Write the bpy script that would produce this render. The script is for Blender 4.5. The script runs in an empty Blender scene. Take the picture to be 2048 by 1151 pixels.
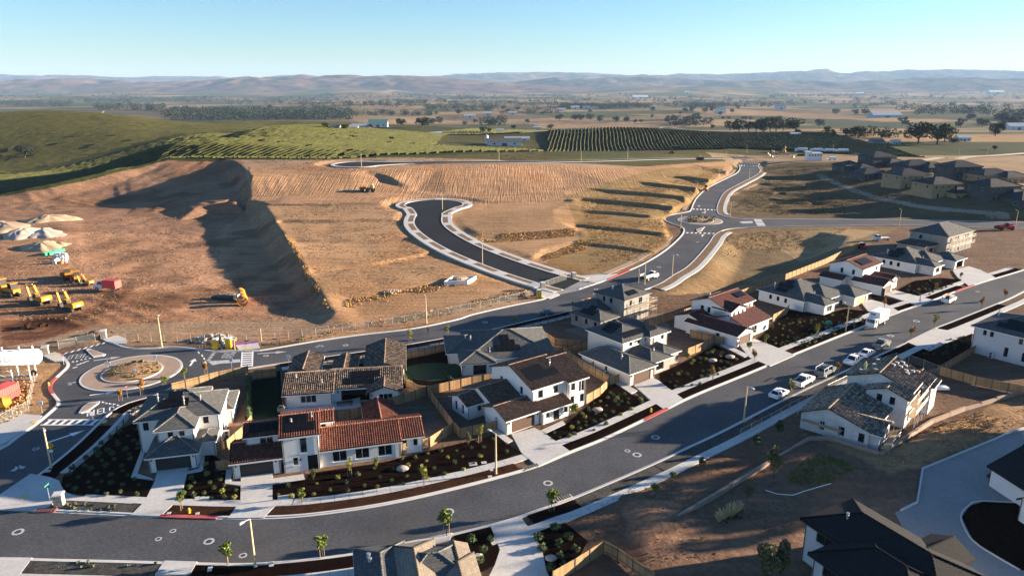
import bpy, bmesh, math, random
import numpy as np
from mathutils import Vector, Matrix
from mathutils.geometry import delaunay_2d_cdt, tessellate_polygon
R = math.radians
rnd = random.Random(7)
scene = bpy.context.scene
COL = scene.collection
# ------------------------------------------------------------------ camera
FPX = 1420.0; PITCH = math.atan(412 / 1420); CAMH = 55.0; CX, CY = 1024.0, 575.5
cam_d = bpy.data.cameras.new('camera'); cam = bpy.data.objects.new('camera', cam_d); COL.objects.link(cam)
cam.location = (0, 0, CAMH); cam.rotation_euler = (R(90) - PITCH, 0, 0)
cam_d.sensor_fit = 'HORIZONTAL'; cam_d.sensor_width = 36; cam_d.lens = 36 * FPX / 2048
cam_d.clip_start = 1; cam_d.clip_end = 80000
scene.camera = cam
# ------------------------------------------------------------------ sky, sun, exposure
SUN_AZ = R(77.0)      # right of straight ahead
SUN_EL = R(10.3)
world = bpy.data.worlds.new('World'); scene.world = world; world.use_nodes = True
wn = world.node_tree.nodes; wl = world.node_tree.links
sky = wn.new('ShaderNodeTexSky'); sky.sky_type = 'NISHITA'; sky.sun_disc = False
sky.sun_elevation = SUN_EL; sky.sun_rotation = SUN_AZ
sky.altitude = 250; sky.air_density = 1.0; sky.dust_density = 0.05; sky.ozone_density = 4.4
bg = wn['Background']; bg.inputs['Strength'].default_value = 0.05
wl.new(sky.outputs[0], bg.inputs['Color'])
sd = bpy.data.lights.new('sun', 'SUN'); sun = bpy.data.objects.new('sun', sd); COL.objects.link(sun)
sd.energy = 5.0; sd.angle = R(0.55); sd.color = (1.0, 0.81, 0.60)
sdir = Vector((math.sin(SUN_AZ) * math.cos(SUN_EL), math.cos(SUN_AZ) * math.cos(SUN_EL), math.sin(SUN_EL)))
sun.rotation_euler = sdir.to_track_quat('Z', 'Y').to_euler()
scene.view_settings.view_transform = 'Standard'; scene.view_settings.look = 'None'
scene.view_settings.gamma = 1; scene.view_settings.exposure = 2.28
scene.cycles.max_bounces = 5; scene.cycles.diffuse_bounces = 2; scene.cycles.glossy_bounces = 2
scene.cycles.transparent_max_bounces = 8; scene.cycles.volume_bounces = 0
scene.cycles.use_denoising = True; scene.cycles.sample_clamp_indirect = 4
scene.cycles.caustics_reflective = False; scene.cycles.caustics_refractive = False

# ------------------------------------------------------------------ photo pixel -> point (on a level z)
SP, CP = math.sin(PITCH), math.cos(PITCH)
def W(px, py, z=0.0):
    x = (px - CX) / FPX; y = (py - CY) / FPX
    s = (CAMH - z) / (SP + CP * y)
    return (s * x, s * (CP - SP * y))
def W3(px, py, z=0.0):
    a = W(px, py, z); return (a[0], a[1], z)
def WL(pts, z=0.0): return [W(p[0], p[1], p[2] if len(p) > 2 else z) for p in pts]

# ------------------------------------------------------------------ materials
MATS = {}
def srgb(r, g, b):
    f = lambda c: (c / 255 / 12.92) if c / 255 <= .04045 else ((c / 255 + .055) / 1.055) ** 2.4
    return (f(r), f(g), f(b))
class NT:
    def __init__(s, m): s.t = m.node_tree; s.n = s.t.nodes; s.l = s.t.links; s.b = s.n['Principled BSDF']
    def new(s, t, **k):
        n = s.n.new(t)
        for a, v in k.items():
            if a.startswith('i_'): n.inputs[a[2:].replace('_', ' ')].default_value = v
            else: setattr(n, a, v)
        return n
    def link(s, a, b): s.l.new(a, b)
def mat(name, col, rough=.8, var=.25, scale=1.5, bump=.0, bscale=8., metal=0., spec=.3, fine=None, island=0., coord='Object'):
    m = bpy.data.materials.new(name); m.use_nodes = True; t = NT(m); MATS[name] = m
    t.b.inputs['Roughness'].default_value = rough; t.b.inputs['Metallic'].default_value = metal
    t.b.inputs['Specular IOR Level'].default_value = spec
    tc = t.new('ShaderNodeTexCoord'); c = tc.outputs[coord]
    if coord == 'World':
        pass
    n1 = t.new('ShaderNodeTexNoise'); n1.inputs['Scale'].default_value = scale; n1.inputs['Detail'].default_value = 5; n1.inputs['Roughness'].default_value = .65
    t.link(c, n1.inputs['Vector'])
    mr = t.new('ShaderNodeMapRange'); mr.inputs['From Min'].default_value = .3; mr.inputs['From Max'].default_value = .7
    mr.inputs['To Min'].default_value = 1 - var; mr.inputs['To Max'].default_value = 1 + var
    t.link(n1.outputs[0], mr.inputs['Value'])
    fac = mr.outputs[0]
    if fine:
        n2 = t.new('ShaderNodeTexNoise'); n2.inputs['Scale'].default_value = fine; n2.inputs['Detail'].default_value = 3
        t.link(c, n2.inputs['Vector'])
        m2 = t.new('ShaderNodeMapRange'); m2.inputs['From Min'].default_value = .3; m2.inputs['From Max'].default_value = .7
        m2.inputs['To Min'].default_value = 1 - var; m2.inputs['To Max'].default_value = 1 + var
        t.link(n2.outputs[0], m2.inputs['Value'])
        mm = t.new('ShaderNodeMath', operation='MULTIPLY'); t.link(fac, mm.inputs[0]); t.link(m2.outputs[0], mm.inputs[1]); fac = mm.outputs[0]
    if island:
        g = t.new('ShaderNodeNewGeometry')
        m3 = t.new('ShaderNodeMapRange'); m3.inputs['To Min'].default_value = 1 - island; m3.inputs['To Max'].default_value = 1 + island
        t.link(g.outputs['Random Per Island'], m3.inputs['Value'])
        mm = t.new('ShaderNodeMath', operation='MULTIPLY'); t.link(fac, mm.inputs[0]); t.link(m3.outputs[0], mm.inputs[1]); fac = mm.outputs[0]
    sc = t.new('ShaderNodeVectorMath', operation='SCALE'); sc.inputs[0].default_value = col[:3]
    t.link(fac, sc.inputs['Scale']); t.link(sc.outputs[0], t.b.inputs['Base Color'])
    if bump:
        n3 = t.new('ShaderNodeTexNoise'); n3.inputs['Scale'].default_value = bscale; n3.inputs['Detail'].default_value = 4
        t.link(c, n3.inputs['Vector'])
        bp = t.new('ShaderNodeBump'); bp.inputs['Strength'].default_value = 1; bp.inputs['Distance'].default_value = bump
        t.link(n3.outputs[0], bp.inputs['Height']); t.link(bp.outputs[0], t.b.inputs['Normal'])
    return m
def roofmat(name, col, col2, bw=.3, bh=.33, mortar=.02, bump=.03, blotch=.3, rough=.85, wave=False):
    """tile courses laid on the roof planes: UV is metres along the eave / up the slope"""
    m = bpy.data.materials.new(name); m.use_nodes = True; t = NT(m); MATS[name] = m
    t.b.inputs['Roughness'].default_value = rough; t.b.inputs['Specular IOR Level'].default_value = .12
    uv = t.new('ShaderNodeUVMap'); uv.uv_map = 'UVMap'
    br = t.new('ShaderNodeTexBrick'); br.inputs['Scale'].default_value = 1; br.inputs['Brick Width'].default_value = bw
    br.inputs['Row Height'].default_value = bh; br.inputs['Mortar Size'].default_value = mortar; br.inputs['Mortar Smooth'].default_value = .3
    br.inputs['Color1'].default_value = (*col, 1); br.inputs['Color2'].default_value = (*col2, 1)
    br.inputs['Mortar'].default_value = (col[0] * .35, col[1] * .35, col[2] * .35, 1); br.inputs['Bias'].default_value = -.1
    t.link(uv.outputs[0], br.inputs['Vector'])
    ns = t.new('ShaderNodeTexNoise'); ns.inputs['Scale'].default_value = 1.3; ns.inputs['Detail'].default_value = 6; ns.inputs['Roughness'].default_value = .75
    t.link(uv.outputs[0], ns.inputs['Vector'])
    mr = t.new('ShaderNodeMapRange'); mr.inputs['From Min'].default_value = .3; mr.inputs['From Max'].default_value = .7
    mr.inputs['To Min'].default_value = 1 - blotch; mr.inputs['To Max'].default_value = 1 + blotch
    t.link(ns.outputs[0], mr.inputs['Value'])
    sc = t.new('ShaderNodeVectorMath', operation='SCALE'); t.link(br.outputs['Color'], sc.inputs[0]); t.link(mr.outputs[0], sc.inputs['Scale'])
    t.link(sc.outputs[0], t.b.inputs['Base Color'])
    # every course rises towards its lower edge
    sp = t.new('ShaderNodeSeparateXYZ'); t.link(uv.outputs[0], sp.inputs[0])
    dv = t.new('ShaderNodeMath', operation='DIVIDE'); t.link(sp.outputs[1], dv.inputs[0]); dv.inputs[1].default_value = bh
    fr = t.new('ShaderNodeMath', operation='FRACT'); t.link(dv.outputs[0], fr.inputs[0])
    iv = t.new('ShaderNodeMath', operation='SUBTRACT'); iv.inputs[0].default_value = 1; t.link(fr.outputs[0], iv.inputs[1])
    sm = t.new('ShaderNodeMath', operation='SUBTRACT'); t.link(iv.outputs[0], sm.inputs[0]); t.link(br.outputs['Fac'], sm.inputs[1])
    bp = t.new('ShaderNodeBump'); bp.inputs['Distance'].default_value = bump; bp.inputs['Strength'].default_value = 1
    t.link(sm.outputs[0], bp.inputs['Height']); t.link(bp.outputs[0], t.b.inputs['Normal'])
    return m
mat('asphalt', (.070, .073, .080), .8, .26, .09, .004, 40, fine=2.5, spec=.15)
def dusty(name, dust, lo, hi, sc):
    m = MATS[name]; t = NT(m); src = t.b.inputs['Base Color'].links[0].from_socket; tc = t.new('ShaderNodeTexCoord'); n = t.new('ShaderNodeTexNoise'); n.inputs['Scale'].default_value = sc; n.inputs['Detail'].default_value = 8; n.inputs['Roughness'].default_value = .68; t.link(tc.outputs['Object'], n.inputs['Vector'])
    mr = t.new('ShaderNodeMapRange'); mr.inputs['From Min'].default_value = lo; mr.inputs['From Max'].default_value = hi; mr.inputs['To Max'].default_value = .55; t.link(n.outputs[0], mr.inputs['Value']); mx = t.new('ShaderNodeMix', data_type='RGBA'); t.link(mr.outputs[0], mx.inputs[0]); t.link(src, mx.inputs[6]); mx.inputs[7].default_value = (*dust, 1); t.link(mx.outputs[2], t.b.inputs['Base Color'])
dusty('asphalt', (.125, .105, .085), .5, .78, .05)
mat('asphalt_new', (.016, .017, .020), .8, .25, .1, .004, 40, fine=2, spec=.15)
mat('strip_soil', (.21, .145, .095), 1, .3, .6, .04, 7, fine=4, spec=0)
mat('dark_lawn', (.006, .014, .008), 1, .3, .6, .03, 25, spec=0)
mat('concrete', (.47, .46, .44), .85, .10, .25, .004, 20, fine=3)
mat('concrete_dark', (.24, .24, .235), .9, .09, .15, .004, 20, fine=2)
mat('kerb', (.52, .51, .49), .85, .08, .5)
mat('apron', (.33, .24, .18), .9, .12, .5, .008, 14)
mat('mulch', (.010, .0055, .0042), 1, .35, .8, .05, 9, fine=5, spec=0)
mat('mulch_dry', (.042, .021, .013), 1, .35, .8, .05, 9, fine=5, spec=0)
mat('bioswale', (.05, .047, .042), 1, .5, .7, .05, 6, fine=4)
mat('lawn', (.008, .028, .012), 1, .3, .6, .03, 25)
mat('red_kerb', (.42, .085, .085), .8, .2, 1)
mat('paint', (.75, .75, .74), .8, .12, 1.2)
mat('paint_worn', (.42, .42, .43), .85, .3, 2)
mat('tactile', (.62, .44, .16), .8, .1, 2)
mat('stucco_white', (.72, .70, .67), .95, .05, .4, .006, 18)
mat('stucco_cream', (.64, .58, .50), .95, .05, .4, .006, 18)
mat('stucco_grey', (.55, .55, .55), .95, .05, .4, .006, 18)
mat('render_raw', (.25, .24, .22), .95, .25, .35, .01, 10)
mat('render_patchy', (.55, .54, .53), .95, .2, .5, .01, 10)
mat('sheathing', (.36, .255, .14), .9, .15, .5)
mat('wrap_dark', (.075, .075, .075), .8, .3, .6)
mat('stone', (.36, .31, .26), .95, .3, 2.5, .03, 5)
mat('trim_white', (.74, .73, .71), .7, .04, 1)
mat('frame_dark', (.03, .028, .026), .5, .1, 1)
mat('glass', (.012, .014, .017), .06, .1, .6, spec=.5)
mat('glass_lit', (.10, .08, .04), .1, .3, .6, spec=.5)
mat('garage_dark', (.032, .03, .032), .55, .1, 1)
mat('garage_brown', (.10, .06, .045), .6, .15, 1.5)
mat('garage_wood', (.42, .30, .18), .7, .1, 1.5)
mat('door_dark', (.02, .018, .016), .5, .1, 1)
mat('solar', (.005, .006, .008), .45, .1, 1, spec=.12)
mat('metal', (.45, .45, .46), .45, .1, 2, metal=.7)
mat('galv', (.42, .44, .45), .5, .1, 2, metal=.3)
mat('black_metal', (.02, .02, .022), .5, .1, 2)
mat('tan_pole', (.56, .43, .25), .8, .08, 1)
mat('lamp_head', (.50, .52, .53), .5, .05, 1)
mat('fence_wood', (.34, .215, .105), .9, .16, .7, .004, 12, island=.16)
mat('fence_rail', (.10, .085, .08), .9, .1, 1)
mat('bark', (.10, .075, .055), 1, .3, 4, .02, 12)
mat('stake', (.38, .27, .16), .9, .1, 2)
mat('leaf_young', (.12, .16, .026), .9, .25, 1.2, island=.45)
mat('leaf_autumn', (.30, .15, .03), .9, .3, 1.2, island=.5)
mat('leaf_shrub', (.055, .085, .03), .95, .3, 1.5, island=.4)
mat('leaf_sage', (.085, .105, .06), .95, .3, 1.5, island=.4)
mat('leaf_yellow', (.24, .23, .05), .95, .3, 1.5, island=.4)
mat('leaf_dark', (.030, .050, .020), .95, .3, 1.5, island=.4)
mat('leaf_oak', (.017, .026, .011), .95, .35, .25, island=.5)
mat('leaf_oak_olive', (.034, .040, .015), .95, .35, .25, island=.5)
mat('leaf_green', (.036, .06, .016), .95, .35, .25, island=.5)
mat('leaf_olive', (.13, .12, .055), .95, .3, 1.2, island=.45)
mat('straw', (.42, .26, .105), 1, .25, .3, island=.45)
mat('straw_pale', (.50, .41, .22), 1, .25, .3, island=.4)
mat('weed_green', (.10, .12, .035), 1, .3, .3, island=.4)
mat('white_paint', (.78, .78, .78), .4, .04, 1, spec=.5)
mat('offwhite', (.66, .66, .63), .6, .08, 1)
mat('grey_paint', (.16, .18, .19), .35, .05, 1, spec=.5)
mat('silver_paint', (.42, .43, .44), .35, .05, 1, spec=.5)
mat('cat_yellow', (.55, .225, .012), .55, .12, 1.5, spec=.4)
mat('red_paint', (.52, .03, .03), .45, .1, 1, spec=.5)
mat('pink_red', (.70, .09, .08), .5, .1, 1)
mat('orange', (.75, .20, .03), .6, .1, 1)
mat('green_tarp', (.04, .38, .20), .5, .15, 1.5)
mat('rubber', (.018, .018, .018), .85, .1, 2)
mat('steel_dark', (.05, .048, .045), .7, .2, 2)
mat('blue_plastic', (.05, .16, .30), .5, .05, 1)
mat('yellow_plastic', (.80, .52, .03), .5, .08, 1)
mat('purple_film', (.32, .08, .42), .5, .1, 1)
mat('sign_yellow', (.85, .48, .02), .6, .05, 1)
mat('sign_green', (.03, .22, .12), .6, .05, 1)
mat('skin', (.42, .24, .16), .7, .05, 2)
mat('cloth_dark', (.02, .02, .025), .95, .1, 2)
mat('cloth_jeans', (.06, .08, .13), .95, .1, 2)
mat('cloth_hiviz', (.55, .70, .10), .9, .1, 2)
mat('cloth_light', (.45, .45, .47), .9, .1, 2)
mat('hardhat', (.75, .35, .2), .4, .05, 2)
mat('timber', (.45, .31, .17), .9, .15, 2)
mat('sand', (.40, .29, .19), 1, .12, .3, .03, 3)
mat('gravel_grey', (.40, .35, .30), 1, .15, .3, .05, 3)
mat('rubble', (.40, .35, .29), 1, .3, 1.2, island=.4)
mat('water', (.10, .13, .15), .04, .05, .05, spec=.6)
mat('metal_roof', (.42, .44, .45), .5, .06, .3)
mat('far_white', (.66, .66, .64), .8, .05, .2)
mat('teal_roof', (.10, .22, .20), .6, .08, .3)
mat('far_roof', (.13, .12, .12), .9, .1, .3)
roofmat('roof_grey', (.085, .088, .088), (.12, .118, .112), .5, .36, .012, .03, .28)
roofmat('roof_brown', (.10, .075, .06), (.34, .26, .19), .3, .42, .02, .045, .35)
roofmat('roof_umber', (.115, .078, .06), (.22, .15, .11), .3, .42, .018, .045, .25)
roofmat('roof_red', (.135, .046, .032), (.22, .098, .07), .33, .42, .016, .045, .22)
roofmat('roof_maroon', (.07, .027, .024), (.12, .047, .038), .33, .38, .016, .035, .22)
roofmat('roof_mix', (.15, .115, .09), (.50, .41, .31), .34, .42, .025, .05, .40)
roofmat('roof_black', (.017, .018, .02), (.026, .026, .028), .3, .16, .012, .015, .2)
roofmat('roof_tan', (.24, .20, .155), (.30, .25, .19), .5, .36, .012, .03, .2)
roofmat('roof_felt', (.045, .048, .052), (.07, .072, .075), 2.4, 1.2, .012, .01, .35)

# ------------------------------------------------------------------ mesh builder
class MB:
    def __init__(s): s.v = []; s.f = []; s.uv = []; s.has_uv = False; s.mi = []
    def vert(s, p): s.v.append((p[0], p[1], p[2])); return len(s.v) - 1
    def face(s, pts, uv=None, m=0):
        i = len(s.v); s.v.extend((p[0], p[1], p[2]) for p in pts); s.f.append(tuple(range(i, i + len(pts)))); s.mi.append(m)
        s.uv.append(uv)
        if uv: s.has_uv = True
    def box(s, x0, x1, y0, y1, z0, z1, m=0):
        s.hexa([(x0, y0, z0), (x1, y0, z0), (x1, y1, z0), (x0, y1, z0), (x0, y0, z1), (x1, y0, z1), (x1, y1, z1), (x0, y1, z1)], m)
        return s
    def hexa(s, p, m=0):
        b = len(s.v); s.v.extend(tuple(q) for q in p)
        for q in ((3, 2, 1, 0), (4, 5, 6, 7), (0, 1, 5, 4), (1, 2, 6, 5), (2, 3, 7, 6), (3, 0, 4, 7)):
            s.f.append(tuple(b + k for k in q)); s.uv.append(None); s.mi.append(m)
    def beam(s, a, b, w, h=None, up=(0, 0, 1), m=0):
        a = Vector(a); b = Vector(b); d = (b - a)
        if d.length < 1e-6: return s
        d.normalize(); u = Vector(up)
        x = d.cross(u)
        if x.length < 1e-4: x = d.cross(Vector((1, 0, 0)))
        x.normalize(); z = x.cross(d); h = h or w
        x *= w / 2; z *= h / 2
        s.hexa([a - x - z, a + x - z, b + x - z, b - x - z, a - x + z, a + x + z, b + x + z, b - x + z], m); return s
    def tube(s, a, b, r0, r1=None, n=8, cap=True, m=0):
        a = Vector(a); b = Vector(b); r1 = r0 if r1 is None else r1; d = (b - a).normalized()
        x = d.cross(Vector((0, 0, 1)))
        if x.length < 1e-4: x = Vector((1, 0, 0))
        x.normalize(); y = d.cross(x); i = len(s.v)
        for c, r in ((a, r0), (b, r1)):
            for k in range(n):
                t = 2 * math.pi * k / n; s.v.append(tuple(c + x * (r * math.cos(t)) + y * (r * math.sin(t))))
        for k in range(n):
            s.f.append((i + k, i + (k + 1) % n, i + n + (k + 1) % n, i + n + k)); s.uv.append(None); s.mi.append(m)
        if cap:
            s.f.append(tuple(i + k for k in reversed(range(n)))); s.f.append(tuple(i + n + k for k in range(n))); s.uv += [None, None]; s.mi += [m, m]
        return s
    def prism(s, poly, z0, z1, m=0):
        """poly: list of (x,y); any simple polygon"""
        n = len(poly)
        if sum(poly[i][0] * poly[(i + 1) % n][1] - poly[(i + 1) % n][0] * poly[i][1] for i in range(n)) < 0: poly = poly[::-1]
        i = len(s.v); s.v += [(p[0], p[1], z1) for p in poly]
        s.f.append(tuple(range(i, i + n))); s.uv.append(None); s.mi.append(m)
        if z0 < z1:
            j = len(s.v); s.v += [(p[0], p[1], z0) for p in poly]
            for k in range(n):
                s.f.append((j + k, j + (k + 1) % n, i + (k + 1) % n, i + k)); s.uv.append(None); s.mi.append(m)
        return s
    def extrude_y(s, prof, y0, y1, m=0):
        """profile in (x,z), extruded along y"""
        n = len(prof); i = len(s.v)
        s.v += [(p[0], y0, p[1]) for p in prof]; s.v += [(p[0], y1, p[1]) for p in prof]
        for k in range(n):
            s.f.append((i + k, i + (k + 1) % n, i + n + (k + 1) % n, i + n + k)); s.uv.append(None); s.mi.append(m)
        s.f.append(tuple(i + k for k in reversed(range(n)))); s.f.append(tuple(i + n + k for k in range(n))); s.uv += [None, None]; s.mi += [m, m]
        return s
    def blob(s, c, rx, ry, rz, n=7, m_=5, jit=.12, m=0, rg=None):
        rg = rg or rnd; i = len(s.v)
        for a in range(m_ + 1):
            th = math.pi * a / m_
            for k in range(n):
                ph = 2 * math.pi * k / n; j = 1 + rg.uniform(-jit, jit)
                s.v.append((c[0] + rx * math.sin(th) * math.cos(ph) * j, c[1] + ry * math.sin(th) * math.sin(ph) * j, c[2] + rz * math.cos(th) * j))
        for a in range(m_):
            for k in range(n):
                s.f.append((i + a * n + k, i + (a + 1) * n + k, i + (a + 1) * n + (k + 1) % n, i + a * n + (k + 1) % n)); s.uv.append(None); s.mi.append(m)
        return s
    def mesh(s, name, mats, smooth=False):
        me = bpy.data.meshes.new(name); me.from_pydata(s.v, [], s.f)
        for m in (mats if isinstance(mats, (list, tuple)) else [mats]): me.materials.append(MATS[m])
        if any(s.mi): me.polygons.foreach_set('material_index', s.mi)
        if s.has_uv:
            ul = me.uv_layers.new(name='UVMap'); k = 0
            buf = []
            for f, uv in zip(s.f, s.uv):
                buf += [c for q in (uv or [(0, 0)] * len(f)) for c in q]
            ul.data.foreach_set('uv', buf)
        if smooth: me.polygons.foreach_set('use_smooth', [True] * len(me.polygons))
        me.validate(); me.update(); return me
    def build(s, name, mats, parent=None, smooth=False):
        return link(name, s.mesh(name, mats, smooth), parent)
def link(name, me, parent=None):
    o = bpy.data.objects.new(name, me); COL.objects.link(o)
    if parent: o.parent = parent
    return o
def tag(o, label=None, cat=None, group=None, kind=None):
    if label: o['label'] = label
    if cat: o['category'] = cat
    if group: o['group'] = group
    if kind: o['kind'] = kind
    return o
def thing(name, label, cat, loc=(0, 0, 0), rz=0., group=None):
    o = bpy.data.objects.new(name, None); COL.objects.link(o); o.empty_display_size = .2
    o.location = loc; o.rotation_euler = (0, 0, rz); return tag(o, label, cat, group)
def struct(o): o['kind'] = 'structure'; return o
CH = {}
def copy_tree(o, parent=None):
    c = o.copy(); COL.objects.link(c); c.parent = parent
    for ch in o.children: copy_tree(ch, c)
    return c
# ------------------------------------------------------------------ polylines
def smooth(pts, step=1.0):
    """Catmull-Rom through points (tuples of equal dimension), resampled"""
    P = [np.array(p, float) for p in pts]; P = [2 * P[0] - P[1]] + P + [2 * P[-1] - P[-2]]; out = []
    for i in range(1, len(P) - 2):
        a, b, c, d = P[i - 1:i + 3]; n = max(1, int(np.linalg.norm((c - b)[:2]) / step))
        for k in range(n):
            t = k / n; out.append(.5 * ((2 * b) + (-a + c) * t + (2 * a - 5 * b + 4 * c - d) * t * t + (-a + 3 * b - 3 * c + d) * t ** 3))
    out.append(P[-2]); return [tuple(p) for p in out]
def offset(line, d):
    """positive d = left of travel"""
    n = len(line); out = []
    for i in range(n):
        a = line[max(i - 1, 0)]; b = line[min(i + 1, n - 1)]
        dx, dy = b[0] - a[0], b[1] - a[1]; L = math.hypot(dx, dy) or 1
        out.append((line[i][0] - dy / L * d, line[i][1] + dx / L * d) + tuple(line[i][2:]))
    return out
def plen(line):
    s = [0.]
    for a, b in zip(line, line[1:]): s.append(s[-1] + math.hypot(b[0] - a[0], b[1] - a[1]))
    return s
def cut(line, s0, s1):
    """the stretch of a polyline between two arc lengths"""
    S = plen(line); s0 = max(0, s0); s1 = min(S[-1], s1)
    def at(s):
        for i in range(len(S) - 1):
            if S[i + 1] >= s:
                t = (s - S[i]) / ((S[i + 1] - S[i]) or 1); return tuple(p + (q - p) * t for p, q in zip(line[i], line[i + 1]))
        return line[-1]
    return [at(s0)] + [p for p, s in zip(line, S) if s0 + .05 < s < s1 - .05] + [at(s1)]
def nearest_s(line, p):
    S = plen(line); best = (1e9, 0)
    for i in range(len(line) - 1):
        a, b = line[i], line[i + 1]; dx, dy = b[0] - a[0], b[1] - a[1]; L2 = dx * dx + dy * dy or 1
        t = max(0, min(1, ((p[0] - a[0]) * dx + (p[1] - a[1]) * dy) / L2))
        d = math.hypot(a[0] + dx * t - p[0], a[1] + dy * t - p[1])
        if d < best[0]: best = (d, S[i] + t * math.sqrt(L2))
    return best[1]
def ribbon(mb, line, d0, d1, z1, z0=None, m=0, zf=None):
    A = offset(line, d0); B = offset(line, d1)
    def zz(i): return (line[i][2] if len(line[i]) > 2 else 0)
    for i in range(len(line) - 1):
        za, zb = zz(i) + z1, zz(i + 1) + z1
        mb.face([(A[i][0], A[i][1], za), (A[i + 1][0], A[i + 1][1], zb), (B[i + 1][0], B[i + 1][1], zb), (B[i][0], B[i][1], za)][::(1 if d1 > d0 else -1)], m=m)
        if z0 is not None:
            for Q, fl in ((A, 1), (B, -1)):
                mb.face([(Q[i][0], Q[i][1], zz(i) + z0), (Q[i + 1][0], Q[i + 1][1], zz(i + 1) + z0), (Q[i + 1][0], Q[i + 1][1], zb), (Q[i][0], Q[i][1], za)][::fl * (1 if d1 > d0 else -1)], m=m)
    if z0 is not None:
        for i in (0, len(line) - 1):
            mb.face([(A[i][0], A[i][1], zz(i) + z0), (B[i][0], B[i][1], zz(i) + z0), (B[i][0], B[i][1], zz(i) + z1), (A[i][0], A[i][1], zz(i) + z1)], m=m)
    return mb
def inpoly(X, Y, poly):
    c = np.zeros(X.shape, bool); n = len(poly)
    for i in range(n):
        x0, y0 = poly[i][:2]; x1, y1 = poly[(i + 1) % n][:2]
        if y0 == y1: continue
        k = ((y0 > Y) != (y1 > Y)) & (X < (x1 - x0) * (Y - y0) / (y1 - y0) + x0); c ^= k
    return c
def dist_line(X, Y, line, maxd=1e9):
    """distance to a polyline and the interpolated third coordinate"""
    best = np.full(X.shape, 1e9); zz = np.zeros(X.shape)
    for a, b in zip(line, line[1:]):
        dx, dy = b[0] - a[0], b[1] - a[1]; L2 = dx * dx + dy * dy or 1e-9
        t = np.clip(((X - a[0]) * dx + (Y - a[1]) * dy) / L2, 0, 1)
        d = np.hypot(a[0] + dx * t - X, a[1] + dy * t - Y); k = d < best
        best = np.where(k, d, best)
        if len(a) > 2: zz = np.where(k, a[2] + (b[2] - a[2]) * t, zz)
    return best, zz
# ------------------------------------------------------------------ value noise
def _hash(ix, iy, seed):
    h = (ix * 374761393 + iy * 668265263 + seed * 1442695041) & 0xffffffff
    h = ((h ^ (h >> 13)) * 1274126177) & 0xffffffff
    return ((h ^ (h >> 16)) & 0xffff) / 65535.0
def vnoise(X, Y, seed=0):
    ix = np.floor(X).astype(np.int64); iy = np.floor(Y).astype(np.int64); fx = X - ix; fy = Y - iy
    fx = fx * fx * fx * (fx * (fx * 6 - 15) + 10); fy = fy * fy * fy * (fy * (fy * 6 - 15) + 10)
    a = _hash(ix, iy, seed); b = _hash(ix + 1, iy, seed); c = _hash(ix, iy + 1, seed); d = _hash(ix + 1, iy + 1, seed)
    return (a + (b - a) * fx) * (1 - fy) + (c + (d - c) * fx) * fy
def fbm(X, Y, scale, octv=4, seed=0, gain=.5):
    s = np.zeros(np.shape(X)); a = 1.; t = 0.; f = 1. / scale
    for o in range(octv):
        s = s + a * (vnoise(X * f + 17.3 * o, Y * f - 9.1 * o, seed + o) * 2 - 1); t += a; a *= gain; f *= 2.03
    return s / t
def sstep(a, b, x):
    t = np.clip((x - a) / (b - a), 0, 1); return t * t * (3 - 2 * t)
# ================================================================== terrain
def hreg(X, Y):
    X = np.asarray(X, float); Y = np.asarray(Y, float)
    z = -52 * sstep(600, 1900, Y) - 38 * sstep(1900, 5200, Y)
    g = lambda x, y, sx, sy, a: a * np.exp(-((X - x) / sx) ** 2 - ((Y - y) / sy) ** 2)
    z = z + g(-205, 478, 95, 42, 12.5) + g(-60, 470, 150, 60, 8) + g(-190, 640, 125, 110, 17) + g(-560, 880, 170, 95, 26) + g(95, 700, 120, 75, 12) + g(60, 480, 120, 60, 4)
    z = z + g(-330, 1080, 260, 120, 14) + g(330, 760, 160, 60, 5)
    z = z - 30 * sstep(-200, -400, X) * sstep(300, 380, Y) * (1 - sstep(680, 800, Y))
    z = z + sstep(900, 2500, Y) * 16 * fbm(X, Y, 900, 3, 3) + sstep(1500, 5000, Y) * 26 * fbm(X, Y, 2600, 2, 8)
    # low rolling hills before the ranges
    z = z + 60 * sstep(.05, .7, fbm(X, Y, 2100, 3, 21)) * sstep(4200, 6500, Y)
    return z
TP = []   # photo pixel + height; sampled break lines of the graded site
def brk(*pts, step=5.):
    w = [(*W(p[0], p[1], p[2]), p[2]) for p in pts]
    for a, b in zip(w, w[1:]):
        n = max(1, int(math.hypot(b[0] - a[0], b[1] - a[1]) / step))
        for k in range(n + 1): TP.append(tuple(p + (q - p) * k / n for p, q in zip(a, b)))
BACK = [(-160, 430, -2), (0, 388, 3), (100, 368, 6), (200, 345, 9), (340, 318, 12), (480, 317, 12.5), (640, 318, 12), (800, 311, 11.5), (950, 305, 11), (1100, 303, 9), (1300, 301, 5), (1480, 299, 1.5), (1600, 305, .5), (1750, 312, 2), (1900, 316, 5), (2060, 326, 6), (2300, 345, 6)]
brk(*BACK)
# upper pad crest, its cut slope and toe
brk((472, 322, 12.3), (490, 338, 12), (503, 352, 11.8), (600, 347, 11.5), (700, 345, 11.3), (735, 340, 11.2), (900, 334, 11), (1100, 333, 9), (1230, 336, 7), (1330, 330, 5.2), (1420, 322, 2.8), (1470, 319, 1.2))
brk((500, 393, 4.5), (620, 391, 4.5), (720, 385, 4.4), (780, 386, 3.9), (960, 386, 3.2), (1060, 383, 3.2), (1120, 378, 3.4), (1200, 372, 4.0), (1290, 358, 4.0), (1380, 343, 3.0), (1440, 333, 1.6))
brk((735, 347, 10), (770, 362, 7.), (815, 382, 4), step=4)
brk((745, 341, 11), (785, 356, 8.6), (835, 380, 4), step=4)
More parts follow.
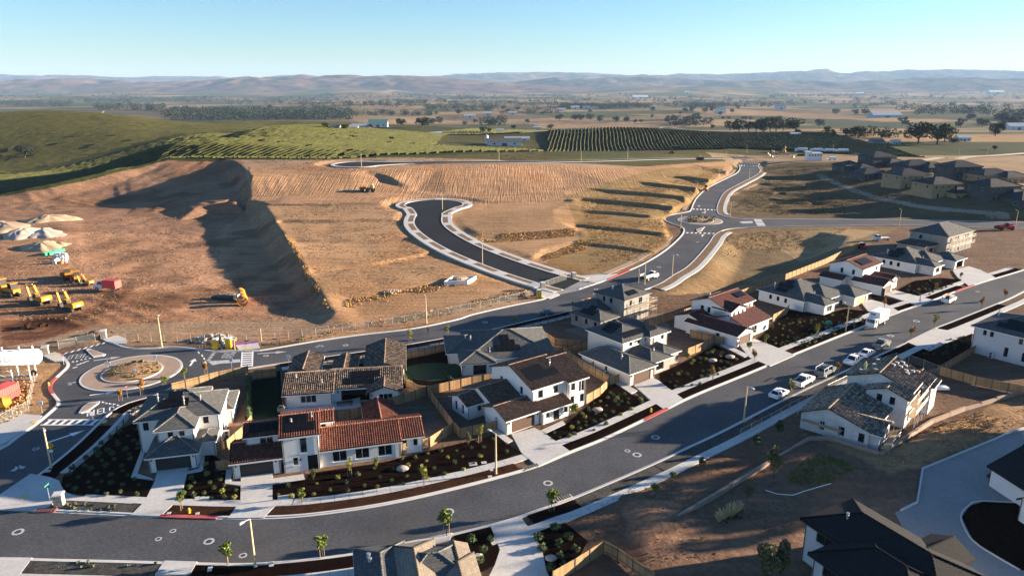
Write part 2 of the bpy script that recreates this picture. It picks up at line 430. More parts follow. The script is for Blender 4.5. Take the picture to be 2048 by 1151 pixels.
# west side: bank falling into the borrow pit
brk((360, 335, 9.5), (430, 345, 7.5), (470, 372, 5.2), (480, 392, 4.2))
brk((340, 322, 11.5), (300, 340, 8.5), (250, 362, 5), (180, 380, 2.5), (90, 400, .5), (0, 420, -.5), (-150, 450, -1))
brk((420, 385, 3.6), (330, 395, 1.4), (230, 410, -2), (160, 425, -2))
brk((470, 402, 3.6), (400, 410, 2.0), (330, 425, -1), (250, 440, -3))
brk((495, 401, 3.6), (525, 403, 3.6), (540, 425, 3.2), (556, 450, 2.8), (580, 485, 2.4), (605, 525, 1.9), (628, 560, 1.5), (650, 595, 1.1), (672, 625, .6), (690, 640, .3), step=3)
brk((478, 408, 1.), (487, 425, -2.4), (500, 452, -4), (520, 492, -4.4), (545, 535, -4.6), (572, 580, -4.4), (600, 615, -3.8), (635, 640, -2), step=3)
brk((440, 440, -4), (440, 480, -4.6), (440, 520, -4.8), (470, 560, -4.8), (520, 600, -4.4), (575, 632, -3.4))
brk((360, 450, -3.4), (300, 500, -4), (230, 530, -4), (340, 560, -4.6), (380, 580, -4.2), (300, 610, -3), (450, 620, -3.2))
brk((140, 440, -1), (150, 500, -2), (170, 550, -2.6), (200, 590, -2.8), (120, 630, -2))
brk((0, 450, 0), (0, 520, -1), (0, 590, -1.6), (0, 640, -1.2), (-150, 500, -1))
brk((0, 668, -.4), (110, 652, -.6), (230, 650, -.6), (330, 652, -.6), (450, 655, -.8), (560, 655, -.7), (640, 652, -.2))
brk((-100, 700, 0), (50, 690, 0), (130, 672, 0), (210, 668, 0), (330, 672, 0), (450, 684, 0), (560, 680, 0), (700, 660, 0), (850, 632, 0), (1000, 598, 0), (1080, 580, 0))
# terraced lots west of the cul-de-sac road
def step_(l, z1, z2, dpy):
    brk(*[(p[0], p[1], z1) for p in l], step=4); brk(*[(p[0] + 2, p[1] + dpy, z2) for p in l], step=4)
step_([(538, 406), (660, 407), (775, 404)], 4.2, 3.2, 6)
step_([(560, 440), (680, 439), (805, 436)], 3.0, 2.0, 6)
step_([(590, 480), (700, 478), (812, 472)], 1.9, 1.1, 5.4)
step_([(628, 540), (740, 527), (840, 508)], 1.1, .4, 5.6)
step_([(690, 592), (800, 575), (925, 553)], .5, -.1, 10)
brk((720, 630, 0), (850, 605, 0), (960, 585, 0), (1050, 570, 0))
# between the cul-de-sac road and the main road: pads and terraces
step_([(955, 402), (1040, 401), (1130, 398)], 3.2, 2.4, 5)
step_([(935, 463), (1030, 462), (1140, 456)], 2.2, .9, 14)
step_([(1060, 515), (1090, 495), (1150, 480)], .9, .1, 12)
brk((1128, 373, 3.6), (1125, 385, 3.4), (1150, 400, 3.2), (1105, 420, 2.8), (1110, 440, 2.4), (1160, 462, 1.6), (1180, 480, .6))
for l, z1, z2, d in (([(1398, 333), (1430, 335), (1456, 338)], 3.4, 1.2, 7), ([(1352, 352), (1390, 354), (1425, 358)], 3.4, 2.0, 6), ([(1294, 364), (1340, 369), (1392, 373)], 3.8, 2.4, 7),
                     ([(1222, 379), (1290, 384), (1368, 391)], 3.6, 2.2, 8), ([(1166, 395), (1250, 402), (1355, 412)], 3.0, 1.5, 9), ([(1174, 419), (1230, 423), (1300, 429)], 2.2, 1.2, 7),
                     ([(1150, 447), (1230, 454), (1325, 464)], 1.5, .5, 8), ([(1182, 485), (1240, 492), (1298, 500)], .8, .1, 6)):
    step_(l, z1, z2, d)
# main road line and the flat neighbourhood stay level
for l in ([(1123, 592), (1223, 557), (1291, 527), (1357, 479), (1367, 454), (1331, 439), (1384, 419), (1397, 393), (1452, 358), (1481, 335), (1490, 312)],
          [(1306, 572), (1372, 533), (1417, 484), (1447, 458), (1528, 453), (1662, 450), (1800, 449), (2050, 457), (2200, 462)],
          [(1515, 332), (1510, 350), (1450, 383), (1437, 401), (1442, 431), (1515, 437), (1662, 438), (1800, 439), (2050, 444), (2200, 446)]):
    brk(*[(p[0], p[1], 0) for p in l])
# the ridge with framed houses, falling towards the road
brk((1545, 335, .4), (1600, 340, 1), (1660, 335, 2.2), (1720, 345, 4), (1800, 360, 5.6), (1900, 385, 6.2), (2050, 400, 6.4), (2250, 410, 6))
brk((1690, 328, 4), (1800, 340, 6), (1950, 360, 6.4), (2050, 370, 6.4), (2250, 380, 6))
brk((1560, 352, -.6), (1620, 372, -.2), (1700, 393, .8), (1800, 412, 1.8), (1900, 420, 2), (2050, 428, 2), (2250, 434, 2))
brk((1540, 372, -.8), (1580, 400, -1.2), (1700, 420, -.6), (1850, 430, 0), (1520, 415, -.8))
for sx, y0 in ((1530, 352), (1540, 366), (1545, 384), (1550, 402)):   # low terraces east of the road
    step_([(sx, y0), (sx + 45, y0 + 1), (sx + 90, y0 + 2)], .3, -.7, 6)
brk((1470, 470, .2), (1560, 458, 1.4), (1600, 458, 1.5), (1640, 462, .6), (1595, 500, -1), (1640, 490, -.8), (1480, 520, -.4), (1400, 560, -.2), (1560, 540, -.2))
for x in range(-300, 421, 20):      # level ground of the streets and lots
    for y in list(range(10, 130, 20)): TP.append((x, y, 0.))
for p in ((600, 760), (800, 760), (1000, 720), (1200, 640), (1400, 620), (1600, 560), (1800, 480), (1950, 470), (1700, 500), (300, 780), (50, 820), (1300, 800), (1600, 700), (1900, 560), (2040, 500), (2200, 520), (2300, 600), (-200, 780), (-200, 720), (1230, 600), (1120, 640), (1420, 590), (1500, 565), (1100, 600), (560, 712), (760, 680), (900, 650), (2000, 640), (1800, 600), (400, 705), (220, 760), (120, 760)):
    TP.append((*W(*p), 0.))
SITE = [W(p[0], p[1], p[2]) for p in BACK] + [(430, 380), (430, 10), (-330, 10), (-330, 300)]
lat = [(x, y) for x in range(-480, 520, 22) for y in range(0, 700, 22)]
LX = np.array([p[0] for p in lat], float); LY = np.array([p[1] for p in lat], float)
ins = inpoly(LX, LY, SITE); dB, _ = dist_line(LX, LY, SITE + SITE[:1])
for (x, y), i, d in zip(lat, ins, dB):
    if not i and d > 14: TP.append((x, y, float(hreg(x, y))))
seen = {}
for p in TP: seen[(round(p[0] * 2), round(p[1] * 2))] = p
TP = [(p[0], p[1], p[2] * .45 if -6 < p[2] < -1 and p[1] < 330 and p[0] < -20 else p[2]) for p in seen.values()]
cdt = delaunay_2d_cdt([Vector(p[:2]) for p in TP], [], [], 0, 1e-4)
cv = np.array([tuple(v) for v in cdt[0]]); cz = np.array([TP[o[0]][2] if o else 0. for o in cdt[3]])
def axis(segs):
    a = [segs[0][0]]
    for s0, s1, n in segs: a += list(np.linspace(s0, s1, n + 1)[1:])
    return np.array(a)
def geo(a, b, n): return list(a + (b - a) * ((np.geomspace(1, 80, n) - 1) / 79.))
GX = np.array(sorted(set([-x for x in geo(480, 16000, 70)][::-1] + list(np.arange(-480, -250, 3.)) + list(np.arange(-250, 300, .85)) + list(np.arange(300, 480, 3.)) + geo(480, 16000, 70))))
GY = np.array(sorted(set(list(np.arange(-60, 60, 6.)) + list(np.arange(60, 440, .85)) + list(np.arange(440, 700, 3.)) + geo(700, 24000, 170))))
nx, ny = len(GX), len(GY)
XX, YY = np.meshgrid(GX, GY); ZZ = hreg(XX, YY)
TZ = np.full(XX.shape, np.nan)
for f in cdt[2]:
    a, b, c = cv[f[0]], cv[f[1]], cv[f[2]]; den = (b[1] - c[1]) * (a[0] - c[0]) + (c[0] - b[0]) * (a[1] - c[1])
    if abs(den) < 1e-6: continue
    i0, i1 = np.searchsorted(GX, [min(a[0], b[0], c[0]), max(a[0], b[0], c[0])]); j0, j1 = np.searchsorted(GY, [min(a[1], b[1], c[1]), max(a[1], b[1], c[1])])
    if i1 <= i0 or j1 <= j0: continue
    x = XX[j0:j1, i0:i1]; y = YY[j0:j1, i0:i1]
    l1 = ((b[1] - c[1]) * (x - c[0]) + (c[0] - b[0]) * (y - c[1])) / den; l2 = ((c[1] - a[1]) * (x - c[0]) + (a[0] - c[0]) * (y - c[1])) / den; l3 = 1 - l1 - l2
    k = (l1 >= -1e-6) & (l2 >= -1e-6) & (l3 >= -1e-6)
    zz = l1 * cz[f[0]] + l2 * cz[f[1]] + l3 * cz[f[2]]
    TZ[j0:j1, i0:i1] = np.where(k, zz, TZ[j0:j1, i0:i1])
wgt = (1 - sstep(420, 470, np.abs(XX))) * (1 - sstep(620, 670, YY)) * sstep(2, 25, YY)
ZZ = np.where(np.isnan(TZ), ZZ, TZ * wgt + ZZ * (1 - wgt))
# ---- zones
def Z_(pts, z=0): return inpoly(XX, YY, WL(pts, z))
FLAT = inpoly(XX, YY, [(-330, 0)] + WL([(-250, 705), (120, 690), (210, 672), (330, 676), (450, 688), (560, 684), (700, 663), (850, 637), (1000, 602), (1090, 582), (1223, 550), (1291, 518), (1340, 490), (1325, 440), (1380, 405), (1400, 380), (1452, 352), (1476, 325), (1530, 325), (1528, 360), (1460, 390), (1450, 425), (1520, 430), (1662, 432), (1800, 433), (2100, 438)]) + [(330, 250), (330, 0)])
nz = fbm(XX, YY, 9, 4, 1)
PIT = Z_([(-100, 440), (140, 415), (300, 395), (480, 395), (540, 440), (660, 640), (300, 655), (-100, 690)], -2)
UPB = Z_([(-60, 400), (330, 318), (480, 320), (500, 395), (420, 440), (150, 440), (-100, 450)], 4)
SLOPE = Z_([(500, 353), (740, 342), (1240, 335), (1440, 322), (1440, 334), (1200, 374), (1060, 386), (500, 396)], 7)
LOTS = Z_([(500, 396), (800, 384), (1130, 370), (1330, 340), (1460, 320), (1470, 340), (1400, 385), (1320, 440), (1350, 460), (1280, 525), (1120, 575), (950, 605), (680, 645)], 2)
GRASSR = Z_([(1528, 330), (1600, 328), (1700, 330), (2060, 398), (2200, 420), (2200, 436), (1530, 434), (1455, 425), (1450, 395), (1520, 362)], 1)
FIELDR = Z_([(1440, 462), (1530, 455), (1800, 452), (1720, 500), (1500, 580), (1310, 590), (1310, 575), (1400, 515)], 0)
OUTER = (~FLAT) & (YY < 430) & (np.abs(XX) < 330)
amp = np.where(PIT, .35, np.where(UPB, .5, np.where(SLOPE, .1, np.where(LOTS, .10, np.where(GRASSR, .3, .15)))))
ZZ = ZZ + np.where(OUTER, amp * nz, 0)
ribs = np.sin(XX * 2.6 + 3 * fbm(XX, YY, 14, 2, 5)) * (.5 + .6 * fbm(XX, YY, 8, 2, 6)) * .0
ZZ = ZZ + np.where(SLOPE, ribs, 0)
# tyre ruts and scraped windrows on the pit floor
ruts = np.abs(np.sin((XX * .35 + YY * .8 + 9 * fbm(XX, YY, 40, 2, 31)) * .55)) ** 6 * .22
ZZ = ZZ + np.where(PIT, ruts * sstep(-.1, .5, fbm(XX, YY, 30, 2, 33)), 0)
ZZ = np.where(FLAT, -.012 - .10 * np.abs(fbm(XX, YY, 5, 3, 2)), ZZ)
COURT = Z_([(2300, 780), (2048, 845), (1985, 868), (1838, 930), (1828, 982), (1822, 1005), (1780, 1025), (1830, 1100), (1990, 1180), (2300, 1180)])
ROUGHLOT = ~COURT & Z_([(1130, 1010), (1290, 960), (1480, 880), (1590, 860), (1640, 880), (1770, 905), (2048, 780), (2048, 855), (1850, 940), (1830, 1010), (1600, 1040), (1620, 1151), (1300, 1151), (1180, 1090)])
MOUND = lambda px, py, r, a: a * np.exp(-(((XX - W(px, py)[0]) ** 2 + (YY - W(px, py)[1]) ** 2) / r ** 2))
ZZ = ZZ + np.where(ROUGHLOT, .22 * np.abs(fbm(XX, YY, 4, 4, 12)) + .25 * np.abs(fbm(XX, YY, 14, 3, 14)), 0)
ZZ = ZZ + np.where(ROUGHLOT, MOUND(1640, 935, 6, .9) + MOUND(1320, 1040, 4, .8) + MOUND(1300, 1085, 4, .7) + MOUND(1880, 880, 8, .6), 0)
dep = dist_line(XX[FIELDR], YY[FIELDR], WL([(1440, 478), (1530, 466), (1640, 462), (1700, 472), (1690, 492), (1600, 537), (1500, 573), (1400, 605), (1318, 612), (1318, 592), (1400, 545), (1430, 505), (1440, 478)]))[0]
ins_f = inpoly(XX[FIELDR], YY[FIELDR], WL([(1440, 478), (1530, 466), (1640, 462), (1700, 472), (1690, 492), (1600, 537), (1500, 573), (1400, 605), (1318, 612), (1318, 592), (1400, 545), (1430, 505)]))
ZZ[FIELDR] -= np.where(ins_f, 3.2 * sstep(0, 9, dep) + .3 * np.abs(fbm(XX[FIELDR], YY[FIELDR], 12, 3, 15)), 0)
# ---- roads cut into the graded land (height along each line)
CUL = [(*W(px, py, z), z) for px, py, z in ((1150, 572, .0), (1090, 556, .15), (1010, 530, .5), (930, 498, 1.1), (880, 470, 1.7), (857, 448, 2.2), (859, 428, 2.6), (868, 409, 2.9))]
UPR = [(*W(px, py, z), z) for px, py, z in ((716, 328.5, 11.1), (790, 326, 11.0), (900, 324.5, 10.8), (1050, 323.5, 9.4), (1200, 321, 7), (1330, 317.5, 4.0), (1430, 316, 1.2), (1470, 316, .0))]
CULS = smooth(CUL, 2); UPRS = smooth(UPR, 3)
def carve(line, half, fall):
    global ZZ
    k = (XX > min(p[0] for p in line) - 40) & (XX < max(p[0] for p in line) + 40) & (YY > min(p[1] for p in line) - 40) & (YY < max(p[1] for p in line) + 40)
    jj, ii = np.where(k); d, z = dist_line(XX[k], YY[k], line); t = sstep(half + fall, half, d)
    ZZ[k] = ZZ[k] * (1 - t) + (z - .3) * t
carve(CULS, 9.5, 5); carve([CULS[-1], (CULS[-1][0], CULS[-1][1] + .1, CULS[-1][2])], 19, 5)
carve(UPRS, 8, 5); carve([UPRS[0], (UPRS[0][0] - 1, UPRS[0][1], UPRS[0][2])], 18, 5)
def hz(x, y):
    i = min(max(int(np.searchsorted(GX, x)) - 1, 0), nx - 2); j = min(max(int(np.searchsorted(GY, y)) - 1, 0), ny - 2)
    tx = (x - GX[i]) / (GX[i + 1] - GX[i]); ty = (y - GY[j]) / (GY[j + 1] - GY[j])
    return float((ZZ[j, i] * (1 - tx) + ZZ[j, i + 1] * tx) * (1 - ty) + (ZZ[j + 1, i] * (1 - tx) + ZZ[j + 1, i + 1] * tx) * ty)
def hit(px, py):
    """first point of the ground along the ray through a photo pixel"""
    x = (px - CX) / FPX; y = -(py - CY) / FPX; d = (x, CP + SP * y, -SP + CP * y); s = 60.; ps = s
    while s < 24000:
        if CAMH + d[2] * s < hz(d[0] * s, d[1] * s):
            a, b = ps, s
            for _ in range(18):
                m = (a + b) / 2
                if CAMH + d[2] * m < hz(d[0] * m, d[1] * m): b = m
                else: a = m
            return (d[0] * b, d[1] * b, hz(d[0] * b, d[1] * b))
        ps = s; s *= 1.006
    return (d[0] * 20000, d[1] * 20000, -80)
POND = hit(905, 268)
pd = np.hypot((XX - POND[0]) / 42, (YY - POND[1]) / 60); ZZ = ZZ * sstep(1, 1.6, pd) + (POND[2] - .8) * (1 - sstep(1, 1.6, pd))
# ---- colours of the soils and fields (albedo)
C = np.zeros(XX.shape + (3,)); C[:] = (.155, .10, .068)
def tint(mask, c): C[mask] = c
far = YY > 430
cellx = np.floor((XX * .92 + YY * .22 + 60 * fbm(XX, YY, 400, 2, 41)) / (230 + 90 * (YY > 2200))); celly = np.floor((YY * .97 - XX * .18 + 50 * fbm(XX, YY, 300, 2, 42)) / (150 + 130 * (YY > 1600) + 260 * (YY > 3500)))
hsh = _hash(cellx.astype(np.int64), celly.astype(np.int64), 77)
pal = np.array([(.30, .19, .10), (.06, .068, .028), (.24, .155, .09), (.07, .078, .03), (.15, .105, .065), (.052, .06, .03), (.33, .22, .12), (.09, .085, .04)])
left = sstep(200, -400, XX) * (1 - sstep(1700, 2400, YY))
idx = np.minimum((hsh * 8).astype(int), 7); farc = pal[idx]
green = np.array((.07, .072, .028)); k2 = (hsh * 13 % 1 > .25)[..., None] * left[..., None]
farc = farc * (1 - k2) + green * k2
C = np.where(far[..., None], farc, C)
C[far & (XX < -60) & (YY < 1150)] = (.062, .062, .021)
gm_ = (sstep(1300, 2600, YY) * (.10 + .38 * sstep(-.15, .25, fbm(XX, YY, 700, 3, 44))))[..., None]; C = C * (1 - gm_) + np.array((.06, .068, .036)) * gm_
k = far & (YY < 1000) & (XX < 330) & (fbm(XX, YY, 200, 2, 50) < .35); tint(k, (.075, .07, .03))
tint(far & (YY < 560) & (XX > 150), (.30, .21, .125)); tint(far & (YY < 470) & (XX < 150), (.075, .07, .03))
tint(OUTER, (.30, .205, .13)); tint(PIT, (.32, .18, .105)); tint(UPB, (.25, .145, .09)); tint(LOTS, (.335, .205, .11)); tint(SLOPE, (.315, .19, .108))
tint(Z_([(1130, 395), (1330, 345), (1450, 330), (1400, 390), (1325, 440), (1350, 460), (1280, 520), (1180, 540), (1080, 520), (1160, 470)], 2), (.235, .155, .072))
VINEL = inpoly(XX, YY, WL([(-200, 440, -4), (0, 390, 3), (100, 370, 6), (200, 347, 9), (335, 320, 12), (480, 319, 12.5), (640, 320, 12), (800, 313, 11.5), (1000, 307, 10.5)]) + [(20, 560), (-900, 560)]) & (YY < 560)
tint(VINEL, (.046, .052, .016))
tint(GRASSR, (.13, .095, .052)); tint(FIELDR, (.19, .135, .075))
tint(Z_([(1540, 462), (1700, 455), (1760, 460), (1660, 495), (1600, 500)], .5), (.32, .225, .12))
tint(Z_([(0, 640), (120, 632), (180, 655), (100, 680), (0, 700)], -.5), (.20, .095, .055))
tint(Z_([(150, 690), (270, 665), (640, 655), (1060, 575), (1100, 590), (900, 640), (640, 680), (330, 690)], 0), (.32, .20, .115))
tint(Z_([(0, 700), (110, 705), (135, 730), (100, 790), (110, 815), (70, 850), (0, 890)]), (.31, .19, .10))
tint(ROUGHLOT, (.17, .105, .07)); tint(Z_([(1590, 860), (1640, 880), (1770, 905), (2048, 785), (2048, 850), (1850, 930), (1780, 950)]), (.30, .185, .10))
tint(Z_([(1250, 1000), (1360, 1005), (1340, 1060), (1300, 1120), (1250, 1080)]), (.27, .155, .095))
tint(Z_([(1125, 660), (1200, 640), (1330, 625), (1340, 660), (1230, 690)]), (.20, .17, .14))
tint(Z_([(430, 790), (480, 770), (497, 785), (485, 830), (440, 880)]), (.16, .085, .055))
tint(Z_([(790, 830), (850, 795), (900, 860), (830, 900)]), (.12, .098, .08)); tint(Z_([(858, 800), (925, 780), (990, 845), (905, 855)]), (.12, .098, .08))
PATH = hz  # (name kept short for the lookups below)
for l, wd, c in (([(1640, 350), (1670, 365), (1720, 385), (1760, 398), (1830, 412), (1900, 420), (2010, 432)], 2.2, (.33, .25, .18)),):
    ln = [hit(*p) for p in l]; d, _ = dist_line(XX, YY, ln); tint((d < wd) & (YY < 440), c)
n1 = fbm(XX, YY, 26, 4, 60)[..., None]; n2 = fbm(XX, YY, 6, 3, 61)[..., None]; n3 = fbm(XX, YY, 90, 3, 62)[..., None]
C = C * (1 + .22 * n1 + .16 * n2 + .14 * n3)
red = sstep(.1, .5, fbm(XX, YY, 34, 3, 63))[..., None] * (OUTER | FLAT)[..., None]
C = C * (1 - red * np.array((.02, .09, .15)))
# tracked-in marks: wheel lanes of the haul routes, darker where the soil is churned
for l, wd, dk in (([(150, 440), (146, 480), (150, 520), (175, 560), (240, 575), (330, 572), (400, 566)], 4, 1.22), ([(240, 575), (222, 600), (205, 615), (170, 628), (120, 640)], 3.4, .62), ([(60, 640), (140, 635), (200, 622), (226, 596), (190, 585), (100, 590)], 2.6, .66), ([(500, 590), (440, 560), (430, 500), (440, 450)], 5, 1.15), ([(330, 640), (420, 610), (470, 560)], 3, .8), ([(20, 655), (80, 645), (130, 655), (90, 668), (30, 672)], 3, .55)):
    ln = smooth([hit(*p) for p in l], 3); d, _ = dist_line(XX, YY, ln); lane = np.exp(-((np.abs(d) - wd * .5) / .8) ** 2) + .5 * (d < wd); C = C * (1 + (dk - 1) * np.clip(lane, 0, 1) * (d < wd * 1.6) * (YY < 420))[..., None]
churn = (sstep(.25, .5, fbm(XX, YY, 18, 4, 65)) * PIT)[..., None]; C = C * (1 - .38 * churn)
# ---- ground sheet
verts = np.stack([XX, YY, ZZ], -1).reshape(-1, 3)
jj, ii = np.meshgrid(np.arange(ny - 1), np.arange(nx - 1), indexing='ij'); b = (jj * nx + ii).ravel()
quads = np.stack([b, b + 1, b + nx + 1, b + nx], 1)
me = bpy.data.meshes.new('ground'); me.vertices.add(len(verts)); me.vertices.foreach_set('co', verts.ravel())
me.loops.add(quads.size); me.loops.foreach_set('vertex_index', quads.ravel().astype(np.int32))
me.polygons.add(len(quads)); me.polygons.foreach_set('loop_start', np.arange(0, quads.size, 4, dtype=np.int32))
me.polygons.foreach_set('use_smooth', np.ones(len(quads), bool)); me.update(); me.validate()
at = me.color_attributes.new('soil', 'FLOAT_COLOR', 'POINT')
at.data.foreach_set('color', np.concatenate([np.clip(C, .004, .8), np.ones(XX.shape + (1,))], -1).ravel().astype(np.float32))
rb_ = me.attributes.new('rib', 'FLOAT', 'POINT'); rb_.data.foreach_set('value', (SLOPE * 1.).ravel().astype(np.float32))
gm = bpy.data.materials.new('soil'); gm.use_nodes = True; t = NT(gm); t.b.inputs['Roughness'].default_value = 1; t.b.inputs['Specular IOR Level'].default_value = .05
a = t.new('ShaderNodeAttribute'); a.attribute_name = 'soil'; tc = t.new('ShaderNodeTexCoord')
n = t.new('ShaderNodeTexNoise'); n.inputs['Scale'].default_value = 1.1; n.inputs['Detail'].default_value = 6; n.inputs['Roughness'].default_value = .7; t.link(tc.outputs['Object'], n.inputs['Vector'])
mr = t.new('ShaderNodeMapRange'); mr.inputs['From Min'].default_value = .28; mr.inputs['From Max'].default_value = .72; mr.inputs['To Min'].default_value = .68; mr.inputs['To Max'].default_value = 1.3; t.link(n.outputs[0], mr.inputs['Value'])
# faint long scrape marks of the graders
mp = t.new('ShaderNodeMapping'); mp.inputs['Scale'].default_value = (.06, .9, 1); mp.inputs['Rotation'].default_value = (0, 0, .15); t.link(tc.outputs['Object'], mp.inputs['Vector'])
nb = t.new('ShaderNodeTexNoise'); nb.inputs['Scale'].default_value = .8; nb.inputs['Detail'].default_value = 4; t.link(mp.outputs[0], nb.inputs['Vector'])
mr2 = t.new('ShaderNodeMapRange'); mr2.inputs['From Min'].default_value = .3; mr2.inputs['From Max'].default_value = .7; mr2.inputs['To Min'].default_value = .8; mr2.inputs['To Max'].default_value = 1.16; t.link(nb.outputs[0], mr2.inputs['Value'])
mm = t.new('ShaderNodeMath', operation='MULTIPLY'); t.link(mr.outputs[0], mm.inputs[0]); t.link(mr2.outputs[0], mm.inputs[1])
sc = t.new('ShaderNodeVectorMath', operation='SCALE'); t.link(a.outputs['Color'], sc.inputs[0]); t.link(mm.outputs[0], sc.inputs['Scale']); t.link(sc.outputs[0], t.b.inputs['Base Color'])
bp = t.new('ShaderNodeBump'); bp.inputs['Distance'].default_value = .24; bp.inputs['Strength'].default_value = 1
ra = t.new('ShaderNodeAttribute'); ra.attribute_name = 'rib'; mpr = t.new('ShaderNodeMapping'); mpr.inputs['Scale'].default_value = (1.7, .05, 0); mpr.inputs['Rotation'].default_value = (0, 0, -.12); t.link(tc.outputs['Object'], mpr.inputs['Vector'])
nr = t.new('ShaderNodeTexNoise'); nr.inputs['Scale'].default_value = 1.0; nr.inputs['Detail'].default_value = 3; t.link(mpr.outputs[0], nr.inputs['Vector']); mr3 = t.new('ShaderNodeMath', operation='MULTIPLY'); t.link(nr.outputs[0], mr3.inputs[0]); t.link(ra.outputs['Fac'], mr3.inputs[1]); mr4 = t.new('ShaderNodeMath', operation='MULTIPLY'); t.link(mr3.outputs[0], mr4.inputs[0]); mr4.inputs[1].default_value = 2.4
ad = t.new('ShaderNodeMath', operation='ADD'); t.link(n.outputs[0], ad.inputs[0]); t.link(nb.outputs[0], ad.inputs[1]); ad2 = t.new('ShaderNodeMath', operation='ADD'); t.link(ad.outputs[0], ad2.inputs[0]); t.link(mr4.outputs[0], ad2.inputs[1]); t.link(ad2.outputs[0], bp.inputs['Height']); t.link(bp.outputs[0], t.b.inputs['Normal'])
me.materials.append(gm); struct(link('ground', me))
tag(bpy.data.objects['ground'], 'graded bare earth, lots, fields and valley floor')
# ---- mountain ranges
def rng(name, label, x0, x1, y0, y1, n_x, n_y, env, seed, sc, col, tree):
    xs = np.linspace(x0, x1, n_x); ys = np.linspace(y0, y1, n_y); X, Y = np.meshgrid(xs, ys)
    rid = 1 - np.abs(fbm(X + 400 * fbm(X, Y, 2500, 2, seed + 5), Y, sc, 5, seed, .52)) * 1.9
    Z = -110 + env(X, Y) * (.55 + .45 * rid + .25 * fbm(X, Y, sc * 2.2, 2, seed + 9)); Z = np.where(env(X, Y) < 1, -140, Z)
    v = np.stack([X, Y, Z], -1).reshape(-1, 3); jj, ii = np.meshgrid(np.arange(n_y - 1), np.arange(n_x - 1), indexing='ij'); b = (jj * n_x + ii).ravel()
    q = np.stack([b, b + 1, b + n_x + 1, b + n_x], 1)
    me = bpy.data.meshes.new(name); me.from_pydata(v.tolist(), [], q.tolist()); me.polygons.foreach_set('use_smooth', [True] * len(q))
    m = bpy.data.materials.new(name); m.use_nodes = True; t = NT(m); t.b.inputs['Roughness'].default_value = 1; t.b.inputs['Specular IOR Level'].default_value = 0
    tc = t.new('ShaderNodeTexCoord'); n = t.new('ShaderNodeTexNoise'); n.inputs['Scale'].default_value = .004; n.inputs['Detail'].default_value = 7; n.inputs['Roughness'].default_value = .7; t.link(tc.outputs['Object'], n.inputs['Vector'])
    cr = t.new('ShaderNodeValToRGB'); e = cr.color_ramp.elements; e[0].position = .42; e[0].color = (*tree, 1); e[1].position = .56; e[1].color = (*col, 1); t.link(n.outputs[0], cr.inputs[0]); t.link(cr.outputs[0], t.b.inputs['Base Color'])
    me.materials.append(m); struct(link(name, me)); tag(bpy.data.objects[name], label)
bell = lambda v, a, b, c, d: sstep(a, b, v) * (1 - sstep(c, d, v))
rng('hill_range', 'bare golden front hills across the valley', -12500, 2600, 8600, 13500, 420, 130, lambda X, Y: 330 * bell(Y, 8900, 10800, 11400, 13300) * bell(X, -12400, -7000, -1800, 2400) * (.8 + .35 * fbm(X, Y, 3000, 2, 71)), 70, 1500, (.17, .105, .08), (.075, .05, .042))
rng('mountain_range', 'hazy blue mountain range along the horizon', -21000, 22000, 14500, 22500, 460, 120, lambda X, Y: (430 + 120 * np.exp(-((X - 6200) / 2600) ** 2)) * bell(Y, 14700, 18300, 19300, 22300) * (.85 + .3 * fbm(X, Y, 5000, 2, 81)), 80, 2300, (.17, .12, .09), (.05, .045, .04))
rng('foothill_range', 'low rolling foothills in blue haze', -2500, 15000, 10500, 14400, 330, 90, lambda X, Y: 250 * bell(Y, 10600, 12600, 13000, 14300) * bell(X, -2300, 1500, 12000, 14900) * (.75 + .4 * fbm(X, Y, 2500, 2, 91)), 90, 1300, (.17, .12, .085), (.055, .05, .04))
# ---- haze: even air round everything
hb = MB().box(-24000, 24000, -300, 24200, -260, 480); ho = hb.build('haze', 'glass')
hm = bpy.data.materials.new('haze'); hm.use_nodes = True; hm.node_tree.nodes.clear()
pv = hm.node_tree.nodes.new('ShaderNodeVolumePrincipled'); out = hm.node_tree.nodes.new('ShaderNodeOutputMaterial')
pv.inputs['Color'].default_value = (.40, .62, .92, 1); pv.inputs['Density'].default_value = 3.2e-5; pv.inputs['Anisotropy'].default_value = .0
hm.node_tree.links.new(pv.outputs[0], out.inputs['Volume']); ho.data.materials.clear(); ho.data.materials.append(hm)
tag(ho, 'pale even haze of the valley air', None, None, 'stuff')
# ================================================================== streets, pavements, beds
def poly_obj(name, pts, z, m, z0=None, parent=None, px=True):
    mb = MB(); mb.prism(WL(pts) if px else pts, z if z0 is None else z0, z, 0); return mb.build(name, m, parent)
# kerb lines of the residential street (photo pixels, left to right)
FAR_K = smooth(WL([(-160, 1019), (0, 1022), (83, 1024), (200, 1029), (316, 1034.5), (430, 1038), (511, 1038), (601, 1034), (710, 1020.5), (803, 1004), (904, 981), (1005, 955), (1076, 934), (1139, 908), (1202, 883), (1250, 861), (1330, 822), (1397, 790), (1490, 752), (1581, 714), (1650, 686), (1722, 657), (1788, 629), (1861, 604), (1949, 571), (2048, 541), (2150, 505)]), 1.2)
NEAR_K = smooth(WL([(-160, 1112), (0, 1114), (120, 1117), (253, 1120), (400, 1124), (506, 1125), (610, 1117), (712, 1104), (836, 1082), (930, 1060), (1012, 1039), (1086, 1014), (1139, 996), (1286, 934), (1370, 895), (1445, 860), (1538, 812), (1601, 781), (1694, 738), (1802, 688), (1865, 657), (1901, 643), (2005, 601), (2060, 575), (2150, 540)]), 1.2)
mb = MB(); mb.prism(FAR_K + NEAR_K[::-1], .03, .03); st = struct(mb.build('street_road', 'asphalt')); tag(st, 'curving grey asphalt street past the new houses')
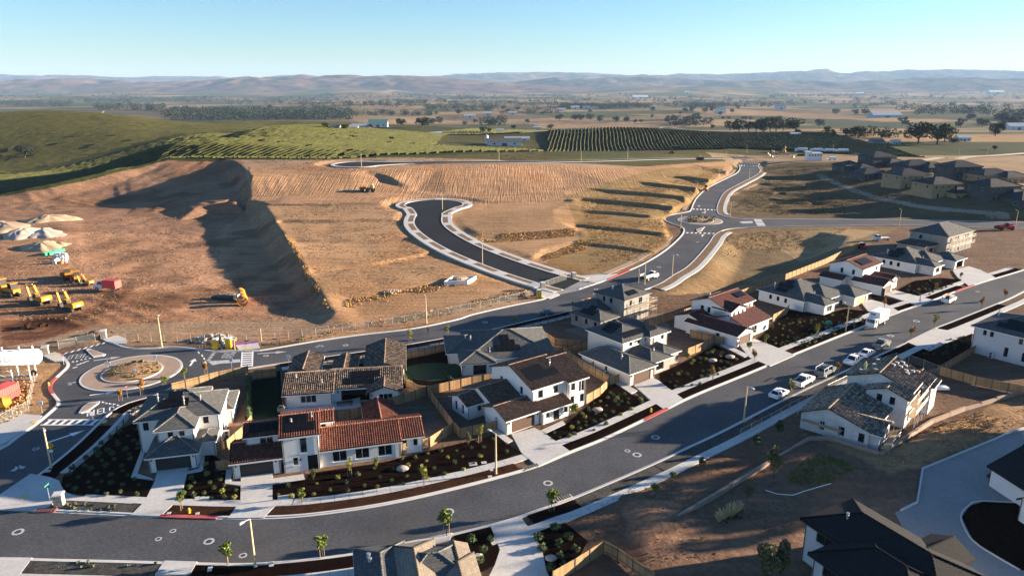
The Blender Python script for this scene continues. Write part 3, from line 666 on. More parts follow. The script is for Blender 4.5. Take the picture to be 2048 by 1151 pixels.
# the circulation road: south-west arm, roundabout, back road to the second and third roundabout
E_K = smooth(WL([(-120, 1062), (0, 1000), (83, 943), (149, 890), (202, 839), (219, 823), (252, 806), (315, 787), (360, 765), (403, 752), (438, 745), (498, 735), (551, 727), (627, 716), (690, 707), (753, 698), (816, 688), (891, 675), (961, 663), (1046, 643), (1135, 622), (1220, 598), (1306, 572), (1344, 550), (1372, 533), (1397, 508), (1417, 484), (1427, 470), (1447, 459.5), (1485, 455), (1528, 453.5), (1662, 451), (1800, 450), (2050, 458), (2200, 463)]), 1.2)
W_K = WL([(-140, 960), (0, 900), (35, 877), (75, 849), (101, 828), (118, 812), (121, 801), (106, 781), (106, 766), (121, 751), (139, 733), (137, 722), (123, 708)])
W_K = smooth(W_K, 1.0)
N_K = smooth(WL([(214, 684), (227, 689), (252, 697), (302, 698), (340, 695), (378, 698), (428, 704), (470, 703), (508, 703), (541, 699), (642, 682), (727, 670), (828, 658), (912, 641), (951, 629), (1026, 612), (1089, 599), (1118, 588)]), 1.2)
N_K2 = smooth(WL([(1160, 579), (1200, 566), (1223, 557), (1256, 543), (1291, 527), (1330, 503), (1357, 480), (1369, 465), (1367, 455), (1345, 447), (1331, 439), (1341, 431), (1377, 424), (1384, 419), (1389, 406), (1397, 393.5), (1417, 376), (1452, 358), (1475, 346), (1481, 336), (1477, 329), (1462, 324), (1462, 319)]), 1.2)
EA_K = smooth(WL([(2200, 447), (2050, 445), (1800, 440), (1662, 439), (1515, 438), (1475, 437.5), (1442, 431), (1432, 421), (1437, 401), (1450, 383), (1477, 368), (1510, 351), (1519, 341), (1515, 332), (1530, 327), (1640, 324)]), 1.2)
mb = MB(); mb.prism(W_K + N_K + N_K2 + WL([(1470, 312), (1500, 309), (1560, 310), (1640, 317)]) + EA_K[::-1] + E_K[::-1], .028, .028)
st = struct(mb.build('collector_road', 'asphalt')); tag(st, 'grey asphalt road linking the roundabouts')
# corner between both roads (left)
def kerb(line, side, wd=.62, name='kerb', m='kerb', lab=None):
    b = MB(); ribbon(b, line, 0, .32 * side, .055, -.05); ribbon(b, line, .32 * side, wd * side, .17, -.05)
    o = struct(b.build(name, m)); tag(o, lab or 'pale concrete kerb and gutter'); return o
s83 = nearest_s(FAR_K, W(60, 1024))
kerb(cut(FAR_K, s83, 1e9), 1, lab='pale concrete kerb below the house gardens')
kerb(NEAR_K, -1, lab='pale concrete kerb opposite the gardens')
ks = nearest_s(E_K, W(40, 973))
kerb(cut(E_K, ks, 1e9), -1, lab='pale concrete kerb along the collector road'); kerb(W_K, 1, lab='curved pale kerb of the first roundabout'); kerb(N_K, 1, lab='pale kerb along the construction fence'); kerb(N_K2, 1, lab='pale kerb climbing past the terraced lots')
kerb(EA_K, -1, lab='pale kerb of the far east road')
# ---------------------------------------------------------------- pavements made of slabs
def sidewalk(line, d0, d1, label, step=2.0, slabs=True, z=.17, m='concrete', gap=.05):
    if not slabs:
        b = MB(); ribbon(b, line, d0, d1, z, -.05); o = struct(b.build('sidewalk', m)); tag(o, label); return o
    e = bpy.data.objects.new('sidewalk', None); COL.objects.link(e); struct(e); tag(e, label)
    L = plen(line)[-1]; n = int(L / step)
    for k in range(n):
        b = MB(); ribbon(b, cut(line, k * step + gap / 2, (k + 1) * step - gap / 2), d0, d1, z, -.05); b.build('slab', m, e)
    b = MB(); ribbon(b, line, d0 + (.02 if d1 > d0 else -.02), d1 - (.02 if d1 > d0 else -.02), z - .035, -.05); b.build('bedding', 'concrete_dark', e)
    return e
sF = lambda px, py: nearest_s(FAR_K, W(px, py)); sN = lambda px, py: nearest_s(NEAR_K, W(px, py)); sE = lambda px, py: nearest_s(E_K, W(px, py))
sidewalk(cut(FAR_K, sF(130, 1026), sF(2048, 541)), 2.75, 4.3, 'pale slab pavement between street trees and front gardens')
sidewalk(cut(NEAR_K, sN(960, 1052), sN(2048, 579)), -4.3, -2.75, 'pale slab pavement beside the unbuilt lot')
sidewalk(cut(NEAR_K, sN(-100, 1113), sN(760, 1096)), -4.6, -2.9, 'pale slab pavement at the foot of the street')
sidewalk(cut(E_K, sE(80, 945), sE(330, 779)), -4.6, -3.0, 'pale pavement along the black rail fence')
sidewalk(cut(E_K, sE(560, 726), sE(1180, 610)), -4.2, -2.8, 'pale pavement behind the back gardens', slabs=False)
sidewalk(cut(E_K, sE(1300, 574), sE(1440, 462)), -4.8, -3.2, 'pale pavement bending towards the second roundabout', slabs=False)
sidewalk(cut(N_K2, nearest_s(N_K2, W(1235, 552)), nearest_s(N_K2, W(1360, 475))), 3.0, 5.4, 'dusty unpaved walk beside the terraced lots', slabs=False, m='apron', z=.12)
sidewalk(cut(N_K2, nearest_s(N_K2, W(1380, 421)), nearest_s(N_K2, W(1478, 340))), 2.5, 4.2, 'dusty walk beside the upper terraces', slabs=False, m='apron', z=.12)
sidewalk(cut(EA_K, nearest_s(EA_K, W(1445, 430)), nearest_s(EA_K, W(1517, 345))), -4.6, -3.0, 'pale pavement snaking up to the third roundabout', slabs=False)
# beds between kerb and pavement
def bed(line, d0, d1, m, label, z=.13):
    b = MB(); ribbon(b, line, d0, d1, z, -.05); o = struct(b.build('planting_strip', m)); tag(o, label); return o
fb = lambda a, b_, m, lab: bed(cut(FAR_K, sF(*a), sF(*b_)), .62, 2.75, m, lab)
fb((100, 1025), (258, 1032), 'bioswale', 'weedy rain garden strip beside the stone pillar'); fb((318, 1034), (455, 1038), 'mulch_dry', 'mulch strip with yellow hydrant and red kerb')
fb((531, 1037), (1045, 944), 'mulch_dry', 'long brown mulch strip below the red tiled house'); fb((1124, 914), (1340, 817), 'mulch', 'mulch strip before the white two storey house')
fb((1368, 803), (1540, 732), 'mulch', 'mulch strip before the grey hipped house'); fb((1590, 711), (1720, 658), 'mulch_dry', 'brown mulch strip beside the box truck')
fb((1795, 627), (1835, 612), 'mulch', 'short mulch strip between two driveways'); fb((1870, 600), (1935, 576), 'mulch', 'mulch strip by the parked utility truck'); fb((1990, 557), (2048, 540), 'mulch', 'mulch strip at the far end of the street')
nb_ = lambda a, b_, m, lab: bed(cut(NEAR_K, sN(*a), sN(*b_)), -2.75, -.62, m, lab)
nb_((65, 1116), (330, 1122), 'bioswale', 'weedy rain garden strip across from the hydrant'); nb_((395, 1124), (735, 1100), 'mulch', 'mulch strip below the tan roofed house')
nb_((905, 1066), (975, 1049), 'mulch', 'small mulch strip beside the curved driveway'); nb_((1050, 1027), (1140, 996), 'mulch', 'mulch strip with one young tree')
nb_((1142, 995), (1300, 928), 'bioswale', 'gravelly rain garden strip along the bare lot'); nb_((1302, 927), (1480, 842), 'bioswale', 'dusty strip between kerb and bare lot')
nb_((1500, 833), (1700, 737), 'bioswale', 'dusty strip beside the parked cars'); nb_((1712, 730), (1815, 683), 'mulch', 'dark mulch strip with autumn saplings'); nb_((1870, 655), (1990, 607), 'mulch', 'dark mulch strip by the white house')
bed(cut(E_K, sE(62, 957), sE(190, 852)), -3.0, -.62, 'mulch', 'dark mulch strip under the street lamp'); bed(cut(E_K, sE(217, 824), sE(318, 786)), -3.0, -.62, 'mulch', 'dark mulch strip beside the splitter island')
bed(cut(E_K, sE(345, 772), sE(480, 737)), -3.2, -.62, 'mulch_dry', 'mulch strip with small trees at the roundabout'); bed(cut(E_K, sE(560, 726), sE(1180, 610)), -2.8, -.62, 'mulch', 'dark mulch strip behind the back gardens')
bed(cut(E_K, sE(1300, 574), sE(1440, 462)), -3.2, -.62, 'strip_soil', 'dry planting strip near the second roundabout')
bed(cut(EA_K, nearest_s(EA_K, W(1445, 430)), nearest_s(EA_K, W(1517, 345))), -3.0, -.62, 'strip_soil', 'dry planting strip up to the third roundabout')
# concrete corner at the street mouth and driveways
def flat(name, pts, m, label, z=.176, z0=-.05):
    o = struct(poly_obj(name, pts, z, m, z0)); tag(o, label); return o
flat('sidewalk_corner', [(-20, 1003), (0, 990), (62, 948), (100, 955), (118, 962), (123, 972), (130, 985), (155, 993), (270, 1000), (262, 1008), (140, 1002), (112, 1003), (98, 1014), (80, 1022), (30, 1021), (-20, 1019)], 'concrete', 'wide pale concrete corner beside the stone pillar')
flat('sidewalk_apron', [(-60, 935), (0, 893), (30, 873), (72, 847), (85, 832), (40, 828), (0, 850), (-60, 880)], 'concrete', 'pale concrete pavement across the side road', z=.17)
flat('driveway', [(316, 939), (374, 931), (378, 936), (367, 975), (352, 1005), (322, 1033), (262, 1031), (290, 1003), (309, 965)], 'concrete', 'curved concrete driveway of the grey hipped corner house')
flat('garden_path', [(262, 956), (287, 890), (295, 890), (275, 948), (303, 957), (307, 960)], 'concrete', 'narrow concrete path along the corner house')
flat('garden_path', [(374, 944), (398, 938), (402, 914), (410, 914), (406, 943), (375, 949)], 'concrete', 'narrow concrete path by the corner house gate')
flat('driveway', [(482, 952), (545, 944), (545, 1000), (560, 1003), (528, 1036), (456, 1037), (481, 1003)], 'concrete', 'straight concrete driveway of the red tiled house')
flat('garden_path', [(545, 958), (607, 949), (610, 960), (545, 969)], 'concrete', 'short path to the red tiled house entry')
flat('garden_path', [(450, 968), (453, 938), (464, 938), (462, 964), (482, 964), (482, 972)], 'concrete', 'narrow side path of the red tiled house')
flat('driveway', [(1023, 869), (1069, 856), (1090, 868), (1140, 903), (1076, 934), (1042, 905)], 'concrete', 'concrete driveway of the white two storey house')
flat('garden_path', [(1080, 862), (1125, 842), (1131, 849), (1092, 867)], 'concrete', 'entry path of the white two storey house')
flat('garden_path', [(981, 861), (993, 859), (1026, 882), (1013, 887)], 'concrete', 'side path of the white two storey house')
flat('driveway', [(1268, 771), (1305, 756), (1318, 762), (1330, 772), (1368, 800), (1330, 821), (1300, 800)], 'concrete', 'concrete driveway of the grey hipped two storey house')
flat('garden_path', [(1228, 765), (1240, 762), (1275, 782), (1262, 788)], 'concrete', 'side path of the grey hipped two storey house')
flat('driveway', [(1478, 690), (1508, 678), (1540, 690), (1590, 711), (1540, 733), (1500, 716)], 'concrete', 'concrete driveway of the maroon tiled house')
flat('garden_path', [(1440, 690), (1450, 688), (1500, 712), (1488, 715)], 'concrete', 'side path of the maroon tiled house')
flat('driveway', [(1722, 605), (1742, 600), (1770, 607), (1800, 625), (1770, 636), (1735, 622)], 'concrete', 'concrete driveway behind the box truck')
flat('driveway', [(1766, 589), (1789, 581), (1825, 590), (1868, 601), (1838, 612), (1800, 600)], 'concrete', 'concrete driveway of the far maroon tiled house')
flat('driveway', [(1905, 541), (1937, 533), (1960, 540), (1990, 555), (1940, 574), (1915, 555)], 'concrete', 'bare concrete driveway of the unfinished grey house')
flat('driveway', [(1040, 1032), (980, 1050), (990, 1075), (1000, 1100), (990, 1130), (965, 1180), (1110, 1180), (1092, 1140), (1084, 1100), (1066, 1065), (1052, 1050)], 'concrete', 'broad curving concrete driveway on the near side')
flat('driveway', [(735, 1100), (905, 1066), (900, 1080), (740, 1116)], 'concrete', 'pale driveway apron beside the tan roof', z=.165)
flat('driveway', [(330, 1122), (395, 1124), (380, 1150), (310, 1150)], 'concrete', 'pale driveway apron below the young tree')
flat('driveway', [(-20, 1115), (65, 1116), (40, 1150), (-30, 1150)], 'concrete', 'pale driveway apron at the street mouth', z=.165)
flat('driveway', [(1812, 684), (1868, 657), (1900, 662), (1960, 640), (1985, 642), (1950, 665), (1890, 688), (1860, 703)], 'concrete', 'pale driveway apron before the white hipped house')
flat('court', [(2048, 856), (2150, 830), (2250, 1000), (2100, 1170), (2048, 1132), (2000, 1110), (1955, 1090), (1930, 1055), (1923, 1035), (1940, 1012), (1965, 1004), (2060, 1004), (2060, 940), (1975, 955), (1990, 940), (2048, 920), (2060, 856), (1985, 880), (1843, 938), (1836, 982), (1832, 1005), (1800, 1022), (1850, 1060), (1900, 1100), (1960, 1140), (2040, 1190), (2150, 1200), (2250, 1000), (2150, 830)], 'concrete_dark', 'x') if False else None
flat('court_drive', [(2300, 790), (2048, 856), (1985, 880), (1843, 938), (1836, 982), (1832, 1005), (1790, 1025), (1830, 1100), (1990, 1180), (2300, 1180)], 'concrete_dark', 'broad grey concrete court between the dark roofed houses', z=.10)
k = MB(); ribbon(k, smooth(WL([(2300, 790), (2048, 856), (1985, 880), (1843, 938)]), 2), 0, .25, .32, -.05); ribbon(k, WL([(1843, 938), (1836, 982), (1832, 1005), (1800, 1021)]), 0, .25, .32, -.05)
tag(struct(k.build('kerb', 'kerb')), 'raised pale kerb round the grey concrete court')
isl = MB(); isl.prism(WL([(1923, 1035), (1940, 1012), (1965, 1004), (2080, 1010), (2300, 1030), (2300, 1180), (2040, 1140), (1985, 1108), (1945, 1080)]), .0, .16); tag(struct(isl.build('lot_island', 'mulch')), 'bare dark soil island in the concrete court')
ik = MB(); ribbon(ik, smooth(WL([(2080, 1010), (1965, 1004), (1940, 1012), (1923, 1035), (1945, 1080), (1985, 1108), (2040, 1140)]), 1), 0, -.2, .22, -.05); tag(struct(ik.build('kerb', 'kerb')), 'thin kerb round the dark soil island')
i2 = MB(); i2.prism(WL([(1973, 953), (1990, 942), (2020, 934), (2020, 975), (1990, 968)]), 0, .3); tag(struct(i2.build('lot_island', 'mulch_dry')), 'small brown soil island before the dark house')
# front gardens
def garden(pts, label, m='mulch'): return flat('garden_bed', pts, m, label, z=.14)
garden([(123, 972), (126, 955), (140, 935), (210, 873), (280, 840), (284, 850), (290, 890), (262, 956), (307, 962), (300, 985), (288, 1000), (180, 990), (135, 985)], 'dark mulch garden of the corner house with round shrubs')
garden([(376, 944), (400, 940), (412, 900), (455, 930), (450, 972), (482, 974), (482, 1003), (367, 1001), (370, 975)], 'dark mulch bed between two driveways')
garden([(546, 970), (612, 960), (620, 947), (770, 925), (806, 915), (1000, 868), (1015, 888), (1042, 905), (940, 945), (850, 968), (720, 990), (546, 1001)], 'large dark mulch garden before the red tiled house')
garden([(1092, 868), (1130, 850), (1175, 812), (1225, 765), (1262, 788), (1300, 802), (1240, 845), (1160, 880), (1132, 895)], 'dark mulch garden of the white two storey house')
garden([(1332, 773), (1320, 762), (1318, 748), (1375, 722), (1430, 690), (1488, 716), (1500, 716), (1450, 750), (1380, 790)], 'dark mulch garden of the grey hipped two storey house')
garden([(1545, 692), (1515, 680), (1545, 650), (1575, 620), (1645, 630), (1690, 618), (1735, 623), (1765, 640), (1680, 668), (1600, 703)], 'mulch garden with rows of small plants')
garden([(1800, 578), (1830, 562), (1880, 556), (1930, 560), (1885, 585), (1845, 598), (1795, 583)], 'mulch garden of the far maroon tiled house')
garden([(1742, 590), (1760, 592), (1800, 603), (1775, 612), (1750, 602)], 'small mulch bed between two garages')
garden([(1815, 712), (1900, 672), (1945, 665), (1940, 700), (1870, 735), (1800, 752)], 'dark planted garden beside the white hipped house')
garden([(640, 745), (790, 715), (795, 760), (800, 790), (790, 800), (640, 800)], 'dark back garden soil behind the brown tiled house')
garden([(497, 755), (560, 742), (565, 830), (560, 838), (490, 838)], 'dark back garden between hedge and patio', m='dark_lawn')
garden([(788, 715), (885, 700), (930, 748), (870, 770), (840, 768), (808, 775)], 'dark shrub bed round the oval lawn')
garden([(985, 1075), (1010, 1068), (1025, 1060), (980, 1050), (905, 1068), (890, 1110), (960, 1140), (985, 1130), (1000, 1100)], 'dark mulch bed beside the tan roof') if False else None
garden([(1066, 1064), (1130, 1046), (1175, 1082), (1150, 1130), (1110, 1180), (1094, 1140), (1086, 1100)], 'dark mulch bed inside the curved driveway')
garden([(905, 1085), (975, 1068), (993, 1082), (998, 1105), (985, 1130), (950, 1150), (920, 1110)], 'dark mulch bed between tan roof and driveway')
o = MB(); o.prism([(W(868, 744)[0] + 6.2 * math.cos(a) * (1 + .08 * math.sin(3 * a)), W(868, 744)[1] + 4.6 * math.sin(a)) for a in np.linspace(0, 2 * math.pi, 40)[:-1]], .1, .17)
tag(struct(o.build('lawn', 'lawn')), 'small oval dark green lawn behind the wooden fence')
flat('patio', [(556, 822), (640, 805), (700, 800), (720, 795), (722, 815), (640, 822), (575, 838)], 'concrete', 'pale patio behind the brown tiled house')
# ---------------------------------------------------------------- roundabouts
def roundabout(c, ra, ri, label):
    e = bpy.data.objects.new('roundabout', None); COL.objects.link(e); struct(e); tag(e, label); e.location = (c[0], c[1], 0)
    circ = lambda r, n=64: [(r * math.cos(2 * math.pi * k / n), r * math.sin(2 * math.pi * k / n)) for k in range(n)]
    MB().prism(circ(ra), .02, .12).build('kerb_ring', 'kerb', e); MB().prism(circ(ra - .45), .1, .135).build('truck_apron', 'apron', e)
    MB().prism(circ(ri), .1, .28).build('inner_kerb', 'kerb', e)
    b = MB(); rr = random.Random(3); n = 40
    b.v.append((0, 0, .8)); rings = [(.35, .7), (.7, .5), (1, .3)]
    for f, h in rings:
        for k_ in range(n):
            a = 2 * math.pi * k_ / n; b.v.append(((ri - .3) * f * math.cos(a), (ri - .3) * f * math.sin(a), h + rr.uniform(-.06, .06) * (f < 1)))
    for k_ in range(n):
        b.f.append((0, 1 + k_, 1 + (k_ + 1) % n)); b.uv.append(None); b.mi.append(0)
        for r_ in range(2):
            p = 1 + r_ * n; b.f.append((p + k_, p + n + k_, p + n + (k_ + 1) % n, p + (k_ + 1) % n)); b.uv.append(None); b.mi.append(0)
    b.build('soil_mound', 'island_soil', e, True); return e
mat('island_soil', (.30, .175, .085), 1, .3, .8, .06, 6, fine=4)
RB1 = W(265, 744); RB2 = W(1400, 441); RB3 = W(1493, 320.5)
roundabout(RB1, 9.1, 5.5, 'roundabout with tan truck apron beside the unfinished yard'); roundabout(RB2, 9.1, 5.5, 'roundabout beside the terraced lots'); roundabout(RB3, 9.1, 5.5, 'distant roundabout by the white site office')
def island(pts, label, z=.17):
    c = WL(pts); cx = sum(p[0] for p in c) / len(c); cy = sum(p[1] for p in c) / len(c)
    e = thing('splitter_island', label, 'traffic island', (cx, cy, 0)); q = [(p[0] - cx, p[1] - cy) for p in c]
    MB().prism(q, .0, z).build('kerb_ring', 'kerb', e); MB().prism([(x * .72, y * .72) for x, y in q], .1, z + .02).build('infill', 'apron', e); return e
island([(172, 700), (177, 697), (200, 705), (212, 709), (207, 712), (187, 715)], 'pointed splitter island near the yard crosswalk')
island([(157, 827), (165, 815), (177, 806), (200, 803), (198, 807), (176, 823), (163, 827)], 'rounded splitter island near the curving bike arrow')
island([(1392, 459), (1410, 454), (1402, 463), (1395, 464)], 'small splitter island south of the second roundabout'); island([(1402, 427), (1412, 421), (1410, 427)], 'small splitter island north of the second roundabout')
# ---------------------------------------------------------------- cul-de-sac roads
def culdesac(S, rb, label, wid=5.2, yd=1):
    e = bpy.data.objects.new('cul_de_sac', None); COL.objects.link(e); struct(e); tag(e, label)
    c = S[0] if yd < 0 else S[-1]; S = S if yd > 0 else S[::-1]
    def bulb(hw, R2, n=56):
        """left and right edges of the road that flares into the turning circle"""
        line = [p for p in S if math.hypot(p[0] - c[0], p[1] - c[1]) > R2 + 5]
        L = offset(line, hw); Rr = offset(line, -hw)
        d = math.atan2(line[-1][1] - c[1], line[-1][0] - c[0]); a0 = .75
        circ = [(c[0] + R2 * math.cos(d + t), c[1] + R2 * math.sin(d + t), c[2]) for t in np.linspace(2 * math.pi - a0, a0, n)]
        out = L + circ + Rr[::-1]
        return smooth(out[::2] if len(out) < 30 else out[::3], 1.)
    edge = bulb(wid, rb)
    def sheet(name, e0, dz, m):
        b = MB(); P = [(p[0], p[1]) for p in e0]
        tri = tessellate_polygon([[Vector((p[0], p[1], 0)) for p in e0]])
        b.v = [(p[0], p[1], p[2] + dz) for p in e0]
        for t_ in tri:
            a_, b_, c_ = [Vector(b.v[i]) for i in t_]; t_ = t_ if (b_ - a_).cross(c_ - a_).z > 0 else t_[::-1]
            b.f.append(tuple(t_)); b.uv.append(None); b.mi.append(0)
        return b.build(name, m, e)
    sheet('asphalt', edge, .05, 'asphalt_new')
    b = MB(); ribbon(b, edge, 0, .6 if yd > 0 else .25, .2 if yd > 0 else .1, -.1); b.build('kerb', 'kerb', e)
    if yd < 0:
        b = MB(); ribbon(b, cut(edge, plen(edge)[-1] * .42, plen(edge)[-1] * .60), .3, 2.2, .15, -.15); b.build('sidewalk', 'concrete', e); return e
    b = MB(); ribbon(b, edge, .6, 2.6, .17, -.4); b.build('planting_strip', 'strip_soil', e)
    b = MB(); ribbon(b, edge, 2.6, 4.2, .21, -.5); b.build('sidewalk', 'concrete', e)
    L = plen(edge)[-1]; s = 6.
    while s < L - 8:
        b = MB(); ribbon(b, cut(edge, s, s + 4.2), .6, 2.6, .215, -.1); b.build('driveway_apron', 'concrete', e); s += 15.5
    return e
# edges are left-handed: the road is drawn so that its outside lies to the left
culdesac(CULS, 12.6, 'fresh black cul-de-sac with pale pavement among bare lots'); culdesac(UPRS[:-3], 12.6, 'fresh black road along the upper bench', 4.4, -1)
flat('entry_apron', [(1075, 575), (1118, 560), (1150, 552), (1215, 545), (1225, 552), (1200, 566), (1160, 580), (1118, 589), (1090, 598)], 'concrete_dark', 'grey entry apron behind the site gate', z=.045)
flat('sidewalk_corner', [(1150, 553), (1235, 548), (1222, 557), (1195, 567), (1165, 562)], 'concrete', 'pale concrete corner beside the gate pillar', z=.13)
flat('sidewalk_corner', [(1068, 572), (1082, 575), (1120, 590), (1100, 598), (1085, 596)], 'concrete', 'pale concrete corner beside the yellow toilet', z=.13)
flat('sidewalk_pad', [(470, 689), (515, 685), (520, 696), (478, 701)], 'concrete', 'pale concrete ramp beside the purple film', z=.18)
flat('sidewalk_pad', [(86, 712), (110, 705), (123, 708), (137, 722), (110, 724)], 'concrete', 'pale concrete ramp beside the white tank', z=.18)
flat('sidewalk_pad', [(205, 679), (235, 671), (250, 677), (255, 688), (232, 687), (214, 684)], 'concrete', 'pale concrete ramp beside the stone post', z=.18)
# ---------------------------------------------------------------- markings
def mark(pts, label, m='paint', z=.037, name='road_marking'):
    o = struct(poly_obj(name, pts, z, m)); tag(o, label); return o
def crosswalk(p0, p1, q0, q1, n, label, rails=True):
    """ladder crossing between two pixel edges"""
    e = bpy.data.objects.new('crosswalk', None); COL.objects.link(e); struct(e); tag(e, label)
    a0, a1, b0, b1 = [np.array(W(*p)) for p in (p0, p1, q0, q1)]
    for k_ in range(n):
        t0, t1 = (k_ + .25) / n, (k_ + .75) / n
        MB().prism([tuple(a0 + (a1 - a0) * t0), tuple(a0 + (a1 - a0) * t1), tuple(b0 + (b1 - b0) * t1), tuple(b0 + (b1 - b0) * t0)], .037, .037).build('stripe', 'paint', e)
    if rails:
        for u0, u1, v in ((a0, a1, b0 - a0), (b0, b1, a0 - b0)):
            v = v / np.linalg.norm(v) * .3
            MB().prism([tuple(u0), tuple(u1), tuple(u1 + v), tuple(u0 + v)], .041, .041).build('edge_line', 'paint', e)
    return e
crosswalk((80, 850), (187, 850), (97, 838), (203, 838), 7, 'ladder crosswalk in the shaded side road')
crosswalk((122, 710), (212, 686), (128, 706), (216, 682), 7, 'ladder crosswalk before the construction fence', False)
crosswalk((483, 704), (481, 735), (507, 703), (506, 732), 7, 'ladder crosswalk on the back road')
crosswalk((1362, 466), (1430, 468), (1362, 464), (1432, 466), 8, 'distant crosswalk south of the second roundabout', False); crosswalk((1384, 419), (1434, 421), (1384, 417), (1435, 419), 7, 'distant crosswalk north of the second roundabout', False)
crosswalk((1507, 438), (1515, 452), (1522, 438), (1532, 452), 5, 'distant crosswalk on the east road', False); crosswalk((1480, 332), (1516, 332), (1480, 330), (1516, 330), 6, 'distant crosswalk at the third roundabout', False)
GLY = {'Y': [[(0, 1), (.5, .5)], [(1, 1), (.5, .5)], [(.5, .5), (.5, 0)]], 'I': [[(.5, 0), (.5, 1)]], 'E': [[(0, 0), (0, 1)], [(0, 1), (1, 1)], [(0, .5), (.8, .5)], [(0, 0), (1, 0)]], 'L': [[(0, 1), (0, 0)], [(0, 0), (1, 0)]], 'D': [[(0, 0), (0, 1)], [(0, 1), (.7, 1)], [(.7, 1), (1, .7)], [(1, .7), (1, .3)], [(1, .3), (.7, 0)], [(.7, 0), (0, 0)]],
       'bike': [[(0, .2), (.2, 0)], [(.2, 0), (.4, .2)], [(.4, .2), (.2, .4)], [(.2, .4), (0, .2)], [(.6, .2), (.8, 0)], [(.8, 0), (1, .2)], [(1, .2), (.8, .4)], [(.8, .4), (.6, .2)], [(.2, .2), (.4, .55)], [(.4, .55), (.75, .55)], [(.8, .2), (.68, .75)], [(.45, .25), (.4, .75)]]}
def word(txt, c, ang, w, h, label, m='paint', st=.22):
    e = bpy.data.objects.new('road_lettering', None); COL.objects.link(e); struct(e); tag(e, label); e.location = (*W(*c), .039); e.rotation_euler = (0, 0, ang)
    n = len(txt); cw = w / n
    for i, ch in enumerate(txt):
        b = MB()
        for a_, b_ in GLY[ch]:
            x = lambda p: (-w / 2 + cw * (i + .12 + .72 * p[0]), h * (p[1] - .5))
            p, q = x(a_), x(b_); d = Vector((q[0] - p[0], q[1] - p[1])); L = d.length; d /= L; nn = Vector((-d.y, d.x)) * st / 2; d = d * st / 2
            b.face([(p[0] - d.x - nn.x, p[1] - d.y - nn.y, 0), (q[0] + d.x - nn.x, q[1] + d.y - nn.y, 0), (q[0] + d.x + nn.x, q[1] + d.y + nn.y, 0), (p[0] - d.x + nn.x, p[1] - d.y + nn.y, 0)])
        b.build('letter', m, e)
    return e
word(['Y', 'I', 'E', 'L', 'D'], (200, 822), R(28), 4.6, 2.2, 'painted word YIELD on the shaded road')
word(['Y', 'I', 'E', 'L', 'D'], (159, 712), R(18 + 180), 4.2, 2.4, 'painted word YIELD before the yard crosswalk', 'paint_worn')
word(['Y', 'I', 'E', 'L', 'D'], (457, 710), R(8 - 90), 3.4, 2.2, 'painted word YIELD before the back road crosswalk', 'paint_worn')
word(['bike'], (36, 934), R(42), 2.4, 1.7, 'painted bicycle symbol on the side road', st=.16); word(['bike'], (140, 766), R(80), 2.4, 1.7, 'painted bicycle symbol in the roundabout', 'paint_worn', st=.16); word(['bike'], (640, 691), R(12), 2.6, 1.8, 'painted bicycle symbol on the back road', 'paint_worn', st=.16)
def arrow(c, ang, L, label, m='paint'):
    o = MB(); w = .22; o.prism([(-L / 2, -w), (L * .12, -w), (L * .12, -w * 3.2), (L / 2, 0), (L * .12, w * 3.2), (L * .12, w), (-L / 2, w)], 0, 0)
    b = o.build('road_arrow', m); struct(b); b.location = (*W(*c), .038); b.rotation_euler = (0, 0, ang); tag(b, label); return b
arrow((133, 730 + 142), R(50), 5.5, 'painted curving arrow on the side road'); arrow((207, 786), R(22), 4.5, 'painted arrow entering the roundabout'); arrow((385, 724), R(100), 4.0, 'painted arrow leaving the roundabout', 'paint'); arrow((545, 705), R(12), 6, 'long painted arrow on the back road', 'paint_worn'); arrow((215, 717), R(25), 5, 'painted arrow beside the splitter island', 'paint_worn')
arrow((1405, 471), R(70), 4, 'painted arrow south of the second roundabout'); arrow((1398, 412), R(80), 3, 'painted arrow north of the second roundabout')
for k_, (x, y) in enumerate(((146, 723), (154, 722), (163, 719), (171, 717.5), (180, 716))):
    mark([(x - 3, y + 1.5), (x + 3, y + .5), (x, y - 1.5)], 'white yield triangle before the yard crosswalk')
for k_, (x, y) in enumerate(((206, 804), (213, 806), (220, 807), (228, 808), (236, 810))):
    mark([(x - 3, y + 1.5), (x + 4, y + .5), (x - 1, y - 2)], 'white yield triangle before the shaded arm')
for x, y in ((150, 734), (157, 728), (165, 725), (173, 722)): mark([(x - 5, y + 1.2), (x + 4, y - 1), (x + 5, y), (x - 4, y + 2.2)], 'white dashed yield line near the yard')
for x, y in ((396, 705), (403, 711), (407, 717), (410, 724)): mark([(x - 1, y - 2), (x + 2, y - 2), (x + 4, y + 2), (x + 1, y + 2)], 'white dashed yield line of the back road')
for k_ in range(6): mark([(418 + k_ * 2.4 - 5, 720 - k_ * 3.3), (418 + k_ * 2.4 + 3, 719 - k_ * 3.3), (418 + k_ * 2.4 + 3.5, 720 - k_ * 3.3), (418 + k_ * 2.4 - 4.5, 721 - k_ * 3.3)], 'white gore hatching on the back road')
mark([(415, 722), (480, 718), (481, 724), (440, 727), (425, 730)], 'pale painted gore beside the crosswalk', 'paint_worn')
mark([(1478, 443), (1505, 442), (1506, 446), (1485, 447)], 'pale painted gore on the east road', 'paint_worn')
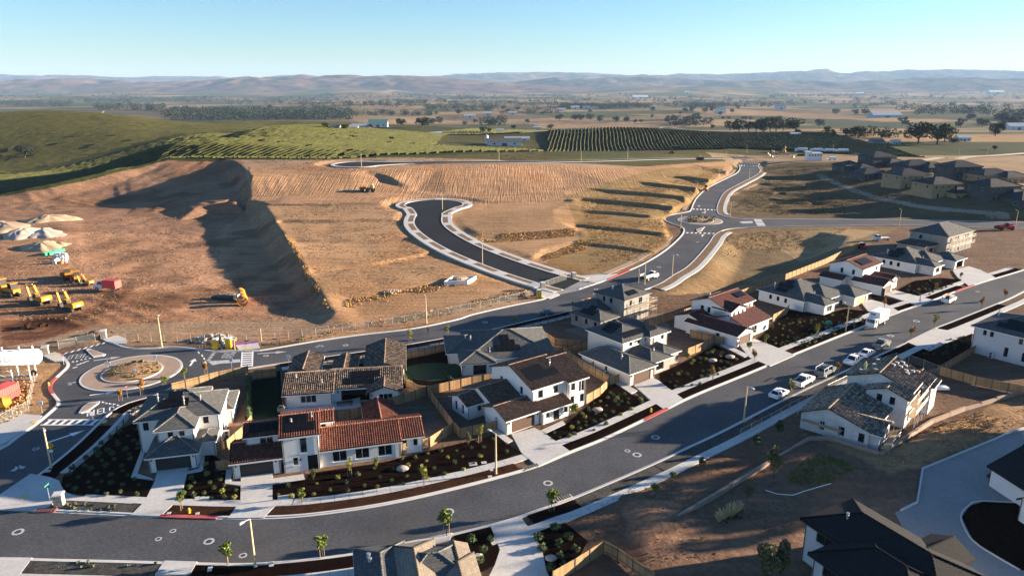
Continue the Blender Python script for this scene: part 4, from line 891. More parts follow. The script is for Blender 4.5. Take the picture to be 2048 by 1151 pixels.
# red kerbs
for ln, a_, b_, sd, lab in ((FAR_K, (318, 1034), (432, 1038), 1, 'red painted kerb before the hydrant'), (FAR_K, (1290, 840), (1338, 818), 1, 'red painted kerb before the white house'), (FAR_K, (1915, 584), (1950, 571), 1, 'red painted kerb behind the utility truck')):
    b = MB(); ribbon(b, cut(ln, nearest_s(ln, W(*a_)), nearest_s(ln, W(*b_))), -.012 * sd, .64 * sd, .178, .0); tag(struct(b.build('red_kerb', 'red_kerb')), lab)
for ln, a_, b_, lab in ((W_K, (109, 787), (116, 755), 'red painted kerb of the first roundabout'), (N_K2, (1215, 560), (1262, 541), 'red painted kerb beside the gate')):
    s = sorted((nearest_s(ln, W(*a_)), nearest_s(ln, W(*b_)))); b = MB(); ribbon(b, cut(ln, *s), -.012, .64, .178, .0); tag(struct(b.build('red_kerb', 'red_kerb')), lab)
for pts, lab in (([(40, 996), (54, 989), (56, 994), (42, 1002)], 'yellow tactile pad at the corner'), ([(206, 842), (216, 841), (212, 847), (202, 848)], 'yellow tactile pad by the crosswalk'), ([(65, 842), (75, 842), (71, 848), (61, 848)], 'yellow tactile pad across the side road'), ([(105, 710), (115, 709), (118, 712), (108, 714)], 'yellow tactile pad beside the tank'), ([(488, 696), (500, 695), (499, 699), (488, 700)], 'yellow tactile pad by the film fence'), ([(1178, 562), (1188, 560), (1186, 564), (1178, 565)], 'yellow tactile pad by the gate pillar')):
    o = poly_obj('tactile_pad', pts, .192, 'tactile', .15); struct(o); tag(o, lab)
# manholes
def manhole(px, py, r, m='paint_worn'):
    e = thing('manhole_cover', 'round manhole with pale concrete collar in the asphalt', 'manhole', (*W(px, py), 0), 0, 'manholes in the asphalt')
    circ = lambda r_: [(r_ * math.cos(2 * math.pi * k_ / 24), r_ * math.sin(2 * math.pi * k_ / 24)) for k_ in range(24)]
    r *= .82; MB().prism(circ(r), .02, .036).build('collar', m, e); MB().prism(circ(r * .58), .02, .042).build('cover', 'steel_dark', e)
for a in ((36, 1063, .85), (317, 1077, .5), (346, 1061, .5), (418, 1082, .8), (898, 1022, .85), (1096, 965.5, .85), (1255, 901, .55), (1274, 909, .85), (1311, 874, .85), (1781, 671, .9), (1833, 642, .9), (72, 897, .6), (691, 690, .7), (532, 711, .7), (970, 644, .8), (486, 1110, .6), (1190, 587, .7), (1192, 578, .7), (1395, 484, .8), (1318, 534, .8), (1955, 583, .6)): manhole(*a)
# utility lids and small slabs in the beds
def lid(px, py, w, h, m='concrete'):
    o = MB(); o.box(-w / 2, w / 2, -h / 2, h / 2, .0, .19); b = o.build('utility_cover', m); b.location = (*W(px, py), 0); b.rotation_euler = (0, 0, R(14))
    tag(b, 'small flat concrete utility lid in the planting', 'utility lid', 'utility lids beside the street')
for a in ((572, 995, 2.2, 1.0), (394, 998, .6, .9), (404, 998, .6, .9), (413, 998, .6, .9), (946, 929, 1.2, .9), (968, 926, .8, .6), (338, 1027, .5, .5), (395, 1028, .5, .5), (983, 941, .5, .5), (543, 1129, .5, .9), (420, 1139, .5, .9), (1268, 818, 1, .7), (1500, 712, 1, .6), (95, 943, .9, .6), (980, 954, .6, .5), (1725, 722, .9, .6)): lid(*a)
def inlet(px, py, ang, m):
    e = thing('storm_inlet', 'grated storm drain inlet set in the kerb', 'storm drain', (*W(px, py), 0), R(ang), 'storm drain inlets')
    MB().box(-1.3, 1.3, -.4, .4, 0, .19).build('cover', m, e)
    for k_ in range(6): MB().box(-1.1 + k_ * .4, -.9 + k_ * .4, -.36, .36, .19, .21).build('grate_bar', 'steel_dark', e)
inlet(1063, 934, 30, 'rubble'); inlet(1127, 997, 30, 'rubble'); inlet(93, 1021, 3, 'red_kerb')
# ================================================================== houses
def wall_face(mb, a, b, z0, z1, holes, depth=.16, gable=None):
    """wall from a to b (outside on the right of travel), holes = [(s0,s1,z0,z1)], gable = apex height at fraction"""
    a = Vector((a[0], a[1], 0)); b = Vector((b[0], b[1], 0)); d = b - a; L = d.length; d /= L; n = Vector((d.y, -d.x, 0))
    P = lambda s, z, q=0: (a + d * s - n * q + Vector((0, 0, z)))
    ss = sorted({0, L, *[h[0] for h in holes], *[h[1] for h in holes]}); zs = sorted({z0, z1, *[h[2] for h in holes], *[h[3] for h in holes]})
    ss = [s for s in ss if -1e-6 <= s <= L + 1e-6]; zs = [z for z in zs if z0 - 1e-6 <= z <= z1 + 1e-6]
    for s0, s1 in zip(ss, ss[1:]):
        for q0, q1 in zip(zs, zs[1:]):
            sm, zm = (s0 + s1) / 2, (q0 + q1) / 2
            if any(h[0] < sm < h[1] and h[2] < zm < h[3] for h in holes): continue
            mb.face([P(s0, q0), P(s1, q0), P(s1, q1), P(s0, q1)])
    for h in holes:
        c = [(h[0], h[2]), (h[1], h[2]), (h[1], h[3]), (h[0], h[3])]
        for (s0, q0), (s1, q1) in zip(c, c[1:] + c[:1]): mb.face([P(s0, q0), P(s1, q1), P(s1, q1, depth), P(s0, q0, depth)])
    return P, L
class House:
    def __init__(s, name, label, loc, ang, wall='stucco_white', roof='roof_grey', trim='trim_white', over=.45, pitch=.36, frame='trim_white', barrel=False, group=None):
        s.e = thing(name, label, 'house', (loc[0], loc[1], loc[2] if len(loc) > 2 else 0), R(ang), group)
        s.wall = wall; s.roof = roof; s.trim = trim; s.over = over; s.pitch = pitch; s.frame = frame; s.barrel = barrel; s.blocks = []
    def window(s, P, h, kind='win', depth=.16):
        s0, s1, z0, z1 = h; w = s1 - s0; fr = MB(); q = depth - .05
        def bar(a0, a1, b0, b1, qq=q, th=.06):
            p = [P(a0, b0, qq + th), P(a1, b0, qq + th), P(a1, b0, qq), P(a0, b0, qq), P(a0, b1, qq + th), P(a1, b1, qq + th), P(a1, b1, qq), P(a0, b1, qq)]; fr.hexa(p)
        if kind in ('win', 'win2', 'win3', 'slider', 'grid', 'lit', 'hole'):
            t = .07
            bar(s0, s1, z0, z0 + t); bar(s0, s1, z1 - t, z1); bar(s0, s0 + t, z0 + t, z1 - t); bar(s1 - t, s1, z0 + t, z1 - t)
            n = {'win2': 2, 'win3': 3, 'slider': 2, 'grid': 2}.get(kind, 1)
            for k in range(1, n): bar(s0 + w * k / n - t / 2, s0 + w * k / n + t / 2, z0 + t, z1 - t)
            if kind == 'grid':
                for k in (1, 2): bar(s0 + t, s1 - t, z0 + (z1 - z0) * k / 3 - .025, z0 + (z1 - z0) * k / 3 + .025)
            o = fr.build('window', s.frame, s.e)
            g = MB(); g.face([P(s0 + .01, z0 + .01, depth - .015), P(s1 - .01, z0 + .01, depth - .015), P(s1 - .01, z1 - .01, depth - .015), P(s0 + .01, z1 - .01, depth - .015)]); g.build('pane', 'glass_lit' if kind == 'lit' else 'glass', o)
            if kind != 'slider' and s.frame == 'trim_white':
                sl = MB(); sl.hexa([P(s0 - .08, z0 - .1, .0), P(s1 + .08, z0 - .1, .0), P(s1 + .08, z0 - .1, -.06), P(s0 - .08, z0 - .1, -.06), P(s0 - .08, z0 - .002, .0), P(s1 + .08, z0 - .002, .0), P(s1 + .08, z0 - .002, -.06), P(s0 - .08, z0 - .002, -.06)]); sl.build('sill', s.trim, o)
        elif kind.startswith('garage'):
            m = {'garage': 'garage_dark', 'garage_b': 'garage_brown', 'garage_w': 'garage_wood'}[kind]
            e = bpy.data.objects.new('garage_door', None); COL.objects.link(e); e.parent = s.e
            n = 4
            for k in range(n):
                b = MB(); q0, q1 = z0 + (z1 - z0) * k / n + .012, z0 + (z1 - z0) * (k + 1) / n - .012
                b.hexa([P(s0, q0, depth), P(s1, q0, depth), P(s1, q0, depth - .05), P(s0, q0, depth - .05), P(s0, q1, depth), P(s1, q1, depth), P(s1, q1, depth - .05), P(s0, q1, depth - .05)]); b.build('panel', m, e)
            b = MB(); b.face([P(s0, z0, depth - .005), P(s1, z0, depth - .005), P(s1, z1, depth - .005), P(s0, z1, depth - .005)]); b.build('backing', 'black_metal', e)
        elif kind == 'door':
            b = MB(); b.hexa([P(s0, z0, depth), P(s1, z0, depth), P(s1, z0, depth - .06), P(s0, z0, depth - .06), P(s0, z1, depth), P(s1, z1, depth), P(s1, z1, depth - .06), P(s0, z1, depth - .06)])
            o = b.build('door', 'door_dark', s.e)
            k = MB(); k.beam(P(s1 - .15, z0 + 1.0, depth - .1), P(s1 - .15, z0 + 1.15, depth - .1), .05); k.build('handle', 'metal', o)
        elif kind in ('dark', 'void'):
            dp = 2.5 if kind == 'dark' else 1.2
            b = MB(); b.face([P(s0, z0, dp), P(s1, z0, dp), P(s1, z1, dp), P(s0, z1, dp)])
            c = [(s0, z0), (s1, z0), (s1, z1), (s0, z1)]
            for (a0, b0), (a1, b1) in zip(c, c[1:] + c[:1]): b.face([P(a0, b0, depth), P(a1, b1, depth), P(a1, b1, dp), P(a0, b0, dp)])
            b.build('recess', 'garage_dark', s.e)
    def block(s, u0, v0, u1, v1, h, roof='hip', op=(), z0=0., pitch=None, over=None, wall=None, rmat=None, barrel=None, ridge_at=.5, walls=True):
        pitch = pitch or s.pitch; o = s.over if over is None else over; rm = rmat or s.roof; wm = wall or s.wall; barrel = s.barrel if barrel is None else barrel
        cor = {'f': ((u0, v0), (u1, v0)), 'r': ((u1, v0), (u1, v1)), 'b': ((u1, v1), (u0, v1)), 'l': ((u0, v1), (u0, v0))}
        if walls:
            mb = MB(); todo = []
            for sd, (a, b) in cor.items():
                hs = []
                for q in op:
                    if q[0] == sd: hs.append(((q[1], q[1] + q[3], q[2], q[2] + q[4]), q[5] if len(q) > 5 else 'win'))
                P, L = wall_face(mb, a, b, z0 - (.3 if z0 == 0 else 0), h, [x[0] for x in hs]); todo += [(P, x[0], x[1]) for x in hs]
            gw = (v1 - v0) if roof == 'gu' else (u1 - u0)
            if roof == 'gu':
                ap = h + pitch * gw * ridge_at if ridge_at <= .5 else h + pitch * gw * (1 - ridge_at); vr = v0 + gw * ridge_at
                ap = h + pitch * gw * .5
                mb.face([(u1, v0, h), (u1, v1, h), (u1, vr, ap)]); mb.face([(u0, v1, h), (u0, v0, h), (u0, vr, ap)])
            if roof == 'gv':
                ap = h + pitch * gw * .5; ur = u0 + gw * ridge_at
                mb.face([(u0, v0, h), (u1, v0, h), (ur, v0, ap)]); mb.face([(u1, v1, h), (u0, v1, h), (ur, v1, ap)])
            if roof == 'shed':
                ap = h + pitch * (v1 - v0); mb.face([(u1, v0, h), (u1, v1, h), (u1, v1, ap)]); mb.face([(u0, v1, h), (u0, v0, h), (u0, v1, ap)])
            mb.build('wall', wm, s.e)
            if wm.startswith('stucco') and z0 == 0:
                for uu, vv in ((u1 - .12, v0 - .06), (u0 + .12, v0 - .06)): MB().tube((uu, vv, .1), (uu, vv, h - .1), .045, .045, 6).build('downpipe', 'frame_dark', s.e)
            for P, hh, k in todo: s.window(P, hh, k)
        if roof is None: return
        # roof slopes: (eave-left, eave-right, top-right, top-left) seen from outside
        U0, V0, U1, V1 = u0 - o, v0 - o, u1 + o, v1 + o; ez = h - o * pitch + .04; sl = []; ridges = []
        if roof == 'hip':
            du, dv = U1 - U0, V1 - V0; half = min(du, dv) / 2; rz = ez + pitch * half
            if du >= dv: A, B = (U0 + half, V0 + half, rz), (U1 - half, V0 + half, rz)
            else: A, B = (U0 + half, V0 + half, rz), (U0 + half, V1 - half, rz)
            c = [(U0, V0, ez), (U1, V0, ez), (U1, V1, ez), (U0, V1, ez)]
            if du >= dv: sl = [('f', [c[0], c[1], B, A]), ('r', [c[1], c[2], B]), ('b', [c[2], c[3], A, B]), ('l', [c[3], c[0], A])]; ends = [A, B, B, A]
            else: sl = [('f', [c[0], c[1], A]), ('r', [c[1], c[2], B, A]), ('b', [c[2], c[3], B]), ('l', [c[3], c[0], A, B])]; ends = [A, A, B, B]
            ridges = [(A, B)] + list(zip(c, ends)); top = rz
        elif roof == 'gu':
            vr = v0 + (v1 - v0) * ridge_at; rz = h + .04 + pitch * (v1 - v0) * .5
            pf = (rz - h) / (vr - v0); pb = (rz - h) / (v1 - vr); ef, eb = h - o * pf + .04, h - o * pb + .04
            sl = [('f', [(U0, V0, ef), (U1, V0, ef), (U1, vr, rz), (U0, vr, rz)]), ('b', [(U1, V1, eb), (U0, V1, eb), (U0, vr, rz), (U1, vr, rz)])]; ridges = [((U0, vr, rz), (U1, vr, rz))]
        elif roof == 'gv':
            ur = u0 + (u1 - u0) * ridge_at; rz = h + .04 + pitch * (u1 - u0) * .5
            pl = (rz - h) / (ur - u0); pr = (rz - h) / (u1 - ur); el, er = h - o * pl + .04, h - o * pr + .04
            sl = [('r', [(U1, V0, er), (U1, V1, er), (ur, V1, rz), (ur, V0, rz)]), ('l', [(U0, V1, el), (U0, V0, el), (ur, V0, rz), (ur, V1, rz)])]; ridges = [((ur, V0, rz), (ur, V1, rz))]
        elif roof == 'shed':
            sl = [('f', [(U0, V0, ez), (U1, V0, ez), (U1, V1, h + pitch * (v1 - v0 + o) + .04), (U0, V1, h + pitch * (v1 - v0 + o) + .04)])]
        elif roof == 'flat':
            mb = MB(); mb.box(U0, U1, V0, V1, h, h + .25); mb.build('roof', rm, s.e); return
        rb = MB(); th = .14
        for sd, f in sl:
            f = [Vector(p) for p in f]; a = (f[1] - f[0]).normalized(); n = a.cross(f[-1] - f[0]).normalized(); up = n.cross(a)
            uv = [((p - f[0]).dot(a), (p - f[0]).dot(up)) for p in f]
            if barrel and len(f) == 4:
                W_ = (f[1] - f[0]).length; H_ = (f[3] - f[0]).length; pit = .34; nw = max(1, int(W_ / pit)); pit = W_ / nw
                prof = [(0, .0), (.12, .075), (.32, .12), (.52, .075), (.64, 0.), (.82, -.02)]
                cols = [(k + p[0], p[1]) for k in range(nw) for p in prof] + [(nw, 0)]
                rows = max(1, int(H_ / .42)); i0 = len(rb.v)
                for r in range(rows):
                    for e_, lift in ((0, .05), (1, .0)):
                        t = (r + e_) / rows
                        for cx_, cz_ in cols: p = f[0] + a * (cx_ * pit) + up * (t * H_) + n * (cz_ + lift); rb.v.append(tuple(p))
                nc = len(cols)
                for r in range(rows):
                    b0 = i0 + r * 2 * nc
                    for k in range(nc - 1):
                        rb.f.append((b0 + k, b0 + k + 1, b0 + nc + k + 1, b0 + nc + k)); rb.mi.append(0)
                        t0, t1 = r / rows * H_, (r + 1) / rows * H_; x0, x1 = cols[k][0] * pit, cols[k + 1][0] * pit
                        rb.uv.append([(x0, t0), (x1, t0), (x1, t1), (x0, t1)])
                rb.has_uv = True
            else: rb.face(f, uv)
            dn = Vector((0, 0, -th)); g = [p + dn for p in f]
            rb.face(g[::-1]); m = len(f)
            for k in range(m): rb.face([f[k], g[k], g[(k + 1) % m], f[(k + 1) % m]][::-1])
            s.blocks.append((sd, f, a, up, n))
        ro = rb.build('roof', rm, s.e)
        # fascia boards under the eaves
        for sd, f in sl:
            fb_ = MB()
            p, q = Vector(f[0]), Vector(f[1]); d = (q - p).normalized(); out = d.cross(Vector((0, 0, 1)))
            fb_.beam(p + out * .02 + Vector((0, 0, -.20)), q + out * .02 + Vector((0, 0, -.20)), .05, .2); fb_.build('fascia', s.trim, s.e)
        # ridge and hip caps
        rc = MB()
        for A, B in ridges:
            A, B = Vector(A), Vector(B); L = (B - A).length
            if L < .3: continue
            n_ = max(1, int(L / .45)); d = (B - A) / n_
            for k in range(n_): rc.tube(A + d * k + Vector((0, 0, .03)), A + d * (k + 1.1) + Vector((0, 0, .0)), .13, .10, 6)
        if rc.f: rc.build('ridge_cap', 'roof_cap_' + rm if 'roof_cap_' + rm in MATS else rm, ro)
        return len(s.blocks) - len(sl)
    def solar(s, bi, a0, b0, nu, nv, pw=1.02, ph=1.66, skip=()):
        sd, f, a, up, n = s.blocks[bi]
        for i in range(nu):
            for j in range(nv):
                if (i, j) in skip: continue
                o = f[0] + a * (a0 + i * (pw + .02)) + up * (b0 + j * (ph + .02)) + n * .16
                mb = MB(); mb.hexa([o, o + a * pw, o + a * pw + up * ph, o + up * ph, o + n * .045, o + a * pw + n * .045, o + a * pw + up * ph + n * .045, o + up * ph + n * .045]); mb.build('solar_panel', 'solar', s.e)
    def vent(s, u, v, z, h=.7, r=.1):
        b = MB(); b.tube((u, v, z - .6), (u, v, z + h), r, r, 8); b.tube((u, v, z + h), (u, v, z + h + .16), r * 1.7, r * 1.7, 8); b.tube((u, v, z + .1), (u, v, z + .2), r * 1.9, r * 1.3, 8); b.build('vent_pipe', 'metal', s.e)
    def lamp(s, u, v, z, nu, nv):
        b = MB(); b.box(u - .08 + nu * .02, u + .08 + nu * .14, v - .08 + nv * .14, v + .08 + nv * .02, z - .3, z); b.tube((u + nu * .1, v + nv * .1, z), (u + nu * .1, v + nv * .1, z + .12), .14, .03, 6); b.build('wall_lamp', 'black_metal', s.e)
    def ac(s, u, v, ang=0):
        b = MB(); b.box(u - .45, u + .45, v - .2, v + .2, .1, 1.35); o = b.build('heat_pump', 'offwhite', s.e)
        for z in (.42, 1.0):
            g = MB(); g.tube((u, v - .2, z), (u, v - .225, z), .27, .27, 14); g.build('fan_grille', 'steel_dark', o)
    def post(s, u, v, z1, w=.35, m=None):
        MB().box(u - w / 2, u + w / 2, v - w / 2, v + w / 2, 0, z1).build('column', m or s.wall, s.e)
for nm, c in (('roof_red', (.50, .22, .13)), ('roof_brown', (.36, .24, .16)), ('roof_umber', (.34, .22, .15)), ('roof_mix', (.40, .28, .18)), ('roof_maroon', (.24, .10, .07)), ('roof_grey', (.13, .13, .125))): mat('roof_cap_' + nm, c, .85, .2, 3, island=.35)

# --- corner house: grey hipped roofs, two storeys
h = House('corner_house', 'white two storey house with stepped grey hipped roofs on the street corner', W(301, 945), 14, roof='roof_grey', frame='frame_dark', pitch=.42)
h.block(0, 0, 6.5, 7, 2.8, 'hip', [('f', .85, 0, 4.8, 2.3, 'garage')]); h.block(.9, 2.9, 5.9, 10, 5.5, 'hip', [('f', 1.4, 4.0, .75, 1.15, 'grid'), ('f', 3.0, 4.0, .75, 1.15, 'grid')])
h.block(-2.6, 6.6, 9, 15, 5.7, 'hip', [('f', 9.3, 3.9, .8, 1.5, 'grid'), ('f', 8.2, 3.9, .0001, 1.5), ('f', .7, 3.7, .8, 1.4, 'grid'), ('f', 10.2, 1.2, .7, 1.5), ('r', 2, .5, 1.6, 2.0, 'win2'), ('r', 5.0, 3.8, 1.2, 1.4), ('l', 3, 3.8, 1, 1.3)])
h.block(-1.5, 12, 6, 18, 5.2, 'hip'); h.block(2.5, 14, 9.8, 20.5, 3.0, 'hip', [('r', 2, .9, 1.6, 1.3, 'win2')]); h.block(6.3, 3.2, 8.6, 6.8, 2.8, 'hip', over=.3)
h.solar(8, 3.4, 2.2, 4, 2, skip=((0, 1), (3, 1))); h.lamp(.4, 0, 2.2, 0, -1); h.lamp(6.05, 0, 2.2, 0, -1); h.vent(4, 8, 7.4); h.vent(0, 9.5, 7.6); h.vent(6.2, 9, 7.3, .4); h.ac(9.5, 8.6)
# --- red tiled long house
h = House('red_tiled_house', 'white long house with bright red barrel tile roofs and black solar panels', W(467, 957), 15, roof='roof_red', barrel=True, pitch=.36, over=.4)
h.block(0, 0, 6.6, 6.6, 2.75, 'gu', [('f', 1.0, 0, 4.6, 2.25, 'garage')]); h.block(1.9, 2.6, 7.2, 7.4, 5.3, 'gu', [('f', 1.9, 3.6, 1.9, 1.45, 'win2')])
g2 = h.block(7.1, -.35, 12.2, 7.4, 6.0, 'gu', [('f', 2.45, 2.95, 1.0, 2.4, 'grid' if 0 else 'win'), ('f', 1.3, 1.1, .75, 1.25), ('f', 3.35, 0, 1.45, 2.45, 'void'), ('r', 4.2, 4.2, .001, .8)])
h.block(11.8, 4.4, 14.3, 8.2, 5.5, 'gu', [('f', .75, 4.1, .8, 1.05)]); h.block(12.0, .1, 24.0, 8.2, 2.9, 'gu', [('f', 2.0, .55, 2.1, 1.9, 'win2'), ('f', 5.3, .55, 2.1, 1.9, 'win2'), ('f', 8.7, .55, 2.1, 1.9, 'win2')])
h.block(24.0, .9, 27.6, 8.0, 2.9, 'gu', [('f', .45, 1.1, .75, 1.3), ('f', 2.1, 1.1, .75, 1.3), ('r', 2.5, .9, 1.2, 1.2)], over=.35); h.block(19.5, 6.5, 24.2, 14, 2.9, 'gv')
h.solar(g2, .9, .9, 4, 1, skip=()); h.solar(g2, .9, 2.6, 3, 1); h.solar(g2 - 2, .9, .7, 4, 1); h.lamp(.5, 0, 2.2, 0, -1); h.lamp(6.0, 0, 2.2, 0, -1); h.lamp(9.5, -.35, 2.1, 0, -1); h.vent(11.4, 2.5, 7.2); h.vent(8.5, 1.9, 7.0, .4)
# --- brown tiled house behind
h = House('brown_tiled_house', 'white low house with mottled brown tile roofs and covered patio', W(572, 815), 8.5, roof='roof_brown', barrel=True, pitch=.36, over=.5)
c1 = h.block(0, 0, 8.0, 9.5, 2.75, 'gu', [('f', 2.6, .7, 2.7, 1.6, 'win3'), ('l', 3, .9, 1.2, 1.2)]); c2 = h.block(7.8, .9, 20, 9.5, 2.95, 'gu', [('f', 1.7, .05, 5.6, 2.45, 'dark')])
h.block(14.6, -1.4, 19.8, 5, 2.75, 'gv', [('f', 1.6, .95, 2.4, 1.2, 'win3'), ('f', .001, 0, .001, .1)]); h.block(-.4, 8.5, 4.6, 17, 2.9, 'gv'); h.block(7.6, 8.5, 11.5, 15.5, 2.9, 'gv'); h.block(13.6, 7.5, 20.6, 20, 3.3, 'gv', [('r', 3, .9, 1.5, 1.3, 'win2')])
h.solar(c2, 2.9, 2.6, 6, 1, skip=((0, 0),)); h.solar(c2, 2.9, .9, 5, 1); h.vent(1.6, 3.5, 4.1, .6); h.vent(6.2, 2.0, 3.5, .6); h.lamp(9.0, .9, 2.2, 0, -1); h.lamp(15.0, -1.4, 2.2, 0, -1)
# --- white two storey house, umber tiles
h = House('white_house', 'white two storey house with umber barrel tiles and brown garage door', W(1013, 869), 36, roof='roof_umber', barrel=True, pitch=.36, over=.42)
h.block(0, 0, 6.9, 6.2, 2.8, 'gu', [('f', 1.0, 0, 4.8, 2.25, 'garage_b'), ('l', 3, 1.5, .5, .5)]); h.block(.9, 4.2, 7, 14, 3.1, 'gu', [('l', 3, 1, .8, 1)]); h.block(-2.2, 8.2, 1.2, 13.2, 2.8, 'gu', [('l', .9, .4, .8, 1.8), ('l', 3.0, .4, .8, 1.8), ('f', 2, .9, .9, 1.1)])
d1 = h.block(6.5, 1.6, 14.0, 13.6, 5.9, 'gu', [('f', 1.2, 3.6, 1.1, 1.5), ('f', 4.6, 3.6, 1.1, 1.5), ('l', 8.4, 3.6, .9, 1.5), ('l', 2.6, 3.6, .8, 1.4)], ridge_at=.52)
h.block(13.9, .9, 17.8, 12.8, 5.6, 'gu', [('f', .5, 3.5, 1.0, 1.5), ('f', 2.3, 2.9, 1.3, 2.4, 'slider'), ('f', .4, .9, 1.0, 1.6), ('f', 2.6, .8, 1.0, 1.6), ('r', 3, 3.6, 1.1, 1.4)], barrel=True, pitch=.38)
h.block(7.0, -.6, 13.0, 1.65, 2.45, 'shed', [('f', .7, .8, .9, 1.3), ('f', 2.3, 0, 1.3, 2.2, 'door'), ('f', 4.6, .7, .9, 1.4)], over=.3, pitch=.34)
h.solar(d1, 1.1, 1.9, 6, 1); h.solar(d1, 1.1, 3.6, 4, 1); h.vent(13, 5.2, 7.7, .6); h.lamp(.5, 0, 2.1, 0, -1); h.lamp(6.3, 0, 2.1, 0, -1); h.lamp(11.1, -.6, 2.0, 0, -1)
# --- grey single storey behind
h = House('grey_hipped_house', 'white low house under one broad grey hipped roof with solar panels', W(936, 748), 8, roof='roof_grey', frame='frame_dark', pitch=.34, over=.5)
e1 = h.block(.2, 1.6, 17.5, 17.5, 2.8, 'hip', [('f', 14.6, .8, .7, 1.3)]); h.block(-1.2, -.6, 5.0, 6, 2.75, 'hip', [('f', 2.2, .1, 2.6, 2.1, 'slider'), ('l', 1.2, 1.0, .6, .9), ('l', 2.6, 1.0, .6, .9), ('l', 4.0, 1.0, .6, .9)]); h.block(-3.5, 5.5, 4, 15, 2.75, 'hip', [('l', 6, 1.0, .6, .8), ('l', 7.6, 1.0, .6, .8)])
h.solar(e1, 6.0, 2.0, 5, 1); h.solar(e1, 7.2, 3.7, 3, 1); h.solar(e1, 7.2, 5.4, 2, 1); h.vent(4.6, 3.0, 3.3, .8); h.vent(1.2, 8, 4.6, .4); h.lamp(-.8, -.6, 2.1, 0, -1)
# --- grey hipped two storey with stone front
h = House('stone_front_house', 'cream two storey house with grey hipped roofs and stone front', W(1258, 772), 38, roof='roof_grey', wall='stucco_cream', pitch=.40)
f1 = h.block(0, 0, 7.0, 13, 2.85, 'hip', [('f', 1.1, 0, 4.9, 2.25, 'garage_b'), ('l', 6.5, 1.0, .7, 1.2), ('l', 3, 1, .5, 1)]); h.block(7.0, .9, 12.6, 9, 2.9, 'hip', [('f', 1.6, .5, 2.2, 2.0, 'win')], wall='stone'); h.block(12.3, 2.2, 16.8, 9, 2.8, 'hip', [('f', .9, .9, .8, 1.3)], wall='stone')
f2 = h.block(5.5, 7.2, 14.0, 17, 5.6, 'hip', [('f', 2.0, 4.0, .9, .95), ('f', 4.4, 4.0, .9, .95), ('f', 6.6, 4.0, .9, .95)]); f3 = h.block(12.5, 6.2, 18, 16, 5.6, 'hip', [('f', .8, 3.6, .5, 1.2), ('f', 3.4, 3.9, .9, 1.2), ('r', 3, 3.7, 1, 1.3)])
h.solar(f2, 1.6, .9, 5, 1, 1.0, 1.6); h.solar(f2 + 3, 3.5, 1.2, 3, 2, 1.0, 1.5); h.solar(f3, .9, 1.4, 3, 1, .9, 1.5); h.solar(f3, 1.5, 3.0, 2, 1, .8, 1.4); h.lamp(.5, 0, 2.1, 0, -1); h.lamp(6.4, 0, 2.1, 0, -1); h.vent(2, 4, 4.2, .5); h.vent(10, 3, 4.0, .4); h.ac(-.6, 5.6)
# --- unfinished block house with scaffolds
h = House('block_house', 'unfinished grey rendered house with dark roof and scaffold decks', W(1200, 667), 42, roof='roof_grey', wall='render_raw', trim='render_raw', frame='frame_dark', pitch=.40, over=.4)
h.block(0, 0, 6, 9, 3.1, 'hip', [('f', .8, .7, .8, 1.7, 'hole'), ('f', 2.4, .7, .8, 1.7, 'hole'), ('f', 4.2, .7, .8, 1.7, 'hole'), ('l', 1.2, 1.2, .8, 1.3, 'hole'), ('l', 4.3, 1.2, .8, 1.3, 'hole'), ('l', 7, .9, .9, 1.5, 'hole')]); h.block(4.5, 5, 12, 13, 3.1, 'hip')
g1 = h.block(9, .6, 18.5, 9.6, 6.2, 'hip', [('f', 2.0, 4.1, .8, 1.3, 'hole'), ('f', 5.4, 3.9, 1.3, 1.6, 'hole'), ('l', 2.4, 4.3, .8, 1.3, 'hole'), ('l', 4.6, 4.3, .8, 1.3, 'hole'), ('f', 3.4, .9, .8, 1.3, 'hole'), ('f', 5.6, .9, .8, 1.3, 'hole')], pitch=.38)
h.solar(g1, 3.0, .9, 3, 1); h.solar(0 + 3, 2.5, 1.0, 4, 2, skip=((0, 1), (3, 1))); h.vent(11, 6, 7.3, .5)
# --- maroon tiled two storey
def maroon(loc, ang, label, small=False):
    h = House('maroon_tiled_house', label, loc, ang, roof='roof_maroon', pitch=.34, over=.4)
    h.block(0, 0, 6.6, 13 if not small else 8, 2.85, 'gv', [('f', 1.0, 0, 4.6, 2.2, 'garage_b'), ('l', 7.8, 0, .95, 2.1, 'door')]); return h
h = maroon(W(1472, 695), 41, 'white two storey house with maroon tile roofs and brown garage door')
h.block(6.2, 1.8, 16.4, 10.5, 3.0, 'gu', [('f', 2.8, .4, 2.2, 1.9, 'win2')]); h1 = h.block(6.0, 6.8, 17.4, 16, 5.9, 'gu', [('f', 7.4, 4.0, .8, 1.2), ('f', 9.6, 4.0, .7, 1.2), ('l', 2.4, 3.8, .95, 1.45), ('l', 4.2, 3.8, .95, 1.45)]); h.block(6.0, 5.6, 12.4, 10, 5.6, 'gv', [('f', 1.0, 3.7, .8, 1.3), ('f', 2.8, 3.7, .8, 1.3), ('f', 4.6, 3.7, .8, 1.3)])
h.block(1, 9, 8, 17, 3.0, 'gu'); h.solar(h1, 8.0, 2.2, 3, 1, 1.1, 1.9); h.solar(h1 + 1, 4.0, 1.6, 5, 1, 1.0, 1.6); h.vent(8, 12.6, 7.6, .5); h.lamp(.5, 0, 2.1, 0, -1)
h = maroon(W(1763, 591), 41, 'far white two storey house with maroon tiles and pale roof solar patch', True)
